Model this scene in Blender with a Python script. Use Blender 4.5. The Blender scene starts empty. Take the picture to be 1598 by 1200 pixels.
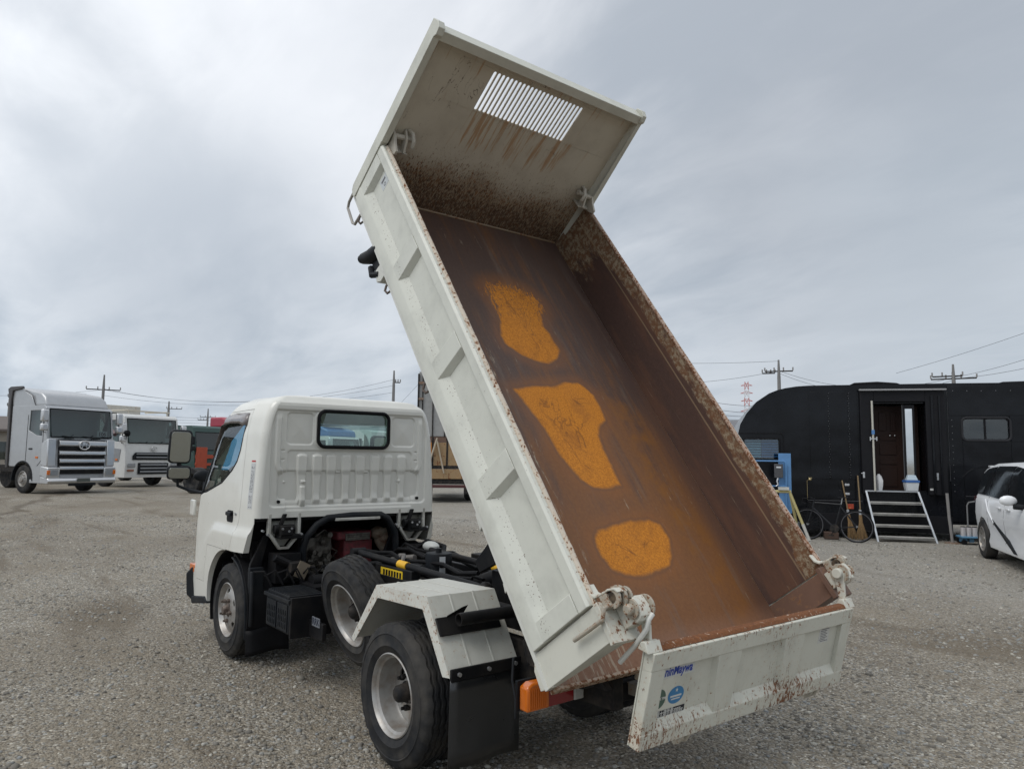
import bpy, bmesh, math, random
from mathutils import Vector, Matrix
import numpy as np
R = math.radians
random.seed(7)
S = bpy.context.scene
COL = S.collection

# ------------------------------------------------------------------ camera
CAM = Vector((-3.4396, 2.7971, 1.5695))
cy_, cp_, cr_ = R(-38.4334), R(5.6119), R(0.7146)
fw = Vector((math.cos(cy_)*math.cos(cp_), math.sin(cy_)*math.cos(cp_), math.sin(cp_)))
rt = Vector((math.sin(cy_), -math.cos(cy_), 0)); up = rt.cross(fw)
rt2 = rt*math.cos(cr_)+up*math.sin(cr_); up2 = -rt*math.sin(cr_)+up*math.cos(cr_)
cd = bpy.data.cameras.new('camera'); cam = bpy.data.objects.new('camera', cd); COL.objects.link(cam)
cd.sensor_width = 36; cd.lens = 1155.7/1598*36; cd.clip_start = .05; cd.clip_end = 3000
m = Matrix((rt2, up2, -fw)).transposed().to_4x4(); m.translation = CAM
cam.matrix_world = m; S.camera = cam

# ------------------------------------------------------------------ sun, sky, exposure
SUN_EL, SUN_AZ = 56, 88        # high, to the left of the truck, veiled by cloud
ld = bpy.data.lights.new('sun', 'SUN'); ld.energy = 1.25; ld.angle = R(35); ld.color = (1, .97, .92)
lo = bpy.data.objects.new('sun', ld); COL.objects.link(lo)
sd = Vector((math.cos(R(SUN_EL))*math.cos(R(SUN_AZ)), math.cos(R(SUN_EL))*math.sin(R(SUN_AZ)), math.sin(R(SUN_EL))))
lo.rotation_euler = sd.to_track_quat('Z', 'Y').to_euler(); lo.location = (0, 0, 30)
S.view_settings.view_transform = 'Standard'; S.view_settings.look = 'None'
S.view_settings.exposure = 0.22; S.view_settings.gamma = 1
try: S.view_settings.use_curve_mapping = False
except Exception: pass

W = bpy.data.worlds.new('World'); S.world = W; W.use_nodes = True
nt = W.node_tree; nt.nodes.clear()
def nn(nt, t, **k):
    n = nt.nodes.new(t)
    for a, b in k.items():
        if a == 'inp':
            for i, v in b.items():
                if hasattr(v, 'links'): nt.links.new(v, n.inputs[i])
                else: n.inputs[i].default_value = v
        else: setattr(n, a, b)
    return n
def math_(nt, op, a, b=0.0, c=0.0, clamp=False):
    return nn(nt, 'ShaderNodeMath', operation=op, use_clamp=clamp, inp={0: a, 1: b, 2: c}).outputs[0]
def sstep(nt, x, a, b):
    n = nn(nt, 'ShaderNodeMapRange', interpolation_type='SMOOTHSTEP', inp={0: x, 1: a, 2: b, 3: 0.0, 4: 1.0}); return n.outputs[0]
def mixc(nt, f, a, b, bt='MIX'):
    n = nn(nt, 'ShaderNodeMix', data_type='RGBA', blend_type=bt)
    for i, v in ((0, f), (6, a), (7, b)):
        if hasattr(v, 'links'): nt.links.new(v, n.inputs[i])
        else: n.inputs[i].default_value = (v if i == 0 else (tuple(v)+(1,))[:4])
    return n.outputs[2]
def noise(nt, vec, scale, detail=4, rough=.55, dist=0, mapscale=None, loc=None, rot=None):
    if mapscale or loc or rot:
        mp = nn(nt, 'ShaderNodeMapping', inp={0: vec, 3: mapscale or (1, 1, 1), 1: loc or (0, 0, 0), 2: rot or (0, 0, 0)}); vec = mp.outputs[0]
    n = nn(nt, 'ShaderNodeTexNoise', inp={'Vector': vec, 'Scale': scale, 'Detail': detail, 'Roughness': rough, 'Distortion': dist})
    return n.outputs[0]
sky = nn(nt, 'ShaderNodeTexSky', sky_type='NISHITA', sun_disc=False, sun_elevation=R(SUN_EL), sun_rotation=R(90-SUN_AZ), air_density=1.0, dust_density=2.0)
tc = nn(nt, 'ShaderNodeTexCoord')
sp = nn(nt, 'ShaderNodeSeparateXYZ', inp={0: tc.outputs['Generated']})
z = math_(nt, 'MAXIMUM', sp.outputs[2], 0.0)
zz = math_(nt, 'ADD', z, 0.24)
px = math_(nt, 'DIVIDE', sp.outputs[0], zz); py = math_(nt, 'DIVIDE', sp.outputs[1], zz)
pc = nn(nt, 'ShaderNodeCombineXYZ', inp={0: px, 1: py, 2: 0.0}).outputs[0]
n1 = noise(nt, pc, .55, 4, .45, .35, loc=(3.2, 1.4, 0), rot=(0, 0, R(25)), mapscale=(1, 1.3, 1))
n2 = noise(nt, pc, 1.5, 5, .5, .5, loc=(1.1, 7.3, 0), rot=(0, 0, R(40)), mapscale=(.8, 1.3, 1))
n3 = noise(nt, pc, .22, 2, .5, 0, loc=(5.2, 2.0, 0))
n4 = noise(nt, pc, 4.2, 6, .6, .4, loc=(2, 9, 0), mapscale=(.7, 1.4, 1))
den = math_(nt, 'ADD', math_(nt, 'ADD', math_(nt, 'MULTIPLY', n1, .46), math_(nt, 'MULTIPLY', n2, .36)), math_(nt, 'MULTIPLY', n4, .18))
cl = sstep(nt, den, .41, .60)
col = mixc(nt, cl, (.36, .40, .455), (.86, .875, .90))
# brighter towards the zenith and towards the veiled sun, bluer and darker at the horizon
elev = sstep(nt, sp.outputs[2], 0.02, .62)
col = mixc(nt, elev, mixc(nt, .50, col, (.34, .43, .53)), col)
# broad dark bank
big = sstep(nt, n3, .42, .60)
col = mixc(nt, math_(nt, 'MULTIPLY', big, .25), col, (.46, .49, .53))
for (dv, pw, amt, tone) in (((.393, -.829, .399), 14, .72, (.37, .405, .455)), ((.90, -.20, .42), 14, .45, (.80, .825, .86)), ((.765, -.38, .56), 20, .45, (.80, .82, .86)), ((.93, -.26, .235), 50, .60, (.40, .445, .505)), ((.30, -.94, .22), 30, .35, (.44, .50, .56))):
    dd = nn(nt, 'ShaderNodeVectorMath', operation='DOT_PRODUCT', inp={0: tc.outputs['Generated'], 1: tuple(Vector(dv).normalized())}).outputs['Value']
    ww = math_(nt, 'POWER', math_(nt, 'MAXIMUM', dd, 0.0), float(pw))
    ww = math_(nt, 'MULTIPLY', sstep(nt, math_(nt, 'ADD', ww, math_(nt, 'MULTIPLY_ADD', n2, 1.0, -.5)), .25, .95), amt)
    col = mixc(nt, ww, col, tone)
sd_n = nn(nt, 'ShaderNodeVectorMath', operation='DOT_PRODUCT', inp={0: tc.outputs['Generated'], 1: tuple(sd)}).outputs['Value']
glow = math_(nt, 'POWER', math_(nt, 'MAXIMUM', math_(nt, 'MULTIPLY_ADD', sd_n, .5, .5), 0.0), 3.0)
gain = math_(nt, 'MULTIPLY_ADD', glow, .75, .97)
col = nn(nt, 'ShaderNodeVectorMath', operation='SCALE', inp={0: col, 3: gain}).outputs[0]
bgc = nn(nt, 'ShaderNodeBackground', inp={0: col, 1: 1.0})
bgs = nn(nt, 'ShaderNodeBackground', inp={0: sky.outputs[0], 1: .06})
mx = nn(nt, 'ShaderNodeMixShader', inp={0: .93}); nt.links.new(bgs.outputs[0], mx.inputs[1]); nt.links.new(bgc.outputs[0], mx.inputs[2])
wo = nn(nt, 'ShaderNodeOutputWorld'); nt.links.new(mx.outputs[0], wo.inputs[0])

# ------------------------------------------------------------------ material helpers
def new_mat(name):
    m = bpy.data.materials.new(name); m.use_nodes = True; nt = m.node_tree
    return m, nt, nt.nodes['Principled BSDF'], nn(nt, 'ShaderNodeTexCoord').outputs['Object']
def bump(nt, b, h, strength=.3, dist=.01):
    bn = nn(nt, 'ShaderNodeBump', inp={'Height': h, 'Strength': strength, 'Distance': dist}); nt.links.new(bn.outputs[0], b.inputs['Normal'])
def setc(nt, b, v, inp='Base Color'):
    if hasattr(v, 'links'): nt.links.new(v, b.inputs[inp])
    else: b.inputs[inp].default_value = (tuple(v)+(1,))[:4] if inp == 'Base Color' else v
_pc = {}
def paint(name, col, rough=.4, metal=0, dirt=.12, coat=0, spec=.5, nscale=6, bumpy=0, dcol=None):
    if name in _pc: return _pc[name]
    m, nt, b, oc = new_mat(name); _pc[name] = m
    n = noise(nt, oc, nscale, 5, .6); f = sstep(nt, n, .35, .75)
    dc = dcol or tuple(c*.55+.01 for c in col)
    setc(nt, b, mixc(nt, math_(nt, 'MULTIPLY', f, dirt*2), col, dc))
    r = math_(nt, 'MULTIPLY_ADD', noise(nt, oc, nscale*3, 3), .25, rough-.1); setc(nt, b, r, 'Roughness')
    if max(col) < .05 and spec == .5: spec = .16; coat *= .2
    b.inputs['Metallic'].default_value = metal; b.inputs['Coat Weight'].default_value = coat; b.inputs['Specular IOR Level'].default_value = spec
    if bumpy: bump(nt, b, noise(nt, oc, 60, 4), bumpy, .004)
    return m
def glass(name, tint=(.75, .85, .83), rough=.0, transp=.7):
    m, nt, b, oc = new_mat(name); nt.nodes.remove(b)
    t = nn(nt, 'ShaderNodeBsdfTransparent', inp={0: tint+(1,)}); g = nn(nt, 'ShaderNodeBsdfGlossy', inp={0: (1, 1, 1, 1), 1: .02})
    bf_ = nn(nt, 'ShaderNodeNewGeometry').outputs['Backfacing']; fr = nn(nt, 'ShaderNodeFresnel', inp={0: math_(nt, 'MULTIPLY_ADD', bf_, -.8333, 1.5)}); f = math_(nt, 'MULTIPLY_ADD', fr.outputs[0], .9, .03)
    mx = nn(nt, 'ShaderNodeMixShader', inp={0: f}); nt.links.new(t.outputs[0], mx.inputs[1]); nt.links.new(g.outputs[0], mx.inputs[2])
    nt.links.new(mx.outputs[0], nt.nodes['Material Output'].inputs[0]); return m
WHITE = (.57, .565, .50)
def rusty(name, base=WHITE, amount=.5, scale=45, bias=(), streak=None, rough=.45, speck=None):
    """chipped paint: bias = list of (axis, from, to, weight) raising the rust towards 'to'"""
    m, nt, b, oc = new_mat(name); sx = nn(nt, 'ShaderNodeSeparateXYZ', inp={0: oc})
    n = noise(nt, oc, scale, 9, .68, .2); reg = noise(nt, oc, 2.6, 4, .6)
    thr = math_(nt, 'MULTIPLY_ADD', reg, .30, amount-.5-.15)
    for ax, a, c, w in bias:
        thr = math_(nt, 'MULTIPLY_ADD', sstep(nt, sx.outputs[ax], a, c), w, thr)
    v = math_(nt, 'ADD', n, thr)
    f = sstep(nt, v, .66, .70); halo = sstep(nt, v, .56, .69)
    if streak:
        s = noise(nt, oc, 1, 7, .75, 0, mapscale=streak); sf = sstep(nt, math_(nt, 'ADD', s, math_(nt, 'MULTIPLY', thr, .7)), .59, .70)
        halo = math_(nt, 'MAXIMUM', halo, math_(nt, 'MULTIPLY', sf, .8))
        s2 = noise(nt, oc, 1, 8, .8, .3, mapscale=tuple(q*(2.6 if i != 2 else 3.4) for i, q in enumerate(streak))); f = math_(nt, 'MAXIMUM', f, sstep(nt, math_(nt, 'ADD', s2, math_(nt, 'MULTIPLY', thr, 1.0)), .635, .675))
    rc = mixc(nt, noise(nt, oc, 90, 4), (.055, .022, .012), (.26, .10, .035))
    stain = mixc(nt, .5, base, (.40, .20, .07))
    gr = noise(nt, oc, 5, 6, .65)
    bc = mixc(nt, sstep(nt, gr, .4, .8), base, tuple(c*.80 for c in base))
    c1 = mixc(nt, math_(nt, 'MULTIPLY', halo, .55), bc, stain)
    if speck:
        sn = noise(nt, oc, 110, 3, .6); th = 0.0
        for ax, a, c, d, e in speck:   # window function
            wv = math_(nt, 'MULTIPLY', sstep(nt, sx.outputs[ax], a, c), math_(nt, 'SUBTRACT', 1.0, sstep(nt, sx.outputs[ax], d, e)))
            th = math_(nt, 'ADD', wv, th)
        sf = sstep(nt, math_(nt, 'MULTIPLY_ADD', th, .075, sn), .715, .735)
        c1 = mixc(nt, sf, c1, (.10, .055, .035))
    c2 = mixc(nt, f, c1, rc); setc(nt, b, c2)
    setc(nt, b, math_(nt, 'MULTIPLY_ADD', f, .4, rough), 'Roughness')
    bump(nt, b, math_(nt, 'MULTIPLY', f, -1.0), .35, .002)
    return m

# ------------------------------------------------------------------ mesh helpers
class MB:
    def __init__(s): s.v = []; s.f = []
    def add(s, vs, fs):
        o = len(s.v); s.v += [tuple(v) for v in vs]; s.f += [tuple(i+o for i in f) for f in fs]; return s
    def box(s, x0, x1, y0, y1, z0, z1, M=None):
        vs = [Vector((x, y, z)) for z in (z0, z1) for y in (y0, y1) for x in (x0, x1)]
        if M is not None: vs = [M @ v for v in vs]
        return s.add(vs, [(0, 2, 3, 1), (4, 5, 7, 6), (0, 1, 5, 4), (2, 6, 7, 3), (0, 4, 6, 2), (1, 3, 7, 5)])
    def prism(s, poly, ax, a, b):
        """poly: 2D points in the two other axes (cyclic order kept), extruded along axis ax from a to b"""
        def mk(p, t):
            q = list(p); q.insert(ax, t); return tuple(q)
        n = len(poly); vs = [mk(p, a) for p in poly]+[mk(p, b) for p in poly]
        return s.add(vs, [tuple(range(n)), tuple(range(2*n-1, n-1, -1))]+[(i, i+n, (i+1) % n+n, (i+1) % n) for i in range(n)])
    def tube(s, pts, r, seg=8, caps=True, closed=False):
        pts = [Vector(p) for p in pts]; n = len(pts); vs = []; prev = None
        rr = r if hasattr(r, '__len__') else [r]*n
        for i, p in enumerate(pts):
            if closed: t = (pts[(i+1) % n]-pts[i-1])
            else: t = (pts[min(i+1, n-1)]-pts[max(i-1, 0)])
            t.normalize()
            a = Vector((0, 0, 1)) if abs(t.z) < .95 else Vector((1, 0, 0))
            if prev is not None: a = prev
            u = a-t*a.dot(t)
            if u.length < 1e-4: u = t.orthogonal()
            u.normalize(); w = t.cross(u); prev = u
            for k in range(seg):
                an = 2*math.pi*k/seg; vs.append(p+(u*math.cos(an)+w*math.sin(an))*rr[i])
        fs = []
        for i in range(n if closed else n-1):
            j = (i+1) % n
            for k in range(seg):
                l = (k+1) % seg; fs.append((i*seg+k, i*seg+l, j*seg+l, j*seg+k))
        if caps and not closed: fs += [tuple(range(seg))[::-1], tuple(range((n-1)*seg, n*seg))]
        return s.add(vs, fs)
    def lathe(s, prof, seg=48, M=None, closed=False, rfun=None):
        """prof: (r, t) points, revolved about local Y (t along Y)"""
        vs = []; n = len(prof)
        for k in range(seg):
            a = 2*math.pi*k/seg
            for i, (r, t) in enumerate(prof):
                if rfun: r, t = rfun(i, r, t, k, seg)
                v = Vector((r*math.sin(a), t, r*math.cos(a))); vs.append(M @ v if M is not None else v)
        fs = []
        for k in range(seg):
            l = (k+1) % seg
            for i in range(n if closed else n-1):
                j = (i+1) % n; fs.append((k*n+i, k*n+j, l*n+j, l*n+i))
        return s.add(vs, fs)
    def cyl(s, p0, p1, r, seg=12): return s.tube([p0, p1], r, seg)
    def sph(s, c, r, seg=10, sc=(1, 1, 1)):
        n = seg//2; vs = []; fs = []
        for i in range(n+1):
            th = math.pi*i/n
            for k in range(seg):
                a = 2*math.pi*k/seg; vs.append((c[0]+r*sc[0]*math.sin(th)*math.cos(a), c[1]+r*sc[1]*math.sin(th)*math.sin(a), c[2]+r*sc[2]*math.cos(th)))
        for i in range(n):
            for k in range(seg):
                l = (k+1) % seg; fs.append((i*seg+k, (i+1)*seg+k, (i+1)*seg+l, i*seg+l))
        return s.add(vs, fs)
    def mesh(s, name, mat, sharp=35, recalc=True):
        me = bpy.data.meshes.new(name); me.from_pydata(s.v, [], s.f)
        if recalc:
            bm = bmesh.new(); bm.from_mesh(me); bmesh.ops.remove_doubles(bm, verts=bm.verts, dist=1e-6); bmesh.ops.recalc_face_normals(bm, faces=bm.faces); bm.to_mesh(me); bm.free()
        if mat: me.materials.append(mat)
        fin(me, sharp); return me
    def build(s, name, mat, parent=None, M=None, sharp=35, bevel=0, recalc=True, seg=2):
        return link(name, s.mesh(name, mat, sharp, recalc), parent, M, bevel, seg)
def fin(me, sharp=35):
    me.polygons.foreach_set('use_smooth', [True]*len(me.polygons)); me.set_sharp_from_angle(angle=R(sharp)); me.update()
def link(name, me, parent=None, M=None, bevel=0, seg=2):
    o = bpy.data.objects.new(name, me); COL.objects.link(o)
    if parent: o.parent = parent
    if M is not None: o.matrix_local = M
    if bevel:
        b = o.modifiers.new('bevel', 'BEVEL'); b.width = bevel; b.segments = seg; b.limit_method = 'ANGLE'; b.angle_limit = R(40); b.harden_normals = False
    return o
def tag(o, label=None, cat=None, group=None, kind=None):
    for k, v in (('label', label), ('category', cat), ('group', group), ('kind', kind)):
        if v: o[k] = v
    return o
def thing(name, label, cat, loc=(0, 0, 0), rz=0, group=None):
    o = bpy.data.objects.new(name, None); COL.objects.link(o); o.empty_display_size = .2
    o.location = loc; o.rotation_euler = (0, 0, rz); return tag(o, label, cat, group)
def lbl(o, l): o['label'] = l; return o
def boolean(mb, cutters, mat, name, sharp=35, op='DIFFERENCE'):
    """solid modelling at build time, returns a plain mesh"""
    o = bpy.data.objects.new('tmp', mb if isinstance(mb, bpy.types.Mesh) else mb.mesh('t', mat)); COL.objects.link(o); tmp = [o]
    for c in cutters:
        opx = op
        if isinstance(c, tuple): opx, c = c
        k = bpy.data.objects.new('cut', c if isinstance(c, bpy.types.Mesh) else c.mesh('c', None)); COL.objects.link(k); tmp.append(k)
        md = o.modifiers.new('b', 'BOOLEAN'); md.operation = opx; md.object = k; md.solver = 'EXACT'
    dg = bpy.context.evaluated_depsgraph_get(); dg.update()
    me = bpy.data.meshes.new_from_object(o.evaluated_get(dg)); me.name = name
    me.materials.clear(); me.materials.append(mat)
    for t in tmp: bpy.data.objects.remove(t)
    fin(me, sharp); return me
def text(body, size, mat, name, parent, M, extrude=.0004, bold=0, shear=0, align='CENTER', sx=1):
    c = bpy.data.curves.new(name, 'FONT'); c.body = body; c.size = size; c.extrude = extrude; c.offset = bold; c.shear = shear; c.align_x = align; c.align_y = 'CENTER'; c.resolution_u = 3
    o = bpy.data.objects.new('tmp', c); COL.objects.link(o); dg = bpy.context.evaluated_depsgraph_get(); dg.update()
    me = bpy.data.meshes.new_from_object(o.evaluated_get(dg)); bpy.data.objects.remove(o)
    if sx != 1: me.transform(Matrix.Diagonal((sx, 1, 1, 1)))
    me.materials.clear(); me.materials.append(mat); me.name = name
    return link(name, me, parent, M)
def arc(cx, cy, r, a0, a1, n): return [(cx+r*math.cos(R(a0+(a1-a0)*i/n)), cy+r*math.sin(R(a0+(a1-a0)*i/n))) for i in range(n+1)]
def rrect(x0, x1, y0, y1, r, n=5):
    return arc(x1-r, y1-r, r, 0, 90, n)+arc(x0+r, y1-r, r, 90, 180, n)+arc(x0+r, y0+r, r, 180, 270, n)+arc(x1-r, y0+r, r, 270, 360, n)

# shared plain materials
M_black = paint('black_paint', (.007, .0075, .009), .5, dirt=.3, dcol=(.028, .025, .022), bumpy=.15)
M_plastic = paint('black_plastic', (.010, .012, .015), .5, dirt=.35, dcol=(.028, .028, .028))
M_rubber = paint('tyre_rubber', (.017, .018, .020), .75, dirt=.42, spec=.22, dcol=(.060, .055, .048), nscale=7, bumpy=.3)
M_rub2 = paint('black_rubber', (.006, .006, .007), .6, dirt=.2)
M_rim = paint('wheel_silver', (.36, .355, .34), .42, metal=.55, dirt=.35, dcol=(.20, .15, .11), nscale=12)
M_steel = paint('steel', (.45, .46, .47), .35, metal=.8, dirt=.2)
M_chrome = paint('chrome', (.62, .62, .62), .36, metal=1, dirt=0, nscale=.5)
M_white = paint('cab_white', (.655, .65, .60), .3, dirt=.07, coat=.35, dcol=(.42, .40, .34))
M_dark = paint('dark_metal', (.014, .014, .015), .6, dirt=.5, dcol=(.050, .042, .035), nscale=14, bumpy=.3)
M_orange = paint('orange_lens', (.58, .135, .008), .2, dirt=.05, coat=.5)
M_red = paint('red_lens', (.22, .008, .012), .2, dirt=.05, coat=.5)
M_glass = glass('window_glass', (.80, .90, .88))
M_dglass = glass('dark_glass', (.32, .39, .38))
M_int = paint('interior_grey', (.030, .030, .032), .7, dirt=.2)
M_yellow = paint('yellow_band', (.75, .42, .02), .5, dirt=.2)
M_mirror = paint('mirror_glass', (.42, .45, .44), .1, metal=1, dirt=0)
M_mirror.node_tree.nodes['Principled BSDF'].inputs['Roughness'].default_value = .02
# ------------------------------------------------------------------ ground
gm, nt, b, oc = new_mat('gravel')
v1 = nn(nt, 'ShaderNodeTexVoronoi', feature='F1', inp={'Vector': oc, 'Scale': 80.0, 'Randomness': 1.0})
v2 = nn(nt, 'ShaderNodeTexVoronoi', feature='F1', inp={'Vector': oc, 'Scale': 34.0, 'Randomness': 1.0})
s1 = nn(nt, 'ShaderNodeSeparateColor', inp={0: v1.outputs['Color']}); s2 = nn(nt, 'ShaderNodeSeparateColor', inp={0: v2.outputs['Color']})
ra = nn(nt, 'ShaderNodeValToRGB', inp={0: s1.outputs[0]}); cr = ra.color_ramp
cr.elements[0].color = (.055, .050, .042, 1); cr.elements[1].color = (.62, .59, .53, 1)
for p_, c_ in ((.3, (.16, .145, .122, 1)), (.6, (.27, .25, .215, 1)), (.8, (.38, .345, .29, 1)), (.9, (.23, .25, .27, 1))):
    e = cr.elements.new(p_); e.color = c_
fines = mixc(nt, noise(nt, oc, 300, 3), (.15, .13, .102), (.28, .245, .195))
reg = noise(nt, oc, .55, 6, .6, .3, mapscale=(1, 1.6, 1), rot=(0, 0, R(-20)))
stony = sstep(nt, math_(nt, 'ADD', math_(nt, 'MULTIPLY', s2.outputs[1], .35), reg), .42, .78)
c = mixc(nt, math_(nt, 'MULTIPLY_ADD', stony, .80, .18), fines, ra.outputs[0])
big = math_(nt, 'MULTIPLY', sstep(nt, s2.outputs[0], .80, .83), math_(nt, 'SUBTRACT', 1.0, sstep(nt, v2.outputs[0], .28, .42)))
c = mixc(nt, math_(nt, 'MULTIPLY', big, .7), c, mixc(nt, s2.outputs[2], (.15, .16, .17), (.55, .52, .46)))
# damp dark bands and drive tracks
damp = noise(nt, oc, .35, 5, .6, .6, mapscale=(.6, 2.6, 1), rot=(0, 0, R(-52)))
c = mixc(nt, math_(nt, 'MULTIPLY', sstep(nt, damp, .53, .68), .65), c, (.11, .088, .064))
tk = nn(nt, 'ShaderNodeMapping', inp={0: oc, 3: (1, 1, 1), 2: (0, 0, R(28))}).outputs[0]
tn = noise(nt, tk, 1, 3, .5, .8, mapscale=(.045, .9, 1)); tf = math_(nt, 'MULTIPLY', sstep(nt, tn, .50, .60), sstep(nt, noise(nt, oc, .3, 3), .42, .6))
c = mixc(nt, math_(nt, 'MULTIPLY', tf, .45), c, (.155, .135, .108))
tone = noise(nt, oc, .22, 5, .6)
c = mixc(nt, sstep(nt, tone, .35, .65), mixc(nt, .42, c, (.125, .102, .076)), c)
gs = nn(nt, 'ShaderNodeSeparateXYZ', inp={0: oc})
# the strip by the black van is a paler grey crushed stone
far = sstep(nt, math_(nt, 'ADD', math_(nt, 'MULTIPLY', gs.outputs[1], -1.0), math_(nt, 'MULTIPLY', reg, 2.0)), 6.2, 8.5)
c = mixc(nt, math_(nt, 'MULTIPLY', far, .35), c, mixc(nt, s1.outputs[1], (.16, .16, .155), (.42, .41, .39)))
# wheel-worn damp streak across the yard, left
ln = math_(nt, 'ABSOLUTE', math_(nt, 'ADD', math_(nt, 'MULTIPLY_ADD', gs.outputs[1], 1.0, -4.6), math_(nt, 'ADD', math_(nt, 'MULTIPLY', gs.outputs[0], .24), math_(nt, 'MULTIPLY', reg, -2.2))))
lf = math_(nt, 'MULTIPLY', math_(nt, 'SUBTRACT', 1.0, sstep(nt, ln, .05, .32)), sstep(nt, gs.outputs[0], 6.5, 8.5))
c = mixc(nt, math_(nt, 'MULTIPLY', lf, .6), c, (.075, .058, .042))
c = mixc(nt, 1.0, c, (1.15, 1.14, 1.10), 'MULTIPLY')
setc(nt, b, c); b.inputs['Roughness'].default_value = .9; b.inputs['Specular IOR Level'].default_value = .2
h = math_(nt, 'ADD', math_(nt, 'MULTIPLY', math_(nt, 'SUBTRACT', 1.0, v1.outputs[0]), .010), math_(nt, 'MULTIPLY', math_(nt, 'SUBTRACT', 1.0, v2.outputs[0]), .014))
h = math_(nt, 'ADD', h, math_(nt, 'MULTIPLY', noise(nt, oc, 5, 4), .05))
bump(nt, b, h, .95, 1.0)
# one sheet: fine and gently uneven near, coarse to the horizon
gb = bmesh.new()
def ticks(lo, hi, step, far):
    t = [lo+i*step for i in range(int((hi-lo)/step)+1)]; a = []; d = step; x = lo
    while x > far[0]: d *= 1.5; x -= d; a.append(x)
    t = a[::-1]+t; d = step; x = t[-1]
    while x < far[1]: d *= 1.5; x += d; t.append(x)
    return t
xs = ticks(-6, 40, .35, (-1500, 1500)); ys = ticks(-20, 8, .35, (-1500, 1500))
from mathutils import noise as mn
def gz(x, y):
    if abs(x) > 60 or abs(y) > 60: return 0.0
    a = mn.noise(Vector((x*.35, y*.35, 0)))*.018+mn.noise(Vector((x*1.3, y*1.3, 5)))*.006
    return a-.014 if (-1.5 < x < 4 and -1.2 < y < 1.2) else a-.006
gv = [(x, y, gz(x, y)) for y in ys for x in xs]; nx = len(xs)
gf = [(j*nx+i, j*nx+i+1, (j+1)*nx+i+1, (j+1)*nx+i) for j in range(len(ys)-1) for i in range(nx-1)]
gb = MB(); gb.v = gv; gb.f = gf
tag(gb.build('ground', gm, sharp=180, recalc=False), kind='structure')
# loose stones, geometry
sm, nt, b, oc = new_mat('stone_mix')
at_ = nn(nt, 'ShaderNodeAttribute', attribute_name='tone')
ra = nn(nt, 'ShaderNodeValToRGB', inp={0: at_.outputs['Fac']}); cr = ra.color_ramp
cr.elements[0].color = (.08, .073, .065, 1); cr.elements[1].color = (.60, .57, .50, 1)
for p_, c_ in ((.4, (.19, .175, .15, 1)), (.65, (.32, .295, .25, 1)), (.85, (.22, .245, .27, 1))): e = cr.elements.new(p_); e.color = c_
setc(nt, b, mixc(nt, noise(nt, oc, 120, 3), mixc(nt, 1.0, ra.outputs[0], (1.15, 1.14, 1.10), 'MULTIPLY'), (.155, .145, .128))); b.inputs['Roughness'].default_value = .9
ico = [(.894, 0, .447), (.276, .851, .447), (-.724, .526, .447), (-.724, -.526, .447), (.276, -.851, .447), (.724, .526, -.447), (-.276, .851, -.447), (-.894, 0, -.447), (-.276, -.851, -.447), (.724, -.526, -.447), (0, 0, 1)]
icf = [(10, 0, 1), (10, 1, 2), (10, 2, 3), (10, 3, 4), (10, 4, 0), (0, 5, 1), (1, 6, 2), (2, 7, 3), (3, 8, 4), (4, 9, 0), (1, 5, 6), (2, 6, 7), (3, 7, 8), (4, 8, 9), (0, 9, 5)]
rng = np.random.default_rng(5); N = 85000
dep = 3.0+ (rng.random(N)**1.6)*16; lat = (rng.random(N)*2-1)*.78*dep
gx = CAM.x+dep*math.cos(cy_)+lat*math.sin(cy_); gy = CAM.y+dep*math.sin(cy_)-lat*math.cos(cy_)
clump = np.array([mn.noise(Vector((x*.9, y*.9, 3))) for x, y in zip(gx, gy)])
keep = rng.random(N) < (.18+1.4*np.clip(clump+.22, 0, 1)); gx = gx[keep]; gy = gy[keep]; dep = dep[keep]; N = len(gx)
sz = .0050+.012*rng.random(N)**3.0; sz *= (.85+.03*dep)
sz[rng.random(N) < .004] *= 2.0
base = np.array(ico); nv = len(ico)
jit = 1+(rng.random((N, nv, 1))-.5)*.5
V = base[None]*jit*sz[:, None, None]*np.stack([.8+.7*rng.random(N), .8+.5*rng.random(N), .45+.4*rng.random(N)], 1)[:, None, :]
an = rng.random(N)*6.28; ca, sa = np.cos(an)[:, None], np.sin(an)[:, None]
X = V[:, :, 0]*ca-V[:, :, 1]*sa+gx[:, None]; Y = V[:, :, 0]*sa+V[:, :, 1]*ca+gy[:, None]
gzv = np.array([gz(x, y) for x, y in zip(gx, gy)]); Z = V[:, :, 2]+gzv[:, None]+(sz*.12)[:, None]
VV = np.stack([X, Y, Z], 2).reshape(-1, 3); F = (np.array(icf)[None]+(np.arange(N)*nv)[:, None, None]).reshape(-1, 3)
me = bpy.data.meshes.new('loose_stones'); me.vertices.add(len(VV)); me.vertices.foreach_set('co', VV.ravel()); me.loops.add(F.size); me.loops.foreach_set('vertex_index', F.ravel().astype(np.int32))
me.polygons.add(len(F)); me.polygons.foreach_set('loop_start', (np.arange(len(F))*3).astype(np.int32)); me.update(calc_edges=True)
ta = me.attributes.new('tone', 'FLOAT', 'POINT'); ta.data.foreach_set('value', np.repeat(rng.random(N), nv).astype(np.float32)); me.materials.append(sm)
tag(link('loose_stones', me), label='loose grey and brown stones strewn over the gravel yard', cat='gravel', kind='stuff')
# ================================================================== THE DUMP TRUCK (x forward, y left, z up; origin under rear axle)
TR = thing('dump_truck', 'small white dump truck with its rusty bed tipped steeply up and tailgate hanging open', 'dump truck')
TH = R(53.7); BO = Vector((-1.2025, 0, .7085))
MBED = Matrix(((math.cos(TH), 0, -math.sin(TH), BO.x), (0, 1, 0, 0), (math.sin(TH), 0, math.cos(TH), BO.z), (0, 0, 0, 1)))

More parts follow.
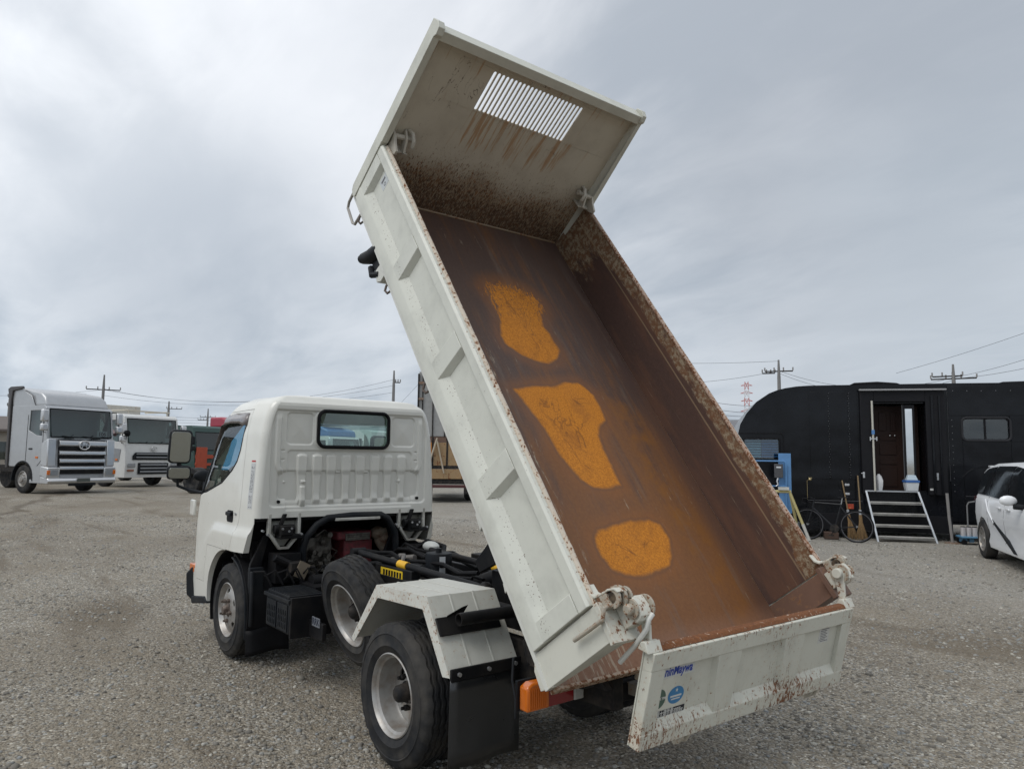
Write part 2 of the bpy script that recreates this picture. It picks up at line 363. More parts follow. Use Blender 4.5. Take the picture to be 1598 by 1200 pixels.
# ---- wheels
WB, TRr = 2.6, .3545
def tyre_mesh(name, wid=.19, seg=120):
    h = wid/2
    prof = [(.205, -h*.82), (.215, -h*.95), (.240, -h*1.03), (.243, -h*1.075), (.248, -h*1.075), (.251, -h*1.05), (.285, -h*1.07), (.298, -h*1.05), (.300, -h*1.075), (.304, -h*1.075), (.306, -h*1.04), (.315, -h*1.0), (.336, -h*.93), (.348, -h*.84)]
    tr_ = []
    for g in (-.52, -.17, .17, .52):
        tr_ += [(.3545, g*h*1.0-.009), (.345, g*h-.006), (.345, g*h+.006), (.3545, g*h+.009)]
    top = prof+tr_+[(r, -t) for r, t in prof[::-1]]
    def rf(i, r, t, k, seg):
        if 14 <= i < 14+16: t += (.0035 if (k % 4) < 2 else -.0035)
        if i in (12, 13, 30, 31) and k % 4 == 0: r -= .009
        if i in (11, 32) and k % 4 == 0: r -= .004
        return r, t
    mb = MB().lathe(top, seg, rfun=rf)
    return mb.mesh(name, M_rubber, 50)
TY = tyre_mesh('tyre')
def rim_mesh(kind):
    if kind == 'dish':   # seen from the hollow side: outer lip at +t
        prof = [(.206, .078), (.208, .088), (.202, .092), (.196, .086), (.190, .070), (.178, .062), (.174, .03), (.172, -.015), (.165, -.028), (.13, -.030), (.075, -.022), (.06, -.004), (.055, -.004), (.05, -.006), (.0, -.006)]
        prof2 = prof+[(.0, -.012), (.125, -.038), (.17, -.036), (.180, -.01), (.182, .05), (.195, .06)]
        hr, hn, hd, hrad = .118, 5, -.03, .022
    else:
        prof = [(.206, .078), (.208, .088), (.202, .092), (.196, .084), (.190, .062), (.182, .054), (.170, .054), (.155, .068), (.125, .080), (.085, .084), (.06, .082), (.055, .07), (.0, .07)]
        prof2 = prof+[(.0, .062), (.085, .076), (.122, .072), (.152, .058), (.166, .046), (.19, .046)]
        hr, hn, hd, hrad = .142, 5, .08, .021
    me = MB().lathe(prof2, 72, closed=True).mesh('r', M_rim, 30)
    cuts = MB()
    for k in range(hn):
        a = 2*math.pi*(k+.3)/hn; cx, cz = hr*math.sin(a), hr*math.cos(a)
        n = 20; vs = []
        for t in (hd-.06, hd+.06):
            for q in range(n):
                b = 2*math.pi*q/n; dr, dt = hrad*.8*math.cos(b), hrad*1.35*math.sin(b)
                vs.append((cx+dr*math.sin(a)+dt*math.cos(a), t, cz+dr*math.cos(a)-dt*math.sin(a)))
        cuts.add(vs, [tuple(range(n)), tuple(range(2*n-1, n-1, -1))]+[(i, (i+1) % n, (i+1) % n+n, i+n) for i in range(n)])
    return boolean(me, [cuts], M_rim, 'rim')
RD = rim_mesh('dish'); RF = rim_mesh('disc')
HUBM = paint('rusty_hub', (.16, .13, .11), .6, metal=.4, dirt=.6, dcol=(.06, .04, .03), nscale=25)
def hub_mesh(kind):
    mb = MB()
    if kind == 'disc':
        mb.lathe([(.0, .125), (.028, .122), (.034, .11), (.040, .088), (.052, .082), (.056, .06)], 20)
        for k in range(5):
            a = 2*math.pi*(k+.8)/5; x, z = .082*math.sin(a), .082*math.cos(a)
            mb.tube([(x, .075, z), (x, .10, z), (x, .103, z)], [.017, .0165, .011], 6); mb.cyl((x, .10, z), (x, .118, z), .009, 8)
    else:
        mb.lathe([(.0, .065), (.03, .062), (.042, .05), (.048, .0), (.056, -.002), (.058, -.012)], 20)
        for k in range(5):
            a = 2*math.pi*(k+.1)/5; x, z = .078*math.sin(a), .078*math.cos(a)
            mb.tube([(x, -.03, z), (x, .005, z), (x, .01, z)], [.017, .0165, .011], 6); mb.cyl((x, .0, z), (x, .025, z), .009, 8)
    return mb.mesh('hub', HUBM if kind == 'disc' else M_dark, 40)
HF, HD = hub_mesh('disc'), hub_mesh('dish')
def wheel(name, M, rim, hub=None, lab=None, parent=TR):
    w = link(name, TY, parent, M)
    link('rim', rim, w)
    if hub: link('hub', hub, w)
    bd = MB().lathe([(.165, -.05), (.165, -.09), (.0, -.09), (.0, -.045), (.165, -.045)], 24).build('brake_drum', M_dark, w) if hub else None
    if lab: w['label'] = lab
    return w
T_ = Matrix.Translation
flip = Matrix.Rotation(math.pi, 4, 'Z')
wheel('wheel', T_((WB, .742, TRr)) @ Matrix.Rotation(R(-12), 4, 'Y'), RF, HF, 'front left wheel with silver domed rim')
wheel('wheel', T_((WB, -.742, TRr)) @ flip, RF, HF)
wheel('wheel', T_((0, .742, TRr)) @ Matrix.Rotation(R(100), 4, 'Y'), RD, HD, 'outer rear left wheel with deep silver dish')
wheel('wheel', T_((0, .525, TRr)) @ flip, RD)
wheel('wheel', T_((0, -.742, TRr)) @ flip, RD, HD); wheel('wheel', T_((0, -.525, TRr)), RD)
n_ = Vector((0, .96, -.28)).normalized(); q = n_.to_track_quat('Y', 'Z').to_matrix().to_4x4()
wheel('spare_wheel', T_(Vector((1.02, .56, .555))-n_*.06) @ q, RD, HD, 'spare wheel leaning outward behind the battery box')

# ---- chassis
ch = MB()
for s in (-1, 1):
    y = s*.34
    ch.prism([(3.5, .50), (3.5, .62), (1.9, .66), (-1.12, .66), (-1.12, .48), (-.3, .46), (1.9, .48), (2.6, .46)], 1, y-.03, y+.03)
ch.build('frame_rail', M_dark, TR, bevel=.006)
sf = MB()
for s in (-1, 1): sf.box(-.98, 1.35, s*.34-.035, s*.34+.035, .70, .80)
sf.build('subframe', M_black, TR, bevel=.006)
cm = MB()
for x in (-.62, .45, 1.2, 1.95, 2.9): MB().box(x-.035, x+.035, -.31, .31, .52, .64).build('crossmember', M_dark, TR, bevel=.006)
cm.box(-.9, -.7, -.5, .5, .60, .66); cm.build('hinge_crossmember', M_dark, TR, bevel=.006)
ax = MB(); ax.tube([(0, -.7, TRr), (0, -.2, TRr), (0, -.13, TRr), (0, .13, TRr), (0, .2, TRr), (0, .7, TRr)], [.05, .055, .14, .14, .055, .05], 16)
ax.build('rear_axle', M_dark, TR)
MB().tube([(WB, -.66, .33), (WB, -.4, .27), (WB, .4, .27), (WB, .66, .33)], .045, 10).build('front_axle', M_dark, TR)
ls = MB()
for s in (-1, 1):
    for (x0, z0) in ((0, .42), (WB, .34)):
        for k in range(4):
            L = .62-.11*k
            ls.box(x0-L, x0+L, s*.42-.035, s*.42+.035, z0+.05-.014*k-.005, z0+.05-.014*k+.005)
ls.build('leaf_spring', M_dark, TR)
MB().tube([(.1, 0, TRr+.03), (2.1, .02, .52)], .045, 12).build('drive_shaft', M_dark, TR)
MB().lathe([(.0, -.5), (.13, -.5), (.13, .05), (.0, .05)], 24, T_((.75, -.62, .5)) @ Matrix.Rotation(R(90), 4, 'Z')).build('fuel_tank', M_black, TR)

# ---- things between cab and bed
rs = MB(); rs.lathe([(.0, -.085), (.088, -.085), (.09, -.08), (.09, .075), (.086, .085), (.0, .09)], 28, T_((.83, .02, .84)) @ Matrix.Rotation(R(90), 4, 'X'))
rs.lathe([(.0, 0), (.02, 0), (.02, .03), (.0, .03)], 12, T_((.83, .02, .925)) @ Matrix.Rotation(R(90), 4, 'X'))
ot_ = rs.build('oil_reservoir', M_plastic, TR)
MB().box(-.0005, .0005, -.02, .02, -.06, .06, T_((.83, .02, .85)) @ Matrix.Rotation(R(163), 4, 'Z') @ T_((.0915, .0, 0))).build('white_label', paint('sticker_white', (.62, .64, .66), .5), ot_)
st = MB(); st.tube([(1.32, .36, .90), (-.05, .30, .845)], .022, 12); st.sph((-.08, .30, .84), .045, 12); st.cyl((1.33, .31, .90), (1.33, .41, .90), .03, 12)
st2 = st.build('safety_prop', M_black, TR)
MB().tube([(.80, .338, .880), (.70, .334, .876)], .026, 14).build('yellow_band', M_yellow, st2)
st = MB(); st.tube([(1.15, -.12, .90), (.30, -.14, .865)], .022, 12)
st2 = st.build('safety_prop', M_black, TR)
MB().tube([(.42, -.137, .870), (.33, -.139, .867)], .027, 14).build('yellow_band', M_yellow, st2)
mb = MB(); mb.lathe([(.0, -.02), (.09, -.02), (.095, .0), (.08, .012), (.03, .02), (.025, .04), (0, .04)], 24, T_((1.30, .03, .83)) @ Matrix.Rotation(R(90), 4, 'X'))
mb.box(1.2, 1.42, -.08, .16, .74, .81); mb.tube([(1.2, .1, .86), (1.12, .12, .88), (1.06, .16, .86), (1.08, .2, .78)], .016, 8); mb.cyl((1.12, .03, .86), (1.26, .07, .84), .024, 10)
mb.build('power_takeoff_valve', paint('cast_aluminium', (.16, .15, .14), .6, metal=.4, dirt=.5, dcol=(.07, .06, .05)), TR, bevel=.004)
mb = MB(); mb.box(.62, 1.02, .27, .35, .86, .885); mb.box(.60, 1.06, .30, .37, .66, .86)
bx = mb.build('valve_box', M_black, TR, bevel=.006)
MB().box(.70, .98, .3705, .3725, .77, .845).build('yellow_sticker', paint('sticker_yellow', (.70, .48, .02), .5, dirt=.1), bx)
mb = MB()
for k in range(7): mb.box(.715+.035*k, .738+.035*k, .3725, .3731, .80, .835)
for k in range(3): mb.box(.72, .96, .3725, .3731, .776+.007*k, .779+.007*k)
mb.build('sticker_print', M_black, bx)
# hoist: lift arms, cylinder, cover
mb = MB(); mb.tube([(.75, -.05, .66), (.22, -.05, .84)], .06, 20); mb.tube([(.22, -.05, .84), (-.2, -.05, 1.05)], .04, 16)
mb.build('hoist_cylinder', M_black, TR)
mb = MB()
for s in (-.2, .2):
    mb.prism([(.10, .90), (.15, .96), (.02, 1.08), (-.32, 1.30), (-.42, 1.20), (-.12, 1.0)], 1, s-.012, s+.012)
    mb.prism([(-.75, .70), (-.70, .80), (-.30, 1.30), (-.42, 1.28), (-.9, .78)], 1, s-.04, s-.016)
mb.box(-.3, -.05, -.19, .19, 1.02, 1.18); mb.box(-.62, .05, -.16, .16, .72, .92)
mb.build('lift_arm', M_black, TR, bevel=.005)
mb = MB()
for k, (y0, z0) in enumerate(((.06, .84), (.10, .86), (.16, .83), (-.2, .84), (-.27, .86), (.22, .80))):
    pts = [(2.0-.22*i, y0+.02*math.sin(i*1.7+k), z0+.018*math.sin(i*2.3+k*1.3)-(.0 if i else .1)) for i in range(9)]
    mb.tube(pts, .010+.004*(k % 2), 8)
mb.tube([(1.9, -.42, .80), (1.8, -.5, .88), (1.55, -.5, .86), (1.45, -.42, .8)], .02, 8)
mb.build('hose', M_rub2, TR)
mb = MB(); mb.sph((1.62, -.42, .86), .07, 14, (1.3, .8, .6)); mb.build('washer_bottle', paint('milky_plastic', (.45, .46, .44), .5), TR)
mb = MB(); mb.box(.2, 1.05, -.52, -.40, .80, .87); mb.cyl((.5, -.6, .88), (.5, -.38, .88), .04); mb.box(.3, .44, -.6, -.42, .84, .93); mb.box(-.55, .0, -.34, -.22, .8, .92)
mb.build('right_side_tool_box', M_black, TR, bevel=.008).name = 'tool_box'
# hinge bracket of the bed + rear end
mb = MB()
for s in (-1, 1):
    mb.prism([(-1.18, .60), (-.66, .60), (-.62, .70), (-.74, .76), (-1.10, .68)], 1, s*.46-.02, s*.46+.02)
    mb.cyl((-1.08, s*.38, .64), (-1.08, s*.54, .64), .045, 16); mb.cyl((-.80, s*.40, .70), (-.80, s*.50, .70), .035, 12)
mb.build('hinge_bracket', M_dark, TR, bevel=.006)
mb = MB(); mb.box(-1.10, -1.04, -.36, .36, .50, .58); mb.build('rear_crossmember', M_black, TR, bevel=.008)
mb = MB(); mb.tube([(-1.14, .20, .53)]+[(-1.16-.045*math.sin(R(a)), .20, .49-.045*math.cos(R(a))) for a in (150, 110, 60, 0, -60, -110)], .016, 10); mb.box(-1.15, -1.08, .12, .26, .53, .58)
mb.build('tow_hook', rusty('hook_rust', (.2, .18, .15), .55, 60), TR)

# ---- rear left fender
FP = [(.462, .552), (.188, .880), (-.318, .893), (-.528, .560)]
fm = rusty('fender_paint', (.54, .54, .49), .50, 48, bias=((1, .78, .83, .07),), rough=.45)
mb = MB(); y0, y1, t = .42, .83, .004
def off(P, d):   # inward offset of the open polyline
    out = []
    for i, p in enumerate(P):
        a = Vector(P[max(i-1, 0)]); b_ = Vector(P[min(i+1, len(P)-1)]); nrm = Vector((-(b_-a).y, (b_-a).x)).normalized()
        out.append(tuple(Vector(p)+nrm*d))
    return out
IN = off(FP, .0045)
mb.prism(FP+IN[::-1], 1, y0, y1)
LIP = off(FP, .068)
LIP[0] = (FP[0][0]-.045, FP[0][1]-.012); LIP[3] = (FP[3][0]+.05, FP[3][1]-.004)
vs = [(x, y1, z) for x, z in FP]+[(x, y1+.006, z) for x, z in LIP]+[(x, y1-.004, z) for x, z in FP]+[(x, y1+.002, z) for x, z in LIP]
mb.add(vs, [(i, i+1, i+5, i+4) for i in range(3)]+[(i+8, i+12, i+13, i+9) for i in range(3)]+[(i+4, i+5, i+13, i+12) for i in range(3)])
fo = mb.build('fender', fm, TR, sharp=20)
mb = MB(); rb_ = off(FP, -.004)
for yy in (.56, .70): mb.prism(rb_+FP[::-1], 1, yy-.006, yy+.006)
mb.build('stiffening_bead', fm, fo, bevel=.002)
mb = MB(); mb.box(-.545, -.528, .42, .83, .545, .60); mb.build('flap_strip', M_black, TR, bevel=.004)
mb = MB(); mb.add([(-.538+.012*math.sin(j*.9)*(i/6), .425+.405*j/8, .56-.40*i/6) for i in range(7) for j in range(9)], [(i*9+j, i*9+j+1, i*9+j+10, i*9+j+9) for i in range(6) for j in range(8)])
fl = mb.build('mud_flap', paint('flap_rubber', (.014, .015, .016), .3, dirt=.3, spec=.6), TR); sd_ = fl.modifiers.new('s', 'SOLIDIFY'); sd_.thickness = .006
mb = MB()
for yy in (.46, .62, .79): mb.cyl((-.545, yy, .575), (-.556, yy, .575), .010, 8)
mb.build('bolt', M_steel, TR)
mb = MB(); MM = T_((-.409, .62, .772)) @ Matrix.Rotation(R(32.2), 4, 'Y')
mb.box(-.012, 0, -.15, .21, -.055, .035, MM)
mb.add([MM @ Vector(p) for p in ((-.012, .15, .03), (-.012, .05, .035), (-.05, .03, .065), (-.045, .07, .058), (-.02, .15, .035), (-.02, .05, .045))], [(0, 1, 2, 3, 4), (1, 5, 2)])
b_ = tag(mb.build('bar_bracket', M_black, TR, bevel=.004), kind='stuff')
mb = MB(); mb.lathe([(.024, .14), (.030, .14), (.030, -.30), (.0, -.30), (.0, -.29), (.024, -.29)], 24, T_((-.462, .60, .80)), closed=True)
mb.build('light_bar_tube', M_black, TR)
mb = MB(); mb.box(-.60, -.50, .27, .31, .55, .86); mb.box(-.95, -.5, .30, .33, .62, .70); mb.prism([(-.62, .60), (-1.0, .60), (-1.0, .70), (-.70, .76)], 1, .36, .44); mb.cyl((-.78, .34, .66), (-.78, .50, .66), .045, 16)
mb.build('hinge_arm', M_dark, TR, bevel=.006)
# right fender and flap
mb = MB(); mb.prism(FP+IN[::-1], 1, -.83, -.42); mb.build('fender', fm, TR, sharp=20); MB().box(-.545, -.535, -.83, -.42, .18, .58).build('mud_flap', M_black, TR)

# ---- tail light (left) and right
for s in (1, -1):
    y0 = .735 if s > 0 else -.415
    mb = MB(); mb.box(-.915, -.90, y0-.34, y0+.01, .50, .625); mb.tube([(-.9, y0+.02, .72), (-.9, y0+.025, .63), (-.93, y0+.03, .56), (-.93, y0+.03, .48)], .006, 8); mb.box(-.905, -.88, y0-.2, y0-.12, .6, .72)
    tl = mb.build('tail_light', M_plastic, TR, bevel=.003)
    a = MB(); a.prism([(y0, .505), (y0, .605), (y0-.03, .62), (y0-.125, .62), (y0-.125, .505)], 0, -.972, -.916); a.build('orange_lens', M_orange, tl, bevel=.008)
    a = MB(); a.box(-.965, -.916, y0-.275, y0-.1265, .505, .62); a.build('red_lens', M_red, tl, bevel=.006)
    a = MB(); a.box(-.965, -.916, y0-.335, y0-.2765, .505, .62); a.build('clear_lens', paint('clear_lens', (.42, .42, .40), .25), tl, bevel=.006)
    a = MB()
    for k in range(9): a.box(-.9755, -.972, y0-.012-.0115*k-.003, y0-.012-.0115*k+.003, .515, .60)
    a.build('lens_rib', M_orange, tl)

# ---- battery box, steps, mudguard at the front wheel
mb = MB(); mb.box(1.53, 1.96, .50, .76, .35, .56)
bb = mb.build('battery_box', M_plastic, TR, bevel=.01)
mb = MB(); mb.box(1.515, 1.975, .47, .775, .56, .585); mb.box(1.55, 1.94, .50, .755, .585, .605)
for k in range(9): mb.box(1.575+.042*k, 1.592+.042*k, .51, .745, .605, .611)
mb.build('box_lid', M_plastic, bb, bevel=.004)
mb = MB()
for x0 in (1.555, 1.755):
    mb.box(x0, x0+.175, .76, .768, .365, .545)
    for i in range(5):
        for j in range(3): mb.box(x0+.02+.03*i, x0+.036+.03*i, .768, .773, .385+.045*j, .42+.045*j)
mb.build('vent_panel', M_plastic, bb, bevel=.002)
mb = MB(); mb.box(1.50, 1.527, .46, .76, .33, .60); mb.box(1.28, 1.50, .60, .63, .34, .45)
mb.build('bracket', M_black, TR, bevel=.004)
sg_ = MB().box(1.32, 1.44, .63, .634, .42, .48).build('plate', paint('plate_dull', (.16, .17, .19)), TR)
text('RRK', .06, paint('text_blue_grey', (.02, .025, .04), .5), 'plate_text', sg_, Matrix(((-1, 0, 0, 1.38), (0, 0, 1, .6345), (0, 1, 0, .45), (0, 0, 0, 1))), bold=.001)
# front mudguard (rear half) and flap
mb = MB()
P = [(WB+.415*math.cos(R(a)), .36+.415*math.sin(R(a))) for a in range(98, 185, 8)]+[(WB-.43, .20)]
Q = [(WB+.40*math.cos(R(a)), .36+.40*math.sin(R(a))) for a in range(98, 185, 8)]+[(WB-.415, .20)]
mb.prism(P+Q[::-1], 1, .50, .835); mb.prism([(2.19, .20), (2.19, .72), (2.23, .72), (2.23, .2)], 1, .70, .81)
mb.tube([(2.165, .80, .70), (2.15, .80, .50), (2.15, .80, .3)], .016, 8)
mb.build('front_mudguard', M_plastic, TR, bevel=.006)
mb = MB(); mb.add([(2.17-.02*i/5+.010*math.sin(j), .50+.33*j/6, .28-.18*i/5+.01*math.sin(j*.8)) for i in range(6) for j in range(7)], [(i*7+j, i*7+j+1, i*7+j+8, i*7+j+7) for i in range(5) for j in range(6)])
o = mb.build('mud_flap', M_rub2, TR); o.modifiers.new('s', 'SOLIDIFY').thickness = .006
mb = MB(); mb.prism(P+Q[::-1], 1, -.835, -.50); mb.build('front_mudguard', M_plastic, TR)

# ---- CAB
def smooth(t): t = max(0, min(1, t)); return t*t*(3-2*t)
def interp(z, T):
    if z <= T[0][0]: return T[0][1]
    for (a, va), (b, vb) in zip(T, T[1:]):
        if z <= b: return va+(vb-va)*(z-a)/(b-a)
    return T[-1][1]
TW = [(.3, .825), (.6, .843), (.9, .847), (1.2, .842), (1.5, .825), (1.72, .805), (1.86, .775), (1.94, .745), (1.985, .715), (2.01, .67)]
TF = [(.3, 3.60), (.6, 3.64), (1.0, 3.62), (1.18, 3.58), (1.26, 3.55), (1.88, 3.16), (1.95, 3.08), (1.99, 3.0), (2.01, 2.9)]
TB = [(.3, 2.172), (1.93, 2.172), (1.975, 2.182), (2.01, 2.215)]
def cw_(x, z, ins=0):
    w = interp(z, TW); w *= 1-.055*(1-smooth((x-2.172)/.30))
    if z < 1.15:      # wheel arch flare
        zc = 1.0 if x < 2.9 else 1.0-.52*(max(0, x-2.9)/.62)**1.6; w += .020*(1-smooth((z-zc+.045)/.05))
    xf, xb = interp(z, TF), interp(z, TB); rb, rf = .055, .20
    if x < xb+rb: k = 1-(x-xb)/rb; k = min(1, max(0, k)); w -= rb-rb*math.sqrt(max(0, 1-k*k))
    if x > xf-rf: k = 1-(xf-x)/rf; k = min(1, max(0, k)); w -= rf-rf*math.sqrt(max(0, 1-k*k))
    return w-ins
def cab_loft(ins, zs, name='c'):
    NS = 56; mb = MB(); rings = []
    for z in zs:
        xf, xb = interp(z, TF)-ins, interp(z, TB)+ins; L = []
        for i in range(NS+1):
            t = i/NS; t = .5-.5*math.cos(math.pi*t)
            t = t if .06 < t < .94 else t
            x = xb+(xf-xb)*t; x0 = interp(z, TB)+(interp(z, TF)-interp(z, TB))*t
            L.append((x, cw_(x0, z)-ins, z))
        rings.append(L+[(x, -y, zz) for x, y, zz in L[::-1]])
    # crown of the roof
    if ins == 0:
        top = rings[-1]; cx, cy = 2.6, 0
        for sc, dz in ((.97, .012), (.9, .022), (.72, .034), (.45, .042), (.2, .045)):
            rings.append([(cx+(x-cx)*sc, cy+(y-cy)*sc, z+dz+(.004*math.cos(y*42) if x < 2.6 and .6 < sc else 0)) for x, y, z in top])
    n = len(rings[0]); vs = [v for r in rings for v in r]
    fs = [(i*n+k, i*n+(k+1) % n, (i+1)*n+(k+1) % n, (i+1)*n+k) for i in range(len(rings)-1) for k in range(n)]
    fs += [tuple(range(n))[::-1], tuple(range((len(rings)-1)*n, len(rings)*n))]
    mb.add(vs, fs); return mb
ZS = [.33+.03*i for i in range(54)]; ZS = [z for z in ZS if z < 1.9]+[1.9, 1.93, 1.955, 1.975, 1.99, 2.0, 2.01]
outer = cab_loft(0, ZS)
inner = cab_loft(.035, [1.12+.06*i for i in range(14)]+[1.965])
LW = [(3.46, 1.195), (3.185, 1.86), (2.50, 1.872), (2.462, 1.83), (2.50, 1.60), (2.545, 1.51), (2.64, 1.44), (2.86, 1.335)]
def wpoly(poly, s): return MB().prism(poly, 1, (.55 if s > 0 else -.95), (.95 if s > 0 else -.55))
cav = MB().box(2.0, 3.56, -.79, .79, .1, 1.085)
low = MB().prism([(1.9, .1), (2.60, .1), (2.60, .822), (2.285, .822), (2.24, .93), (2.20, 1.04), (2.15, 1.10), (1.9, 1.10)], 1, -1, 1)
archp = arc(WB+.01, .36, .455, -40, 220, 40)
arch = MB().prism(archp, 1, -1, 1)
RWp = rrect(-.312, .312, 1.638, 1.918, .055)
rwin = MB().prism(RWp, 0, 2.0, 2.35)
PANB, PANT = 1.128, 1.952
def pe(z): return interp(z, TW)*(1-.055)-.052
prow = [PANB+(PANT-PANB)*i/20 for i in range(21)]
panel_hole = MB().prism([(pe(z), z) for z in prow]+[(-pe(z), z) for z in prow[::-1]], 0, 2.1, 2.20)
ws = MB().prism([(-.70, 1.27), (-.62, 1.86), (.62, 1.86), (.70, 1.27)], 0, 3.02, 3.8)
DOOR = [(2.40, 1.94), (2.385, 1.60), (2.385, 1.25), (2.42, 1.05), (2.52, .80), (3.12, .80), (3.10, .36), (3.42, .36), (3.52, 1.17), (3.20, 1.90), (3.12, 1.925)]
DOOR = [(2.42, 1.925), (2.395, 1.60), (2.385, 1.25), (2.40, 1.05), (2.52, .815), (3.07, .815), (3.13, .60), (3.15, .5), (3.36, .5), (3.50, 1.17), (3.205, 1.885), (3.10, 1.915)]
def shrink(P, d):
    out = []; n = len(P)
    for i in range(n):
        a, b, c_ = Vector(P[i-1]), Vector(P[i]), Vector(P[(i+1) % n]); e1 = (b-a).normalized(); e2 = (c_-b).normalized()
        n1 = Vector((e1.y, -e1.x)); n2 = Vector((e2.y, -e2.x)); nb = (n1+n2).normalized(); k = d/max(.4, nb.dot(n1)); out.append(tuple(b-nb*k))
    return out
area = sum(DOOR[i-1][0]*DOOR[i][1]-DOOR[i][0]*DOOR[i-1][1] for i in range(len(DOOR)))
dsh = shrink(DOOR, .0035 if area > 0 else -.0035)
shell = boolean(outer, [inner, cav, low, arch, rwin, panel_hole, ws, wpoly(LW, 1), wpoly(LW, -1)], M_white, 'cab', 30)
cabm = boolean(shell.copy(), [MB().prism(DOOR, 1, .66, 1.0)], M_white, 'cab', 30)
doorm = boolean(shell.copy(), [('INTERSECT', MB().prism(dsh, 1, .665, 1.0))], M_white, 'door', 30)
CAB = link('cab', cabm, TR); DR = link('door', doorm, TR)
# inner sill under the door seam so the gap reads dark
# glass panes following the body side
def side_glass(poly, s, ins, name, mat, parent):
    zs = sorted(set([round(z, 4) for _, z in poly])); z0, z1 = zs[0], zs[-1]; mb = MB(); rows = []
    for k in range(25):
        z = z0+(z1-z0)*(k/24); z = min(max(z, z0+1e-4), z1-1e-4); xsn = []
        for i in range(len(poly)):
            (xa, za), (xb, zb) = poly[i-1], poly[i]
            if (za-z)*(zb-z) < 0: xsn.append(xa+(xb-xa)*(z-za)/(zb-za))
        if len(xsn) < 2: continue
        a, b = min(xsn), max(xsn); rows.append([(a+(b-a)*j/12, s*(cw_(a+(b-a)*j/12, z)-ins), z) for j in range(13)])
    for r in rows: mb.v += r
    mb.f = [(i*13+j, i*13+j+1, (i+1)*13+j+1, (i+1)*13+j) for i in range(len(rows)-1) for j in range(12)]
    return mb.build(name, mat, parent, recalc=False)
side_glass(LW, 1, .018, 'window_pane', M_glass, DR); side_glass(LW, -1, .018, 'side_window', M_glass, TR)
# black window seal strips: along the opening
def seal(poly, s, r, ins, name, parent):
    pts = []; n = len(poly)
    for i in range(n):
        a, b = poly[i], poly[(i+1) % n]
        for t in (0, .33, .66): x = a[0]+(b[0]-a[0])*t; z = a[1]+(b[1]-a[1])*t; pts.append((x, s*(cw_(x, z)-ins), z))
    return MB().tube(pts, r, 6, closed=True).build(name, M_rub2, parent)
seal(LW, 1, .011, .006, 'window_seal', DR)
# A-pillar black strip + quarter glass bar
mb = MB(); mb.tube([(3.44, cw_(3.44, 1.20)-.02, 1.20), (3.30, cw_(3.3, 1.52)-.02, 1.52), (3.17, cw_(3.17, 1.86)-.03, 1.86)], .022, 8); mb.build('window_channel', M_plastic, DR)
# rain visor over the door window
mb = MB(); n = 18; vs = []
path = [(3.33, 1.56), (3.25, 1.72), (3.19, 1.83), (3.12, 1.885), (3.0, 1.90), (2.8, 1.905), (2.6, 1.902), (2.47, 1.895), (2.45, 1.80)]
low_ = [(3.31, 1.55), (3.21, 1.69), (3.14, 1.77), (3.07, 1.805), (2.97, 1.815), (2.8, 1.82), (2.6, 1.815), (2.52, 1.80), (2.50, 1.79)]
for (x, z), (x2, z2) in zip(path, low_): vs += [(x, cw_(x, z)+.004, z), ((x+x2)/2, cw_(x, (z+z2)/2)+.022, (z+z2)/2), (x2, cw_(x2, z2)+.026, z2)]
mb.add(vs, [(i*3+j, i*3+j+1, i*3+j+4, i*3+j+3) for i in range(len(path)-1) for j in range(2)])
o = mb.build('rain_visor', paint('smoked_plastic', (.14, .12, .115), .25, coat=.5), DR, sharp=60); o.modifiers.new('s', 'SOLIDIFY').thickness = .003
# front windscreen
mb = MB()
rows = []
for k in range(9):
    z = 1.25+.63*k/8; rows += [(interp(z, TF)-.02-.20*(1-math.sqrt(max(0, 1-(y/ (interp(z, TW)+.02))**4))), y, z) for y in [-.72+1.44*j/16 for j in range(17)]]
mb.add(rows, [(i*17+j, i*17+j+1, (i+1)*17+j+1, (i+1)*17+j) for i in range(8) for j in range(16)]); mb.build('windscreen', M_glass, TR, recalc=False)
# rear window glass and rubber
rwo = MB().prism(rrect(-.31, .31, 1.64, 1.916, .055), 0, 2.188, 2.192).build('rear_window', M_glass, TR)
mb = MB(); L = [(2.167, y, z) for y, z in rrect(-.316, .316, 1.634, 1.922, .06, 8)]; mb.tube(L, .0145, 8, closed=True)
mb.build('window_seal', M_rub2, rwo)
# roof bumps (clearance lamps stubs)
# embossed rear panel
def S_(x, a, b):
    t = np.clip((x-a)/(b-a), 0, 1); return t*t*(3-2*t)
def rr_(Y, Z, y0, y1, z0, z1, r, soft):
    qx = np.abs(Y-(y0+y1)/2)-(y1-y0)/2+r; qz = np.abs(Z-(z0+z1)/2)-(z1-z0)/2+r
    d = np.hypot(np.maximum(qx, 0), np.maximum(qz, 0))+np.minimum(np.maximum(qx, qz), 0)-r
    return 1-S_(d, -soft, 0)
NY, NZ = 420, 230
tz = np.linspace(0, 1, NZ); ty = np.linspace(-1, 1, NY)
Zg = (PANB+(PANT-PANB)*tz)[:, None]+0*ty[None]; Eg = np.array([pe(z) for z in Zg[:, 0]])[:, None]; Yg = ty[None]*Eg
H = np.zeros_like(Yg)
H -= .012*rr_(Yg, Zg, -.70, .70, 1.16, 1.925, .05, .018)                # pressed field inside the rim
for s in (1, -1):                                                       # upper square pressings
    a, b_ = (.345, .575) if s > 0 else (-.585, -.352)
    q = rr_(Yg, Zg, a, b_, 1.642, 1.905, .04, .014); H += -.010*q
    dx = np.abs(Yg-(a+b_)/2)/.115; dz = np.abs(Zg-1.773)/.13
    H += .007*q*(1-np.maximum(dx, dz)).clip(0)
H += .007*rr_(Yg, Zg, -.345, .345, 1.615, 1.93, .07, .012)
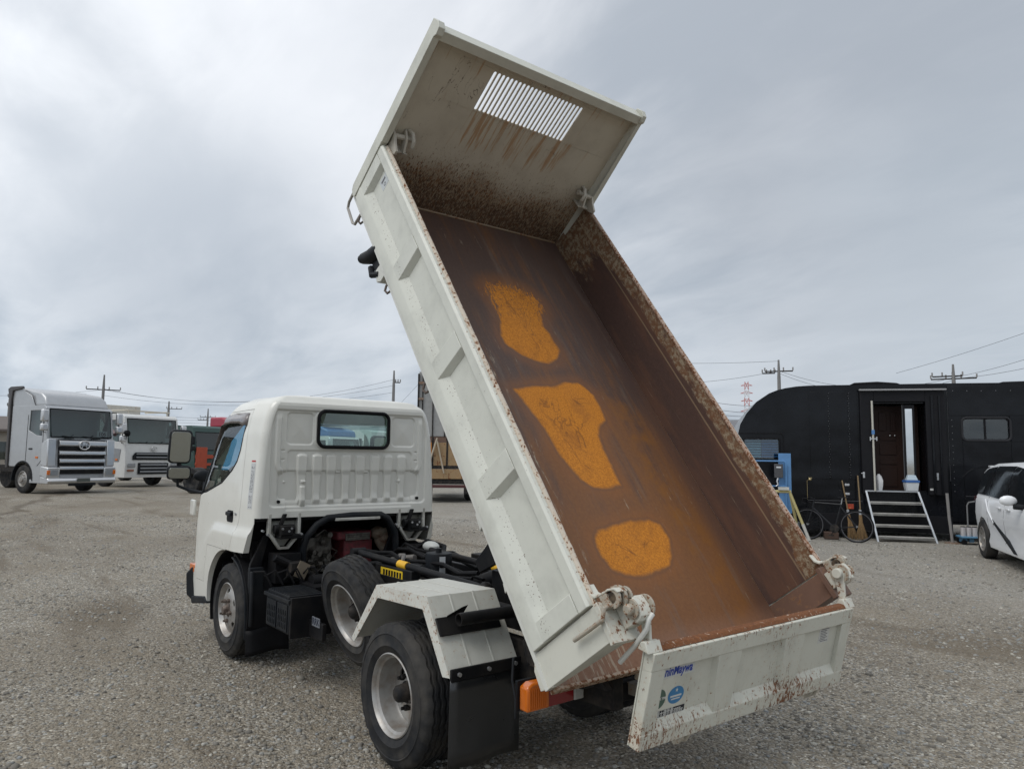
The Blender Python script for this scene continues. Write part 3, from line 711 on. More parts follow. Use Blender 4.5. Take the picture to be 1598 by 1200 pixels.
# outer posts: a ridge that kinks inwards lower down
for s in (1, -1):
    yc = s*(.635-.045*S_(-Zg, -1.50, -1.38))
    H += .010*(1-S_(np.abs(Yg-yc), .012, .028))*S_(Zg, 1.24, 1.30)*(1-S_(Zg, 1.84, 1.90))
low = rr_(Yg, Zg, -.565, .565, 1.10, 1.61, .04, .014)
H -= .007*low
shelf = (1-S_(Zg, 1.405, 1.455)); foot = S_(Zg, 1.185, 1.27)
H -= .030*shelf*foot*(1-S_(np.abs(Yg), .60, .64))
for yk in (.437, .309, .188, .058, -.069, -.206, -.328, -.459):
    half = .040-.010*(1-S_(Zg, 1.25, 1.50))
    ridge = (1-S_(np.abs(Yg-yk), half-.008, half+.008))
    topr = 1-S_(Zg+((Yg-yk)/half)**2*.012, 1.560, 1.585)
    H += (.018+.020*shelf*foot)*ridge*topr*S_(Zg, 1.17, 1.22)
for (a, b_, z0, z1) in ((.50, .585, 1.345, 1.372), (.36, .445, 1.345, 1.372), (-.445, -.38, 1.345, 1.37), (-.57, -.50, 1.345, 1.372), (.10, .15, 1.42, 1.44), (-.15, -.10, 1.42, 1.44)):
    H += .016*rr_(Yg, Zg, a, b_, z0, z1, .008, .008)
H += .018*rr_(Yg, Zg, .395, .455, 1.165, 1.33, .015, .012)              # the deep vertical pad low left
for s in (1, -1):
    for zc in (1.60, 1.53): H -= .008*np.clip(1-(((Yg-s*.595)/.020)**2+((Zg-zc)/.009)**2), 0, 1)
edge = np.minimum(1, np.minimum(S_(1-np.abs(ty)[None], 0, .02), np.minimum(S_(tz[:, None], 0, .03), S_(1-tz[:, None], 0, .03))))
H = H*edge
Xg = 2.1715-H
idx = np.arange(NZ*NY).reshape(NZ, NY); quads = np.stack([idx[:-1, :-1], idx[1:, :-1], idx[1:, 1:], idx[:-1, 1:]], 2).reshape(-1, 4)
cy2 = (Yg[:-1, :-1]+Yg[1:, 1:])/2; cz2 = (Zg[:-1, :-1]+Zg[1:, 1:])/2
hole = rr_(cy2, cz2, -.31, .31, 1.640, 1.916, .05, .001) > .5
quads = quads[~hole.ravel()]
me = bpy.data.meshes.new('rear_panel'); me.from_pydata(np.stack([Xg, Yg, Zg], 2).reshape(-1, 3).tolist(), [], quads.tolist()); me.materials.append(M_white); fin(me, 180)
RP = link('rear_panel', me, TR)
for yy in (.617, -.617): MB().cyl((2.195, yy, 1.207), (2.172, yy, 1.207), .0125, 16).build('rubber_plug', M_rub2, RP)
# label strip on the rear corner
pl = MB(); vs = []
for k in range(9):
    z = 1.155+.345*k/8
    for x in (2.232, 2.262, 2.292): vs.append((x, cw_(x, z)+.0015, z))
pl.add(vs, [(i*3+j, i*3+j+1, i*3+j+4, i*3+j+3) for i in range(8) for j in range(2)])
stp = pl.build('label_strip', paint('label_grey', (.50, .51, .51), .5, dirt=.02), TR, recalc=False)
pl = MB(); rr2 = random.Random(3)
for k in range(30):
    z = 1.165+.0105*k
    if rr2.random() < .2: continue
    for c_ in range(2):
        x = 2.242+c_*.022+rr2.random()*.004; w = .006+.012*rr2.random(); pl.add([(x, cw_(x, z)+.0022, z), (x+w, cw_(x+w, z)+.0022, z), (x+w, cw_(x+w, z)+.0022, z+.005), (x, cw_(x, z)+.0022, z+.005)], [(0, 1, 2, 3)])
pl.build('label_print', paint('print_grey', (.12, .12, .13), .6), stp, recalc=False)
pl = MB(); pl.add([(2.236, cw_(2.236, 1.515)+.002, 1.51), (2.292, cw_(2.29, 1.515)+.002, 1.51), (2.292, cw_(2.29, 1.52)+.002, 1.522), (2.236, cw_(2.236, 1.52)+.002, 1.522)], [(0, 1, 2, 3)])
pl.build('red_bar', paint('print_red', (.45, .03, .03), .5), stp, recalc=False)
# door handle
dhx, dhz = 2.585, 1.08
mb = MB(); mb.prism(rrect(2.515, 2.655, 1.035, 1.125, .022), 1, cw_(dhx, dhz)-.03, cw_(dhx, dhz)+.006); dh = mb.build('door_handle', M_rub2, DR, bevel=.003)
mb = MB(); mb.prism(rrect(2.53, 2.64, 1.085, 1.115, .01), 1, cw_(dhx, dhz)+.006, cw_(dhx, dhz)+.024); mb.build('grip', M_plastic, dh, bevel=.005)
MB().lathe([(.0, 0), (.011, 0), (.011, .012), (0, .012)], 12, T_((2.455, cw_(2.455, 1.10)-.004, 1.105))).build('key_lock', M_steel, DR)
# fender crease bead over the arch
mb = MB()
pts = []
for t in range(15):
    a = R(150-112*t/14); x = WB-.02+.56*math.cos(a)*1.02; z = .36+.60*math.sin(a)
    pts.append((x, cw_(x, z)-.010, z))
mb.tube(pts, .013, 8)
# bumper, indicator, lamps, steps
mb = MB()
prof = [(3.46, .83), (3.60, .76), (3.68, .6), (3.70, .3), (3.71, 0), (3.70, -.3), (3.68, -.6), (3.60, -.76), (3.46, -.83)]
for (xa, ya), (xb, yb) in zip(prof, prof[1:]): pass
vs = []
for x, y in prof: vs += [(x, y*1.035, .30), (x+.06, y*1.07, .34), (x+.07, y*1.08, .52), (x+.02, y*1.04, .58), (x-.10, y*.95, .58), (x-.10, y*.95, .30)]
nb = len(prof); mb.add(vs, [(i*6+j, i*6+(j+1) % 6, (i+1)*6+(j+1) % 6, (i+1)*6+j) for i in range(nb-1) for j in range(6)]+[tuple(range(6))[::-1], tuple(range((nb-1)*6, nb*6))])
mb.build('bumper', M_plastic, TR, bevel=.01)
mb = MB(); mb.prism([(3.05, .335), (3.46, .27), (3.50, .33), (3.10, .385)], 1, .70, .86); mb.build('step', M_plastic, TR, bevel=.01)
x_ = 3.50; MB().prism(rrect(3.40, 3.575, .535, .605, .012), 1, cw_(3.47, .57)-.02, cw_(3.47, .57)+.018).build('indicator', M_orange, TR, bevel=.006)
for s in (1, -1): MB().prism(rrect(s*.6-.14, s*.6+.14, .60, .80, .04), 0, 3.60, 3.655).build('headlight', paint('clear_lens', (.42, .42, .40)), TR, bevel=.01)
MB().prism([(-.5, .66), (.5, .66), (.55, .78), (-.55, .78)], 0, 3.62, 3.65).build('grille', M_black, TR, bevel=.004)
# side panel of the arch (black liner)
mb = MB(); P1 = arc(WB+.01, .36, .452, -20, 200, 30); P2 = arc(WB+.01, .36, .44, -20, 200, 30); mb.prism(P1+P2[::-1], 1, .45, .822); mb.build('wheel_arch_liner', M_rub2, TR); mb = MB(); mb.prism(P1+P2[::-1], 1, -.82, -.45); mb.build('wheel_arch_liner', M_rub2, TR)
# mirrors, left: big upper, small lower, on an arm
def mirror(s):
    yy = s
    mb = MB(); mb.tube([(3.44, s*.80, 1.22), (3.60, s*.90, 1.245), (3.63, s*.98, 1.28), (3.615, s*.99, 1.36), (3.60, s*.99, 1.6)], .014, 8)
    Mm = T_((3.57, s*.99, 1.625)) @ Matrix.Rotation(R(-7), 4, 'Y') @ Matrix.Rotation(R(s*-8), 4, 'Z')
    a = mb.build('mirror', M_plastic, TR)
    h = MB().prism(rrect(-.095, .095, -.150, .150, .04), 0, 0, .06); ho = h.build('mirror_housing', M_plastic, a, Mm, bevel=.018)
    MB().prism(rrect(-.080, .080, -.134, .134, .032), 0, -.008, -.001).build('mirror_glass', M_mirror, a, Mm, bevel=.001)
    M2 = T_((3.57, s*.99, 1.395)) @ Matrix.Rotation(R(s*-12), 4, 'Z') @ Matrix.Rotation(R(-8), 4, 'Y')
    MB().prism(rrect(-.10, .10, -.06, .06, .03), 0, 0, .055).build('mirror_housing', M_plastic, a, M2, bevel=.016)
    MB().prism(rrect(-.085, .085, -.046, .046, .024), 0, -.008, -.001).build('mirror_glass', M_mirror, a, M2, bevel=.001)
    return a
mirror(1); mirror(-1)
mb = MB(); mb.tube([(3.55, .7, 1.2), (3.75, .72, 1.22), (3.82, .70, 1.33)], .010, 8); a = mb.build('front_mirror', M_plastic, TR)
MB().sph((0, 0, 0), .10, 14, (.35, 1, .55)).build('mirror_housing', M_plastic, a, T_((3.82, .70, 1.36)))
MB().box(3.50, 3.62, .845, .87, 1.02, 1.16).build('side_vent', M_white, TR, bevel=.012)
# interior
mb = MB(); mb.box(2.25, 3.5, -.76, .76, 1.09, 1.12); mb.build('cab_floor', M_int, TR)
mb = MB()
mb.box(3.22, 3.50, -.70, .70, 1.12, 1.24); mb.prism([(3.1, 1.12), (3.1, 1.20), (3.25, 1.27), (3.48, 1.25), (3.48, 1.12)], 1, -.71, .71); mb.build('dashboard', M_int, TR, bevel=.01)
for yy, w in ((.48, .24), (.02, .18), (-.45, .25)):
    mb = MB(); mb.box(2.42, 2.88, yy-w, yy+w, 1.12, 1.26); s_ = mb.build('seat', M_int, TR, bevel=.03)
    mb = MB(); mb.prism([(2.34, 1.2), (2.48, 1.2), (2.42, 1.60), (2.32, 1.60)], 1, yy-w*.95, yy+w*.95); mb.build('backrest', M_int, s_, bevel=.03)
mb = MB(); Ms = T_((3.02, -.42, 1.38)) @ Matrix.Rotation(R(-52), 4, 'Y')
mb.tube([Ms @ Vector((0.0, .19*math.cos(a*math.pi/12), .19*math.sin(a*math.pi/12))) for a in range(24)], .013, 8, closed=True); mb.tube([Ms @ Vector((0, -.18, 0)), Ms @ Vector((0, .18, 0))], .014, 6); mb.tube([Ms @ Vector((0, 0, 0)), (3.25, -.42, 1.2)], .03, 8)
mb.build('steering_wheel', M_rub2, TR)

# ---- under the cab: mounts, engine
UW = paint('underbody_white', (.50, .50, .46), .5, dirt=.4, dcol=(.2, .18, .15))
for s, (a, b_) in ((1, (.433, .690)), (-1, (-.700, -.436))):
    mb = MB(); c0 = (a+b_)/2; hw = (b_-a)/2
    P = [(b_, 1.118), (b_, .965), (b_-.03, .93), (b_-.09, .845), (a+.09, .845), (a+.015, .93), (a, .965), (a, 1.118)]
    Q = [(b_-.022, 1.118), (b_-.022, .97), (b_-.05, .94), (b_-.10, .865), (a+.10, .865), (a+.04, .94), (a+.022, .97), (a+.022, 1.118)]
    mb.prism(P+Q[::-1], 0, 2.17, 2.205); mb.build('cab_mount_frame', UW, TR, bevel=.003)
    mb = MB(); mb.prism([(q_[0], q_[1]) for q_ in Q], 0, 2.245, 2.255); mb.box(2.205, 2.245, b_-.020, b_-.012, .96, 1.118); mb.box(2.205, 2.245, a+.012, a+.020, .96, 1.118)
    mb.build('mount_recess', UW, TR)
    mb = MB(); mb.box(2.10, 2.22, c0-.125, c0+.06, .93, .96); mb.box(2.08, 2.20, c0-.035, c0+.06, .96, 1.03); mb.cyl((2.16, c0-.07, 1.0), (2.16, c0+.09, 1.0), .035, 14)
    mb.prism([(c0+.02, 1.03), (c0+.05, 1.03), (c0+.02, 1.115), (c0-.01, 1.115)], 0, 2.15, 2.18); mb.prism([(c0+.08, .95), (c0+.13, .95), (c0+.22, .74), (c0+.26, .50), (c0+.17, .50), (c0+.13, .74)], 0, 2.26, 2.29)
    mb.box(2.12, 2.28, c0-.12, c0+.08, .60, .82); mb.cyl((2.1, c0+.1, .80), (2.1, c0-.1, .70), .03, 10)
    mb.build('cab_mount', M_black, TR, bevel=.005)
    mb = MB()
    for (dy, dz) in ((.05, 1.01), (-.02, 1.01), (.0, .99), (-.1, .965), (.16, .97), (.2, 1.0)): mb.cyl((2.075, c0+dy, dz), (2.10, c0+dy, dz), .009, 8)
    mb.build('mount_bolt', M_steel, TR)
# seal arch over the engine
mb = MB(); mb.tube([(2.19, .40, .62), (2.19, .40, .84), (2.18, .375, .93), (2.17, .30, 1.02), (2.16, .215, 1.068), (2.16, 0, 1.082), (2.16, -.26, 1.078), (2.17, -.33, 1.045), (2.18, -.41, .93), (2.19, -.425, .82), (2.19, -.43, .62)], .028, 12)
mb.build('engine_hood_seal', M_plastic, TR)
mb = MB(); mb.box(2.13, 2.17, -.24, .16, 1.045, 1.068, ); mb.build('seal_plate', UW, TR, bevel=.004)
mb = MB(); mb.box(2.9, 2.93, -.78, .78, .5, 1.08); mb.box(2.22, 2.9, .40, .43, .60, 1.08); mb.box(2.22, 2.9, -.46, -.43, .60, 1.08); mb.box(2.2, 2.93, -.78, .78, 1.06, 1.084); mb.box(2.2, 2.9, -.4, .4, .42, .46)
mb.build('engine_tunnel', M_black, TR)
mb = MB(); mb.box(2.42, 2.6, .45, .80, .62, 1.06); mb.box(2.38, 2.58, .55, .74, .6, .9); mb.build('inner_mudguard', M_black, TR, bevel=.01)
ER = paint('engine_red', (.22, .035, .045), .6, dirt=.5, dcol=(.08, .03, .03), nscale=20, bumpy=.3)
AL = paint('engine_alloy', (.20, .19, .17), .5, metal=.5, dirt=.6, dcol=(.06, .05, .04), nscale=18, bumpy=.3)
mb = MB(); mb.box(2.42, 2.86, -.33, -.06, .60, .86); mb.box(2.38, 2.86, -.30, .02, .86, .93); mb.cyl((2.40, -.20, .70), (2.44, -.20, .70), .05, 16); en = mb.build('engine', ER, TR, bevel=.015)
mb = MB(); mb.box(2.372, 2.38, -.28, -.05, .855, .915)
for k in range(3): mb.box(2.366, 2.374, -.27, -.06, .865+.016*k, .872+.016*k)
mb.build('intake_cover', AL, en, bevel=.004)
mb = MB(); mb.tube([(2.42, -.40, .93), (2.40, -.42, .85), (2.40, -.44, .80), (2.36, -.47, .70), (2.34, -.45, .62)], [.06, .08, .07, .04, .035], 14); mb.sph((2.42, -.38, .90), .085, 14, (1, .8, .7))
mb.build('exhaust_manifold', paint('manifold_tan', (.30, .25, .19), .7, metal=.2, dirt=.6, dcol=(.14, .07, .04), nscale=16, bumpy=.3), en)
mb = MB(); rq = random.Random(4)
for k in range(34):
    y, z = .02+.24*rq.random(), .64+.27*rq.random(); x = 2.42+.2*rq.random(); r = .012+.022*rq.random()
    if k % 3 == 0: mb.cyl((x-.05, y, z), (x+.05, y, z), r, 10)
    elif k % 3 == 1: mb.sph((x, y, z), r*1.2, 8)
    else: mb.tube([(x, y, z), (x-.03, y-.06*rq.random(), z+.05), (x, y-.08, z+.02*rq.random()), (x+.05, y-.05, z-.05)], .006, 6)
mb.box(2.5, 2.8, .02, .3, .60, .88); mb.build('injection_pump', AL, en)
mb = MB(); mb.box(2.02, 2.12, .44, .56, .64, .76); o = mb.build('relay_box', M_dark, TR, bevel=.006)
MB().box(-.004, .004, -.045, .045, -.06, .06, T_((2.012, .475, .70)) @ Matrix.Rotation(R(25), 4, 'X')).build('fin_plate', paint('tan_plate', (.22, .18, .13), .6, dirt=.3), o)
mb = MB()
for k in range(9):
    y = .30+.06*k*(.8+.4*rq.random()); mb.tube([(2.05, y, .62+.1*rq.random()), (1.98, y-.05, .72), (1.96, y-.1, .62), (2.05, y-.16, .55)], .008, 6)
mb.box(1.98, 2.10, .45, .62, .47, .58); mb.cyl((1.9, .2, .62), (1.9, .45, .62), .06, 14); mb.box(1.7, 2.0, .36, .5, .5, .62)
mb.build('wiring', M_rub2, TR)
# ================================================================== THE TIPPING BED: local axes u (up the floor), v (left), w (off the floor)
LU, HW, OW, HS = 3.066, .80, .842, .385
# --- floor with rust patches: signed distance to the patch outlines stored on the mesh
P1 = [(2.359, .17), (2.435, .10), (2.47, -.02), (2.461, -.129), (2.40, -.28), (2.33, -.325), (2.242, -.31), (2.16, -.25), (2.082, -.212), (1.98, -.23), (1.877, -.235), (1.80, -.17), (1.765, -.08), (1.77, .02), (1.80, .10), (1.886, .192), (1.95, .19), (2.019, .165), (2.10, .14), (2.187, .136)]
P2 = [(1.526, .29), (1.56, .15), (1.568, 0), (1.61, -.13), (1.62, -.249), (1.541, -.325), (1.44, -.32), (1.346, -.305), (1.29, -.23), (1.22, -.185), (1.092, -.154), (.98, -.155), (.90, -.155), (.88, -.08), (.885, .05), (.93, .12), (1.026, .155), (1.15, .19), (1.254, .207), (1.40, .25)]
P3 = [(.591, .225), (.63, .17), (.655, .05), (.67, -.1), (.675, -.23), (.64, -.29), (.56, -.305), (.466, -.26), (.41, -.20), (.385, -.10), (.375, .04), (.39, .13), (.43, .20), (.50, .23)]
def sdf(px, py, poly):
    P = np.array(poly); d = np.full(px.shape, 1e9); ins = np.zeros(px.shape, bool)
    for i in range(len(P)):
        a, b = P[i-1], P[i]; e = b-a; wx, wy = px-a[0], py-a[1]; t = np.clip((wx*e[0]+wy*e[1])/(e@e), 0, 1)
        d = np.minimum(d, np.hypot(wx-t*e[0], wy-t*e[1]))
        c = ((a[1] > py) != (b[1] > py)) & (px < (b[0]-a[0])*(py-a[1])/(b[1]-a[1]+1e-12)+a[0]); ins ^= c
    return np.where(ins, -d, d)
gu = np.linspace(-.03, LU, 250); gvv = np.linspace(-HW, HW, 130); GU, GV = np.meshgrid(gu, gvv, indexing='ij')
D = np.minimum(np.minimum(sdf(GU, GV, P1), sdf(GU, GV, P2)), sdf(GU, GV, P3))
D1 = sdf(GU, GV, P1)
ff, nt, b, oc = new_mat('rusty_floor'); sx = nn(nt, 'ShaderNodeSeparateXYZ', inp={0: oc}); u_, v_ = sx.outputs[0], sx.outputs[1]
n_f = noise(nt, oc, 60, 8, .7); n_m = noise(nt, oc, 2.2, 6, .6, .4, mapscale=(.5, 1.4, 1)); n_s = noise(nt, oc, 5, 7, .65, 0, mapscale=(.35, 5, 1))
dark = mixc(nt, n_f, (.046, .028, .022), (.105, .064, .050))
brown = mixc(nt, n_f, (.10, .040, .016), (.235, .100, .032))
wv = math_(nt, 'ADD', math_(nt, 'MULTIPLY', math_(nt, 'SUBTRACT', 1.0, sstep(nt, u_, .0, 2.3)), .34), math_(nt, 'MULTIPLY', n_s, .50))
f = sstep(nt, math_(nt, 'ADD', wv, math_(nt, 'MULTIPLY', n_m, .6)), .54, .80)
rt_band = math_(nt, 'MULTIPLY', math_(nt, 'MULTIPLY', sstep(nt, math_(nt, 'MULTIPLY', v_, -1.0), .30, .48), math_(nt, 'SUBTRACT', 1.0, sstep(nt, math_(nt, 'MULTIPLY', v_, -1.0), .52, .72))), math_(nt, 'SUBTRACT', 1.0, sstep(nt, u_, 1.2, 1.9)))
c = mixc(nt, f, dark, brown)
c = mixc(nt, math_(nt, 'MULTIPLY', rt_band, sstep(nt, noise(nt, oc, 4, 6, .65), .46, .66)), c, (.20, .078, .014))
# left edge orange streaks
le = math_(nt, 'MULTIPLY', sstep(nt, v_, .60, .78), sstep(nt, noise(nt, oc, 3, 5, .6, 0, mapscale=(.8, 3, 1)), .50, .66))
c = mixc(nt, math_(nt, 'MULTIPLY', le, .6), c, (.27, .10, .018))
# right edge stays dark purple
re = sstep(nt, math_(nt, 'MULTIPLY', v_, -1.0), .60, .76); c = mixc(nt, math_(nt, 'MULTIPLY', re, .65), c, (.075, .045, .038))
lip = math_(nt, 'SUBTRACT', 1.0, sstep(nt, u_, .02, .16)); c = mixc(nt, math_(nt, 'MULTIPLY', lip, math_(nt, 'MULTIPLY', n_f, 1.0)), c, (.25, .14, .095))
# pale scrapes running down the bed
sc1 = noise(nt, oc, 1, 6, .75, .3, mapscale=(4.5, 34, 1), rot=(0, 0, R(7))); msk = noise(nt, oc, 1.6, 3, .5)
lft = math_(nt, 'MULTIPLY', sstep(nt, v_, .20, .52), math_(nt, 'SUBTRACT', 1.0, sstep(nt, u_, 1.7, 2.1)))
scf = sstep(nt, math_(nt, 'ADD', math_(nt, 'ADD', sc1, math_(nt, 'MULTIPLY', lft, .15)), math_(nt, 'MULTIPLY_ADD', msk, .16, -.08)), .635, .72)
c = mixc(nt, math_(nt, 'MULTIPLY', scf, .75), c, (.36, .30, .22))
fine = sstep(nt, noise(nt, oc, 1, 4, .8, 0, mapscale=(9, 160, 1), rot=(0, 0, R(3))), .66, .72)
c = mixc(nt, math_(nt, 'MULTIPLY', fine, .22), c, (.30, .22, .16))
gs_ = sstep(nt, noise(nt, oc, 1, 7, .7, .2, mapscale=(1.1, 9, 1), rot=(0, 0, R(4))), .54, .70); c = mixc(nt, math_(nt, 'MULTIPLY', gs_, .50), c, (.135, .105, .085))
at_ = nn(nt, 'ShaderNodeAttribute', attribute_name='patch').outputs['Fac']; fd = nn(nt, 'ShaderNodeAttribute', attribute_name='frayed').outputs['Fac']
fr = noise(nt, oc, 1, 7, .75, 0, mapscale=(16, 60, 1)); fr2 = noise(nt, oc, 7, 4, .6)
ed = math_(nt, 'ADD', math_(nt, 'ADD', at_, math_(nt, 'MULTIPLY_ADD', fr2, .05, -.025)), math_(nt, 'MULTIPLY', fd, math_(nt, 'MULTIPLY_ADD', fr, .55, -.23)))
pf = math_(nt, 'SUBTRACT', 1.0, sstep(nt, ed, -.016, .014))
rim_ = math_(nt, 'MULTIPLY', math_(nt, 'SUBTRACT', 1.0, sstep(nt, ed, .008, .03)), math_(nt, 'SUBTRACT', 1.0, pf))
hal = math_(nt, 'SUBTRACT', 1.0, sstep(nt, math_(nt, 'ADD', at_, math_(nt, 'MULTIPLY_ADD', n_s, .16, -.08)), .0, .11)); c = mixc(nt, math_(nt, 'MULTIPLY', hal, .40), c, (.24, .085, .018))
c = mixc(nt, math_(nt, 'MULTIPLY', rim_, .35), c, (.075, .045, .03))
pn = noise(nt, oc, 110, 5, .8); pn2 = noise(nt, oc, 4.5, 7, .68, .8)
pc_ = mixc(nt, sstep(nt, pn, .38, .62), (.36, .122, .010), (.57, .215, .020))
pc_ = mixc(nt, math_(nt, 'MULTIPLY', sstep(nt, pn2, .52, .72), .55), pc_, (.24, .085, .015))
worm = math_(nt, 'ABSOLUTE', math_(nt, 'SUBTRACT', noise(nt, oc, 3.4, 4, .55, 1.2, mapscale=(.8, 1.5, 1)), .52))
wf = math_(nt, 'MULTIPLY', math_(nt, 'SUBTRACT', 1.0, sstep(nt, worm, .002, .016)), math_(nt, 'SUBTRACT', 1.0, sstep(nt, at_, -.12, -.06)))
pc_ = mixc(nt, math_(nt, 'MULTIPLY', wf, .6), pc_, (.13, .045, .012))
bl = math_(nt, 'SUBTRACT', 1.0, math_(nt, 'MULTIPLY', math_(nt, 'MULTIPLY', sstep(nt, noise(nt, oc, 75, 3, .7), .56, .64), fd), 1.6)); bl = math_(nt, 'MAXIMUM', bl, .0)
c = mixc(nt, math_(nt, 'MULTIPLY', pf, bl), c, pc_)
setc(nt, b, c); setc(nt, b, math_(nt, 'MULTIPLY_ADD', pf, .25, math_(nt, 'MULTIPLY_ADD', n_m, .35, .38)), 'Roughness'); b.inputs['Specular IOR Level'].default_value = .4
bump(nt, b, math_(nt, 'ADD', math_(nt, 'MULTIPLY', n_f, .5), math_(nt, 'MULTIPLY', n_m, 2.0)), .35, .004)
vs = np.stack([GU, GV, -.004*np.abs(np.sin(GU*2.1))*np.cos(GV*1.7)*1.0], 2).reshape(-1, 3); ny = len(gvv); idx = np.arange(len(gu)*ny).reshape(len(gu), ny)
q4 = np.stack([idx[:-1, :-1], idx[1:, :-1], idx[1:, 1:], idx[:-1, 1:]], 2).reshape(-1, 4)
me = bpy.data.meshes.new('bed_floor'); me.from_pydata(vs.tolist(), [], q4.tolist()); me.materials.append(ff)
a = me.attributes.new('patch', 'FLOAT', 'POINT'); a.data.foreach_set('value', D.ravel().astype(np.float32))
fray = (np.clip((GU-2.02)/.32, 0, 1)*(np.abs(D1) < .35)*(1-np.clip((np.abs(D1)-.2)/.15, 0, 1))); a = me.attributes.new('frayed', 'FLOAT', 'POINT'); a.data.foreach_set('value', fray.ravel().astype(np.float32)); fin(me, 180)
FL = link('bed_floor', me, TR, MBED); FL['label'] = 'rusty brown bed floor with three orange rust patches'
# --- underside
UB = rusty('underbed_paint', (.60, .60, .55), .42, 40)
mb = MB(); mb.box(-.03, LU, -OW+.01, OW-.01, -.03, -.008)
mb.build('floor_plate', UB, TR, MBED)
mb = MB()
for s in (-1, 1): mb.box(.12, 2.9, s*.38-.035, s*.38+.035, -.16, -.031)
for k in range(9): mb.box(.25+.33*k-.03, .25+.33*k+.03, -.72, .72, -.09, -.031)
mb.build('bed_crossbeam', UB, TR, MBED, bevel=.004)
mb = MB(); mb.box(-.045, -.030, -.80, .80, -.045, .002); mb.build('floor_lip', rusty('lip_rust', (.36, .28, .21), .66, 50), TR, MBED, bevel=.003)

# --- side gates
GP = rusty('gate_paint', (.585, .59, .525), .395, 60, bias=((2, .36, .392, .10), (2, .378, .39, .12)), speck=[(2, .085, .10, .135, .16)], rough=.42)
GI, nt, b, oc = new_mat('gate_inside'); sx = nn(nt, 'ShaderNodeSeparateXYZ', inp={0: oc}); u_, w_ = sx.outputs[0], sx.outputs[2]
n1 = noise(nt, oc, 50, 8, .75, mapscale=(.6, 1, 1)); n2 = noise(nt, oc, 3, 5, .6, mapscale=(.5, 1, 2.5)); n3 = noise(nt, oc, 14, 8, .75, mapscale=(.35, 1, 1.5))
dk = mixc(nt, n1, (.040, .022, .018), (.10, .055, .042)); dk = mixc(nt, sstep(nt, n2, .45, .7), dk, (.115, .055, .034))
hi = math_(nt, 'ADD', sstep(nt, w_, .255, .325), math_(nt, 'ADD', math_(nt, 'MULTIPLY_ADD', n3, 2.2, -1.2), math_(nt, 'ADD', math_(nt, 'MULTIPLY', sstep(nt, u_, 2.1, 2.95), 1.05), math_(nt, 'MULTIPLY', math_(nt, 'SUBTRACT', 1.0, sstep(nt, math_(nt, 'ADD', u_, math_(nt, 'MULTIPLY', w_, -.5)), .05, .16)), .55))))
pnt = mixc(nt, sstep(nt, n1, .50, .58), (.30, .25, .175), (.11, .055, .026))
pnt = mixc(nt, sstep(nt, noise(nt, oc, 26, 9, .8), .42, .56), pnt, (.15, .072, .034))
c = mixc(nt, sstep(nt, hi, .55, .85), dk, pnt)
sc1 = noise(nt, oc, 1, 4, .7, 0, mapscale=(3.5, 1, 120)); c = mixc(nt, math_(nt, 'MULTIPLY', sstep(nt, sc1, .665, .70), .45), c, (.32, .25, .17))
ln = math_(nt, 'MULTIPLY', sstep(nt, w_, .262, .266), math_(nt, 'SUBTRACT', 1.0, sstep(nt, w_, .270, .274))); c = mixc(nt, math_(nt, 'MULTIPLY', ln, .5), c, (.34, .25, .15))
setc(nt, b, c); b.inputs['Roughness'].default_value = .6; bump(nt, b, math_(nt, 'ADD', n1, n3), .35, .003)
RIM = rusty('rim_rust', (.52, .46, .38), .60, 60, rough=.6)
RIM.node_tree.nodes['Principled BSDF'].inputs['Specular IOR Level'].default_value = .3
ribs = [(.0-.0+.115, .19, .19), (.885, .755, .83), (1.575, 1.45, 1.51), (2.285, 2.16, 2.22)]
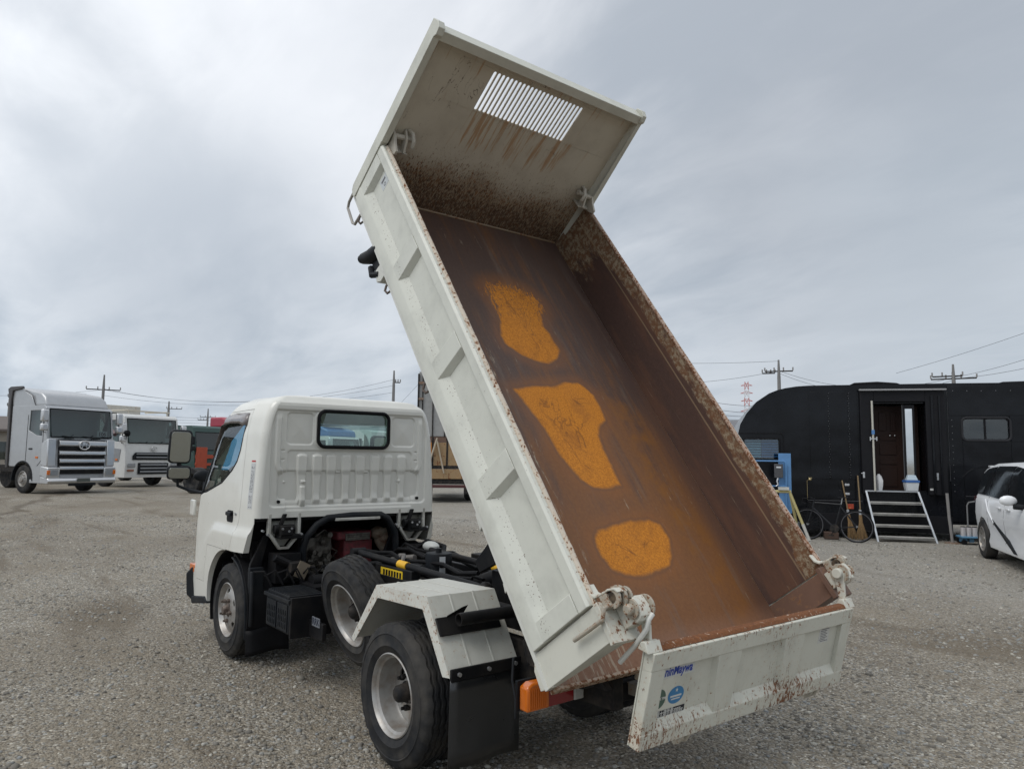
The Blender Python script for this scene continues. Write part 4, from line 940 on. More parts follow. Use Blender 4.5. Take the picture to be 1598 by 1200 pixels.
def gate(s):
    U0, U1 = .118, 3.0
    mb = MB()   # profile: pressed sheet, recessed field between the rails
    prof = [(.8425, .0), (.845, .072), (.842, .082), (.815, .138), (.815, .312), (.8425, .322), (.8425, .372), (.834, .385), (.812, .385), (.806, .372), (.806, .0)]
    mb.prism([(s*v, w) for v, w in prof], 0, U0, U1)
    g = mb.build('side_gate', GP, TR, MBED, sharp=25, bevel=.0025)
    g['label'] = 'left side wall of the bed, pale painted and ribbed' if s > 0 else 'right side wall of the bed, rusty brown inside'
    for (a, b_) in ((.06, .205), (.75, .885), (1.445, 1.58), (2.15, 2.285)):
        r = MB(); a = max(a, U0+.002); lo_, hi_ = .076, .318; e = 0 if a < .15 else .028
        if s > 0 or True:
            vs = []
            for v, d in ((.8150, 0), (.8435, 1)):
                vs += [(a+e*d, s*v, lo_), (b_, s*v, lo_), (b_-.003*d, s*v, hi_), (a+e*d, s*v, hi_)]
            r.add(vs, [(0, 1, 2, 3), (4, 5, 6, 7), (0, 1, 5, 4), (1, 2, 6, 5), (2, 3, 7, 6), (3, 0, 4, 7)])
        r.build('rib', GP, g, sharp=25, bevel=.002)
    r = MB()   # triangular stiffener at the front end
    vs = []
    for v, d in ((.8150, 0), (.8435, 1)): vs += [(2.915-.03*(1-d), s*v, .078), (2.999, s*v, .078), (2.999, s*v, .318), (2.915-.03*(1-d), s*v, .318)]
    r.add(vs, [(0, 1, 2, 3), (4, 5, 6, 7), (0, 1, 5, 4), (1, 2, 6, 5), (2, 3, 7, 6), (3, 0, 4, 7)]); r.build('rib', GP, g, sharp=25, bevel=.002)
    i = MB().box(U0, U1+.04, min(s*.800, s*.8055), max(s*.800, s*.8055), .0, .375).build('inner_sheet', GI, g)
    rm = MB(); n = 60; rq = random.Random(int(s)+9)
    pts = [(U0+(U1-.01-U0)*k/n, s*(.806+.0015*(rq.random()-.5)), .384+.002*(rq.random()-.5)) for k in range(n+1)]
    rm.tube(pts, .0125, 10); rm.build('top_rim', RIM if s > 0 else rusty('brown_rim', (.40, .30, .24), .66, 80, rough=.6), g)
    mb = MB(); mb.tube([(2.66, s*.8432, .30), (2.655, s*.8434, .16)], .001, 4)
    return g
GL = gate(1); GR_ = gate(-1)
stk = paint('sticker_grey', (.52, .55, .56), .5, dirt=.05)
mb = MB(); mb.box(2.79, 2.865, .8151, .8158, .215, .30); o = mb.build('faded_sticker', stk, GL)
mb = MB(); mb.lathe([(.008, 0), (.012, 0), (.012, .0006), (.008, .0006)], 16, T_((2.81, .8158, .255)), closed=True); mb.box(2.835, 2.85, .8158, .8162, .23, .28); o2 = mb.build('sticker_print', paint('print_grey', (.12, .12, .13)), o)

# --- front guard panel with slots
GM, nt, b, oc = new_mat('guard_inside'); sx = nn(nt, 'ShaderNodeSeparateXYZ', inp={0: oc}); v_, w_ = sx.outputs[1], sx.outputs[2]
n1 = noise(nt, oc, 48, 9, .75, .2); n1b = noise(nt, oc, 70, 9, .78, .3, mapscale=(1, 1.9, .55), rot=(R(25), 0, 0)); n2 = noise(nt, oc, 2.6, 5, .6)
low_w = math_(nt, 'SUBTRACT', 1.0, sstep(nt, math_(nt, 'MULTIPLY_ADD', n2, .34, math_(nt, 'ADD', w_, -.17)), -.02, .68))
basec = mixc(nt, sstep(nt, noise(nt, oc, 6, 6), .4, .8), (.52, .48, .395), (.44, .40, .325))
v = math_(nt, 'ADD', math_(nt, 'MULTIPLY', n1b, 1.0), math_(nt, 'MULTIPLY', low_w, .20)); r1 = sstep(nt, v, .625, .68)
rc = mixc(nt, sstep(nt, n1, .42, .6), (.055, .026, .014), (.26, .105, .030)); rc = mixc(nt, math_(nt, 'MULTIPLY', sstep(nt, low_w, .55, .95), .7), rc, (.065, .040, .025))
stn = noise(nt, oc, 1, 5, .7, 0, mapscale=(1, 26, 1.6), rot=(R(-6), 0, 0)); band = math_(nt, 'MULTIPLY', sstep(nt, w_, .38, .60), math_(nt, 'SUBTRACT', 1.0, sstep(nt, w_, .74, .78)))
band = math_(nt, 'MULTIPLY', band, math_(nt, 'SUBTRACT', 1.0, sstep(nt, math_(nt, 'ABSOLUTE', v_), .36, .45)))
st2_ = math_(nt, 'MULTIPLY', sstep(nt, w_, .84, 1.03), .5)
stf = sstep(nt, math_(nt, 'ADD', stn, math_(nt, 'MULTIPLY', math_(nt, 'ADD', band, st2_), .17)), .62, .74)
c = mixc(nt, math_(nt, 'MULTIPLY', stf, .7), basec, (.34, .17, .055))
c = mixc(nt, math_(nt, 'MULTIPLY', sstep(nt, low_w, .25, .85), .75), c, (.215, .150, .085))
c = mixc(nt, r1, c, rc)
scn = noise(nt, oc, 1, 3, .6, 1.5, mapscale=(1, 9, 3), rot=(R(30), 0, 0)); lnn = math_(nt, 'ABSOLUTE', math_(nt, 'SUBTRACT', scn, .5)); gate_ = sstep(nt, noise(nt, oc, 2.1, 2, .5, loc=(3, 1, 0)), .54, .60)
c = mixc(nt, math_(nt, 'MULTIPLY', math_(nt, 'MULTIPLY', math_(nt, 'SUBTRACT', 1.0, sstep(nt, lnn, .002, .007)), gate_), .8), c, (.05, .02, .012))
setc(nt, b, c); b.inputs['Roughness'].default_value = .6; bump(nt, b, math_(nt, 'MULTIPLY', r1, -1.0), .4, .002)
mb = MB(); U = 3.05
NS_, v0, v1, s0, s1 = 23, .392, -.318, .752, 1.003
pitch = (v0-v1)/NS_; r = .0098
def q(vs, f): mb.add([(U, a, b_) for a, b_ in vs], f)
q([(.81, 0), (-.84, 0), (-.84, s0-.01), (.81, s0-.01)], [(0, 1, 2, 3)])
q([(.81, s1+.01), (-.84, s1+.01), (-.84, 1.06), (.81, 1.06)], [(0, 1, 2, 3)])
q([(.81, s0-.01), (v0, s0-.01), (v0, s1+.01), (.81, s1+.01)], [(0, 1, 2, 3)])
q([(v1, s0-.01), (-.84, s0-.01), (-.84, s1+.01), (v1, s1+.01)], [(0, 1, 2, 3)])
for k in range(NS_):
    a = v0-pitch*k; b_ = a-pitch; cc = (a+b_)/2; n = 6
    topc = [(cc+r*math.cos(R(180*i/n)), s1-r+r*math.sin(R(180*i/n))) for i in range(n+1)]      # from +v to -v
    botc = [(cc+r*math.cos(R(180*i/n)), s0+r-r*math.sin(R(180*i/n))) for i in range(n+1)]
    q([(a, s0-.01), (a, s1+.01), topc[0], botc[0]], [(0, 1, 2, 3)]); q([(b_, s0-.01), (b_, s1+.01), topc[-1], botc[-1]], [(0, 1, 2, 3)])
    h = n//2
    q([(a, s1+.01)]+topc[:h+1]+[(cc, s1+.01)], [tuple(range(h+3))]); q([(b_, s1+.01)]+topc[h:][::-1]+[(cc, s1+.01)], [tuple(range(h+3))])
    q([(a, s0-.01)]+botc[:h+1]+[(cc, s0-.01)], [tuple(range(h+3))]); q([(b_, s0-.01)]+botc[h:][::-1]+[(cc, s0-.01)], [tuple(range(h+3))])
gp = mb.build('guard_panel', GM, TR, MBED, sharp=30); gp['label'] = 'tall slotted front guard panel of the bed'
gp.data.polygons.foreach_set('use_smooth', [False]*len(gp.data.polygons)); sd_ = gp.modifiers.new('s', 'SOLIDIFY'); sd_.thickness = .006; sd_.offset = 0
fp = rusty('frame_paint', (.56, .56, .49), .40, 45)
for s in (1, -1):
    mb = MB(); mb.prism([(3.0, .40), (3.0, 1.065), (2.985, 1.085), (2.992, 1.125), (3.03, 1.14), (3.085, 1.125), (3.085, .03), (3.07, .0), (3.03, -.015), (3.005, .0), (3.005, .40)], 1, min(s*.848, s*.808), max(s*.848, s*.808))
    mb.build('guard_post', fp, TR, MBED, bevel=.003)
mb = MB(); mb.prism([(3.0, 1.055), (2.996, 1.112), (3.085, 1.112), (3.085, 1.06)], 1, -.808, .808); mb.build('guard_top_rail', fp, TR, MBED, bevel=.003)
mb = MB(); mb.box(3.054, 3.085, -.808, .808, -.02, .05); mb.box(3.054, 3.09, -.808, .808, .40, .46)
for y in (-.45, 0, .45): mb.box(3.054, 3.09, y-.03, y+.03, .05, .40)
mb.build('guard_rear_rib', fp, TR, MBED)
def lean_in(o):      # the right end of the guard leans slightly inwards towards its top
    for v in o.data.vertices:
        if v.co.y < -.35: v.co.y += min(1.0, (-.35-v.co.y)/.498)*.088*max(0.0, v.co.z-.42)/.70
for o in [o for o in TR.children if o.name.split('.')[0] in ('guard_panel', 'guard_post', 'guard_top_rail')]: lean_in(o)
# weld seam line low on the guard and at the floor joint
mb = MB(); mb.tube([(3.044, v, .004) for v in np.linspace(.79, -.79, 30)], .007, 6); mb.build('weld_seam', rusty('weld_brown', (.24, .18, .12), .6, 60), TR, MBED)

# --- hinges of the side gates at the front corners
for s in (1, -1):
    mb = MB(); P = [(3.0, .36), (2.90, .40), (2.90, .425), (2.955, .445), (2.995, .47), (3.04, .475), (3.045, .36)]
    mb.prism(P, 1, s*.79-.008, s*.79+.008)
    mb.prism([(2.97, .375), (2.94, .40), (2.98, .475), (3.04, .50), (3.046, .45)], 1, s*.72-.007, s*.72+.007)
    mb.tube([(3.01, s*.80, .455), (3.01, s*.70, .462), (3.015, s*.665, .465)], [.017, .017, .02], 10)
    mb.tube([(3.04, s*.70, .50), (3.0, s*.69, .505), (2.965, s*.685, .48), (2.955, s*.68, .44)], .012, 8)
    mb.box(2.955, 3.045, s*.74-.05, s*.74+.05, .385, .395)
    mb.build('gate_hinge', rusty('hinge_paint', (.42, .39, .33), .52, 50), TR, MBED, bevel=.002)
# --- rear corner posts
BRN = rusty('brown_post', (.15, .085, .06), .52, 30, rough=.6)
PP = rusty('post_paint', (.565, .56, .49), .475, 42, bias=((2, .03, -.05, .10), (2, .39, .43, .12)), rough=.45)
for s in (1, -1):
    mb = MB()
    sec = []   # outer face quad ring then inner wedge, sampled along w
    W_ = [-.02, .10, .20, .30, .415]
    for w in W_:
        k = (w+.02)/.435; vin = .80-.10*k
        sec.append([(.112, s*.826, w), (-.030, s*.830, w), (-.030, s*(vin if vin < .822 else .822), w), (.112, s*.802, w)])
    vs = [p for r_ in sec for p in r_]; n = len(sec)
    mb.add(vs, [(i*4+j, i*4+(j+1) % 4, (i+1)*4+(j+1) % 4, (i+1)*4+j) for i in range(n-1) for j in range(4)]+[(0, 1, 2, 3), tuple((n-1)*4+j for j in range(4))])
    mb.add([(.105, s*.828, -.02), (.06, s*.828, -.055), (-.018, s*.828, -.062), (-.034, s*.828, .02), (.105, s*.808, -.02), (.06, s*.808, -.055), (-.018, s*.808, -.062), (-.034, s*.808, .02)], [(0, 1, 2, 3), (4, 5, 6, 7), (0, 1, 5, 4), (1, 2, 6, 5), (2, 3, 7, 6), (3, 0, 4, 7)])
    mb.prism([(.112, .40), (-.045, .40), (-.045, .425), (.112, .425)], 1, min(s*.695, s*.838), max(s*.695, s*.838))
    po = mb.build('corner_post', PP if s > 0 else BRN, TR, MBED, sharp=25, bevel=.002)
    mb = MB(); mb.prism([(.074, .4255), (-.006, .4255), (-.012, .505), (.0, .522), (.030, .532), (.078, .522)], 1, min(s*.700, s*.762), max(s*.700, s*.762))
    mb.build('pivot_box', PP, po, bevel=.004)
    mb = MB(); rib_ = [(.20, .383), (.165, .388), (.145, .405), (.137, .44), (.133, .48), (.120, .512), (.098, .524)]
    inn = [(.098, .516), (.114, .505), (.125, .478), (.129, .44), (.136, .40), (.16, .380), (.20, .375)]
    mb.prism(rib_+inn, 1, min(s*.765, s*.815), max(s*.765, s*.815)); mb.build('hinge_strap', PP, po, bevel=.002)
    HP = rusty('hinge_paint2', (.36, .33, .27), .60, 70) if s > 0 else HP
    mb = MB()
    for (ya, yb, a0, a1, ro, cu, cw0) in ((.800, .812, 20, 200, .040, .098, .478), (.775, .786, 0, 170, .044, .095, .482), (.752, .762, 30, 210, .040, .090, .488)):
        mb.prism(arc(cu, cw0, ro, a0, a1, 10)+arc(cu, cw0, ro*.52, a0, a1, 10)[::-1], 1, min(s*ya, s*yb), max(s*ya, s*yb))
    mb.prism([(.13, .4255), (.075, .4255), (.070, .47), (.10, .46), (.125, .465)], 1, min(s*.75, s*.815), max(s*.75, s*.815))
    for (ya, yb, ro) in ((.764, .772, .036), (.690, .698, .046)):
        mb.lathe([(.0, ya), (ro, ya), (ro, yb), (.0, yb)] if s > 0 else [(.0, -yb), (ro, -yb), (ro, -ya), (.0, -ya)], 18, T_((.037, 0, .502)))
    mb.tube([(.037, s*.69, .502), (.037, s*.79, .502)], .014, 12)
    mb.tube([(.037, s*.772, .502), (.037, s*.792, .502), (.037, s*.797, .502)], [.021, .021, .015], 14)
    mb.tube([(.085, s*.80, .455), (.075, s*.84, .45), (.043, s*.849, .426), (.045, s*.850, .34), (.049, s*.850, .251)], .0085, 10)
    mb.build('tailgate_hinge', HP, po, bevel=.0015)
    MB().tube([(.093, s*.755, .482), (.093, s*.808, .478)], .022, 12).build('greased_bush', paint('grease', (.03, .024, .02), .5, dirt=.6, dcol=(.12, .09, .06), nscale=40), po)
# --- hooks and handle along the bottom edge
hk = paint('hook_iron', (.12, .09, .075), .7, dirt=.5)
for u0 in (2.87, 2.27, 1.55):
    mb = MB(); mb.tube([(u0+.02, .80, -.03), (u0, .83, -.045), (u0-.02, .835, -.065), (u0-.045, .83, -.06), (u0-.05, .825, -.04)], .007, 8); mb.build('rope_hook', hk, TR, MBED)
mb = MB(); mb.tube([(3.085, .82, -.02), (3.085, .82, -.10), (3.065, .82, -.132), (2.93, .82, -.140), (2.90, .82, -.125), (2.885, .82, -.01)], .009, 8); mb.build('grab_handle', paint('handle_steel', (.36, .34, .31), .5, metal=.4), TR, MBED)
mb = MB(); mb.tube([(2.56, .78, -.02), (2.60, .80, -.12), (2.645, .81, -.175)], [.055, .045, .034], 12); mb.tube([(2.645, .81, -.175), (2.66, .812, -.195)], [.026, .026], 12); mb.box(2.44, 2.56, .70, .80, -.13, -.03); mb.tube([(2.54, .80, -.15), (2.48, .81, -.155), (2.43, .80, -.10)], .020, 8)
mb.build('work_lamp', M_plastic, TR, MBED)
mb = MB(); mb.prism([(2.37, -.02), (2.37, -.10), (2.40, -.14), (2.47, -.12), (2.46, -.03)], 1, .74, .81); mb.prism([(.86, -.01), (.80, -.08), (.72, -.09), (.74, -.04), (.66, -.05), (.68, -.01)], 1, .74, .80); mb.prism([(.47, -.01), (.44, -.05), (.40, -.06), (.41, -.01)], 1, .78, .82)
mb.build('bed_bracket', UB, TR, MBED, bevel=.003)
mb = MB(); mb.prism([(-.03, -.03), (.06, -.03), (.05, -.075), (-.01, -.085)], 1, .22, .235); mb.tube([(.0, .2275, -.05), (-.03, .2275, -.075), (-.055, .2275, -.11), (-.07, .2275, -.10)], .014, 8); mb.tube([(.0, .26, -.05), (-.03, .26, -.07), (-.05, .26, -.10)], .012, 8)
mb.build('latch_claw', rusty('claw_rust', (.3, .26, .2), .6, 60), TR, MBED)

# --- hanging tailgate: x outward, z up, hung from the pins
TA = R(12.75); pin = MBED @ Vector((.039, 0, .502))
MT = Matrix(((-math.cos(TA), 0, -math.sin(TA), pin.x), (0, -1, 0, 0), (-math.sin(TA), 0, math.cos(TA), pin.z), (0, 0, 0, 1)))
TP = rusty('tailgate_paint', (.56, .555, .48), .515, 60, bias=((2, -.36, -.44, .07), (2, -.22, -.14, .055)), streak=(8, 30, 5), rough=.45)
N0, N1, Z0, Z1, YH = .038, .092, -.508, -.140, .71
def tg(name, mb, mat=TP, par=None, **k): return mb.build(name, mat, par or TR, None if par else MT, **k)
mb = MB(); mb.box(N0, N0+.006, -YH, YH, Z0+.002, Z1-.002)
tgo = tg('tailgate', mb); tgo['label'] = 'tailgate hanging open, chipped and rust-streaked'
mb = MB(); mb.prism([(N0+.0065, Z1), (N1, Z1), (N1, Z1-.068), (N0+.028, Z1-.075), (N0+.0065, Z1-.075)], 1, -YH, YH); tg('top_rail', mb, par=tgo, sharp=25, bevel=.004)
RR = rusty('rail_rust', (.40, .33, .27), .80, 55, rough=.65)
mb = MB(); mb.prism([(N0-.006, Z1+.001), (N0+.004, Z1+.012), (N0+.03, Z1+.014), (N0+.045, Z1+.001)], 1, -YH+.015, YH-.015); tg('rubbing_strip', mb, RR, par=tgo, bevel=.004)
mb = MB(); mb.prism([(N0+.0065, Z0), (N1, Z0), (N1, Z0+.062), (N1-.004, Z0+.066), (N0+.024, Z0+.108), (N0+.0065, Z0+.112)], 1, -YH, YH); tg('bottom_rail', mb, par=tgo, sharp=25, bevel=.004)
for (a, b_) in ((-YH, -YH+.078), (YH-.078, YH)): mb = MB(); mb.box(N0+.0065, N1-.0015, a+.0008, b_-.0008, Z0+.05, Z1-.05); tg('stile', mb, par=tgo, bevel=.004)
for yc in (-.235, .235):
    mb = MB(); vs = []
    for n_, hwb, hwt in ((N0+.0065, .088, .105), (N1-.002, .055, .075)): vs += [(n_, yc-hwb, Z0+.05), (n_, yc+hwb, Z0+.05), (n_, yc+hwt, Z1-.05), (n_, yc-hwt, Z1-.05)]
    mb.add(vs, [(0, 1, 2, 3), (4, 5, 6, 7), (0, 1, 5, 4), (1, 2, 6, 5), (2, 3, 7, 6), (3, 0, 4, 7)]); tg('rib', mb, par=tgo, sharp=25, bevel=.003)
mb = MB(); mb.box(N0+.0065, N0+.030, -YH+.078, YH-.078, Z0+.1, Z1-.07); tg('field_sheet', mb, par=tgo)
FN = N0+.030
for s in (1, -1):
    mb = MB(); y = -s*.695
    mb.prism([(-.022, .018), (.010, .022), (.028, .004), (.030, -.02), (.052, -.10), (.080, Z1+.002), (.030, Z1+.002), (.008, -.08), (-.020, -.02)], 1, y-.007, y+.007)
    mb.prism([(.030, Z1), (.085, Z1), (.06, Z1+.035), (.04, Z1+.03)], 1, y-.04, y+.04)
    mb.tube([(.0, y-.03, 0), (.0, y+.03, 0)], .024, 16)
    tg('tailgate_arm', mb, PP, tgo, bevel=.003)
mb = MB(); mb.tube([(.045, -.70, -.010), (.047, -.72, -.029), (.050, -.724, -.06), (.010, -.724, -.14), (-.048, -.722, -.231)], .0095, 10)
tg('lever_rod', mb, paint('rod_paint', (.60, .60, .56), .45), tgo)
for yy in (-.43, .50):
    mb = MB()
    for d in (-.022, .022): mb.prism([(.03, Z0+.004), (.09, Z0+.004), (.075, Z0-.035), (.055, Z0-.05), (.03, Z0-.03)], 1, yy+d-.006, yy+d+.006)
    mb.cyl((.062, yy-.03, Z0-.028), (.062, yy+.03, Z0-.028), .008, 8); tg('latch_lug', mb, rusty('lug_rust', (.45, .42, .35), .55, 60), tgo, bevel=.002)
# decals
blue, grn = paint('decal_blue', (.02, .05, .30), .5, dirt=.08), paint('decal_green', (.07, .12, .09), .5, dirt=.15)
lb = paint('decal_light_blue', (.04, .18, .36), .5, dirt=.1); dk_ = paint('decal_black', (.03, .03, .035), .5, dirt=.1); wht = paint('decal_white', (.55, .55, .52), .5, dirt=.1)
def MTX(y, z, n=None):   # text plane on the tailgate face: text x runs to the viewer's right
    n = FN+.0006 if n is None else n
    return Matrix(((0, 0, 1, n), (1, 0, 0, y), (0, 1, 0, z), (0, 0, 0, 1)))
bgp = paint('decal_clear_grey', (.50, .51, .49), .45, dirt=.05)
MB().box(FN, FN+.0005, -.610, -.43, -.262, -.214).build('sticker', bgp, tgo)
text('ninMaywa', .050, blue, 'brand_text', tgo, MTX(-.522, -.238, FN+.0008), bold=.0012, sx=.80, shear=.12)
MB().lathe([(.0, 0), (.038, 0), (.038, .0006), (.0, .0006)], 32, T_((FN+.0003, -.612, -.338)) @ Matrix.Rotation(R(-90), 4, 'Z')).build('green_sticker', grn, tgo)
text('NOX PM', .017, wht, 'sticker_text', tgo, MTX(-.606, -.338, FN+.0014), bold=.0003)
mb = MB(); n = 36; vs = [(FN+.0008, -.515+.046*math.cos(2*math.pi*k/n), -.338+.034*math.sin(2*math.pi*k/n)) for k in range(n)]; mb.add(vs, [tuple(range(n))]); mb.build('blue_sticker', lb, tgo, recalc=False)
text('★', .02, wht, 'sticker_text', tgo, MTX(-.515, -.320, FN+.0012))
mb = MB(); mb.box(FN+.0009, FN+.0013, -.547, -.483, -.345, -.338); mb.box(FN+.0009, FN+.0013, -.54, -.49, -.355, -.350); mb.build('sticker_stripe', wht, tgo)
MB().box(FN+.0003, FN+.0009, -.622, -.452, -.420, -.386).build('load_sticker', dk_, tgo)
text('最大積載量3000kg', .032, wht, 'load_text', tgo, MTX(-.537, -.403, FN+.0012), bold=.0002, sx=.60)
o = MB().box(FN, FN+.0006, .475, .565, -.29, -.215).build('white_sticker', wht, tgo)
mb = MB(); rq = random.Random(2)
for k in range(8): mb.box(FN+.0007, FN+.001, .482+.01*rq.random(), .53+.028*rq.random(), -.283+.008*k, -.280+.008*k)
mb.build('sticker_print', paint('print_grey', (.2, .2, .2)), o)
# ================================================================== THE BLACK LIVING TRUCK and what stands before it
# local frame: x along its side (to the viewer's right), y into it, z up
FO, FZ = Vector((5.5706, -11.3129, 0)), R(-141.9256)
def FW(x, y, z=0):
    return Vector((FO.x+x*math.cos(FZ)-y*math.sin(FZ), FO.y+x*math.sin(FZ)+y*math.cos(FZ), z))
BP = paint('gloss_black_panel', (.004, .0045, .006), .22, dirt=.35, dcol=(.008, .009, .012), coat=.9, nscale=2)
BP.node_tree.nodes['Principled BSDF'].inputs['Coat Roughness'].default_value = .12
_oc = [n for n in BP.node_tree.nodes if n.type == 'TEX_COORD'][0].outputs['Object']; bump(BP.node_tree, BP.node_tree.nodes['Principled BSDF'], noise(BP.node_tree, _oc, 1.1, 2, .4), .5, .12)
BP.node_tree.nodes['Principled BSDF'].inputs['Specular IOR Level'].default_value = .16
BK = paint('black_trim', (.010, .010, .012), .45, dirt=.2)
BT = thing('camper_truck', 'long gloss black truck-bodied van with an open doorway and rounded cab roof', 'camper truck', FO, FZ)
sil = [(-1.15, .35), (-1.2, .9), (-1.05, 1.25), (-.72, 1.55), (-.62, 1.75), (-.59, 2.12), (-.54, 2.34), (-.41, 2.57), (-.2, 2.82), (.06, 3.0), (.22, 3.065), (.39, 3.11), (.62, 3.145), (.86, 3.16), (3.48, 3.18), (9.0, 3.18), (9.0, .34), (3.5, .34), (3.5, .16), (-1.1, .16)]
body = MB().prism(sil, 1, 0, 2.35)
cut = MB().box(2.10, 3.07, -.1, .62, .975, 2.77)
win = MB().prism(rrect(-.47, .25, 1.60, 2.03, .04), 1, -.1, .10)
win2 = MB().prism(rrect(3.77, 4.58, 2.05, 2.45, .07), 1, -.1, .08)
me = boolean(body, [cut, win, win2], BP, 'body', 30); bo = link('body', me, BT, bevel=.025, seg=3)
MB().prism([(3.49, .36), (9.0, .36), (9.0, 3.13), (3.49, 3.13)], 1, -.022, -.0005).build('rear_box_side', BP, BT, bevel=.008) if False else None
for (x0, x1, z0, z1) in ((3.50, 9.0, 2.52, 3.12), (3.50, 3.74, .40, 2.515), (4.61, 9.0, 2.0, 2.515), (3.745, 4.605, 1.48, 2.02), (4.61, 9.0, .92, 1.995), (3.75, 9.0, .40, .915), (3.745, 4.605, .92, 1.475)):
    MB().box(x0, x1, -.018, -.0005, z0, z1).build('side_panel', BP, BT, bevel=.004)
for (x0, x1, z0, z1) in ((1.25, 1.61, 1.20, 3.02), (1.63, 1.80, 1.20, 3.02), (.86, 1.235, 1.20, 3.02)): MB().box(x0, x1, -.010, -.0005, z0, z1).build('side_panel', BP, BT, bevel=.003)
pale = paint('dusty_edge', (.07, .07, .075), .5)
mb = MB(); 
for x in (3.495,): mb.box(x-.003, x+.003, -.0125, -.001, 1.2, 3.02)
mb.box(.78, 1.84, -.006, -.001, .755, .765); mb.box(3.75, 9, -.022, -.018, .905, .912); tag(mb.build('seam_strip', pale, BT), kind='stuff')
mb = MB()
for x in (1.235, 1.625):
    for k in range(34): mb.sph((x+.012*(k % 2), -.014, 1.24+.053*k), .007, 6)
for k in range(20): mb.sph((3.60+.26*k, -.02, 3.02), .010, 6)
for k in range(12): mb.sph((3.56, -.02, 1.0+.13*k), .009, 6)
tag(mb.build('rivets', paint('rivet_grey', (.25, .25, .26), .4, metal=.6), BT), kind='stuff')
# porch frame and awning rail
mb = MB(); mb.box(1.84, 2.10, -.09, -.0005, .92, 3.02); mb.build('porch_frame', BK, BT, bevel=.01)
mb = MB(); mb.box(3.07, 3.43, -.09, -.0205, .92, 3.02); mb.build('porch_frame', BK, BT, bevel=.01)
mb = MB(); mb.box(2.10, 3.07, -.09, -.001, 2.80, 3.02); mb.build('porch_head', BK, BT, bevel=.01)
mb = MB(); mb.box(1.82, 3.45, -.16, -.09, 3.03, 3.06); mb.build('awning_rail', paint('rail_grey', (.30, .30, .30), .5), BT, bevel=.004)
mb = MB(); mb.box(3.16, 3.20, -.12, -.09, .95, 2.92); mb.box(3.30, 3.33, -.12, -.09, .95, 2.92); mb.build('frame_batten', BP, BT, bevel=.004)
mb = MB(); mb.prism([(1.72, 3.19), (1.80, 3.23), (2.25, 3.25), (2.62, 3.22), (2.70, 3.19)], 1, .2, .9); mb.build('roof_vent', BK, BT, bevel=.01)
mb = MB(); mb.prism([(4.50, 3.19), (4.6, 3.22), (5.0, 3.23), (5.2, 3.19)], 1, .2, .9); mb.build('roof_vent', BK, BT, bevel=.01)
# inner door, brown with panels
DB = paint('dark_brown_wood', (.030, .015, .011), .45, dirt=.3, nscale=4)
mb = MB().box(2.18, 3.05, .40, .44, .98, 2.74); d = mb.build('inner_door', DB, BT)
for (a, b_, z0, z1) in ((2.29, 2.44, 2.22, 2.62), (2.52, 2.62, 2.22, 2.62), (2.29, 2.62, 2.02, 2.12), (2.29, 2.62, 1.72, 1.94), (2.29, 2.62, 1.52, 1.60), (2.29, 2.62, 1.06, 1.44)):
    MB().box(a, b_, .385, .3995, z0, z1).build('door_panel', DB, d, bevel=.006)
mb = MB(); mb.sph((2.50, .37, 2.12), .018, 8); mb.sph((2.59, .37, 2.12), .018, 8); mb.build('door_knob', M_steel, d)
MB().box(2.11, 3.06, .02, .60, .978, .992).build('door_sill', BK, BT)
# open glazed leaf, mirroring the yard
mb = MB()
Ml = T_((2.655, -.02, 0)) @ Matrix.Rotation(R(-6), 4, 'Z')
fr_ = [(0, .045), (.175, .215)]
for a, b_ in fr_: mb.box(a, b_, 0, .03, 1.0, 2.74)
mb.box(.0451, .1749, 0, .03, 2.66, 2.74); mb.box(.0451, .1749, 0, .03, 1.0, 1.04)
lf_ = mb.build('glazed_door', BK, BT, Ml, bevel=.004)
mgl, nt, b, oc = new_mat('reflective_pane'); b.inputs['Metallic'].default_value = 1; setc(nt, b, mixc(nt, noise(nt, oc, 6, 4), (.72, .74, .74), (.55, .56, .56))); b.inputs['Roughness'].default_value = .06
MB().box(.046, .174, .010, .016, 1.041, 2.659).build('door_pane', mgl, lf_)
MB().box(-.012, -.001, -.005, .02, 1.0, 2.74).build('edge_strip', pale, lf_)
# white curtain pole with handles at the left of the doorway
wp = paint('cream_pole', (.48, .46, .40), .5)
mb = MB(); mb.tube([(2.055, -.13, 2.82), (2.06, -.13, 1.9), (2.065, -.13, .98)], .020, 10); pl_ = mb.build('white_post', wp, BT)
mb = MB(); mb.box(1.99, 2.01, -.16, -.12, 2.00, 2.08); mb.box(2.11, 2.13, -.16, -.12, 2.00, 2.08); mb.box(2.01, 2.11, -.155, -.13, 2.03, 2.05); mb.build('clamp', M_chrome, pl_)
MB().box(2.03, 2.085, -.16, -.135, 2.13, 2.22).build('blue_clip', paint('clip_blue', (.08, .20, .42), .5), pl_)
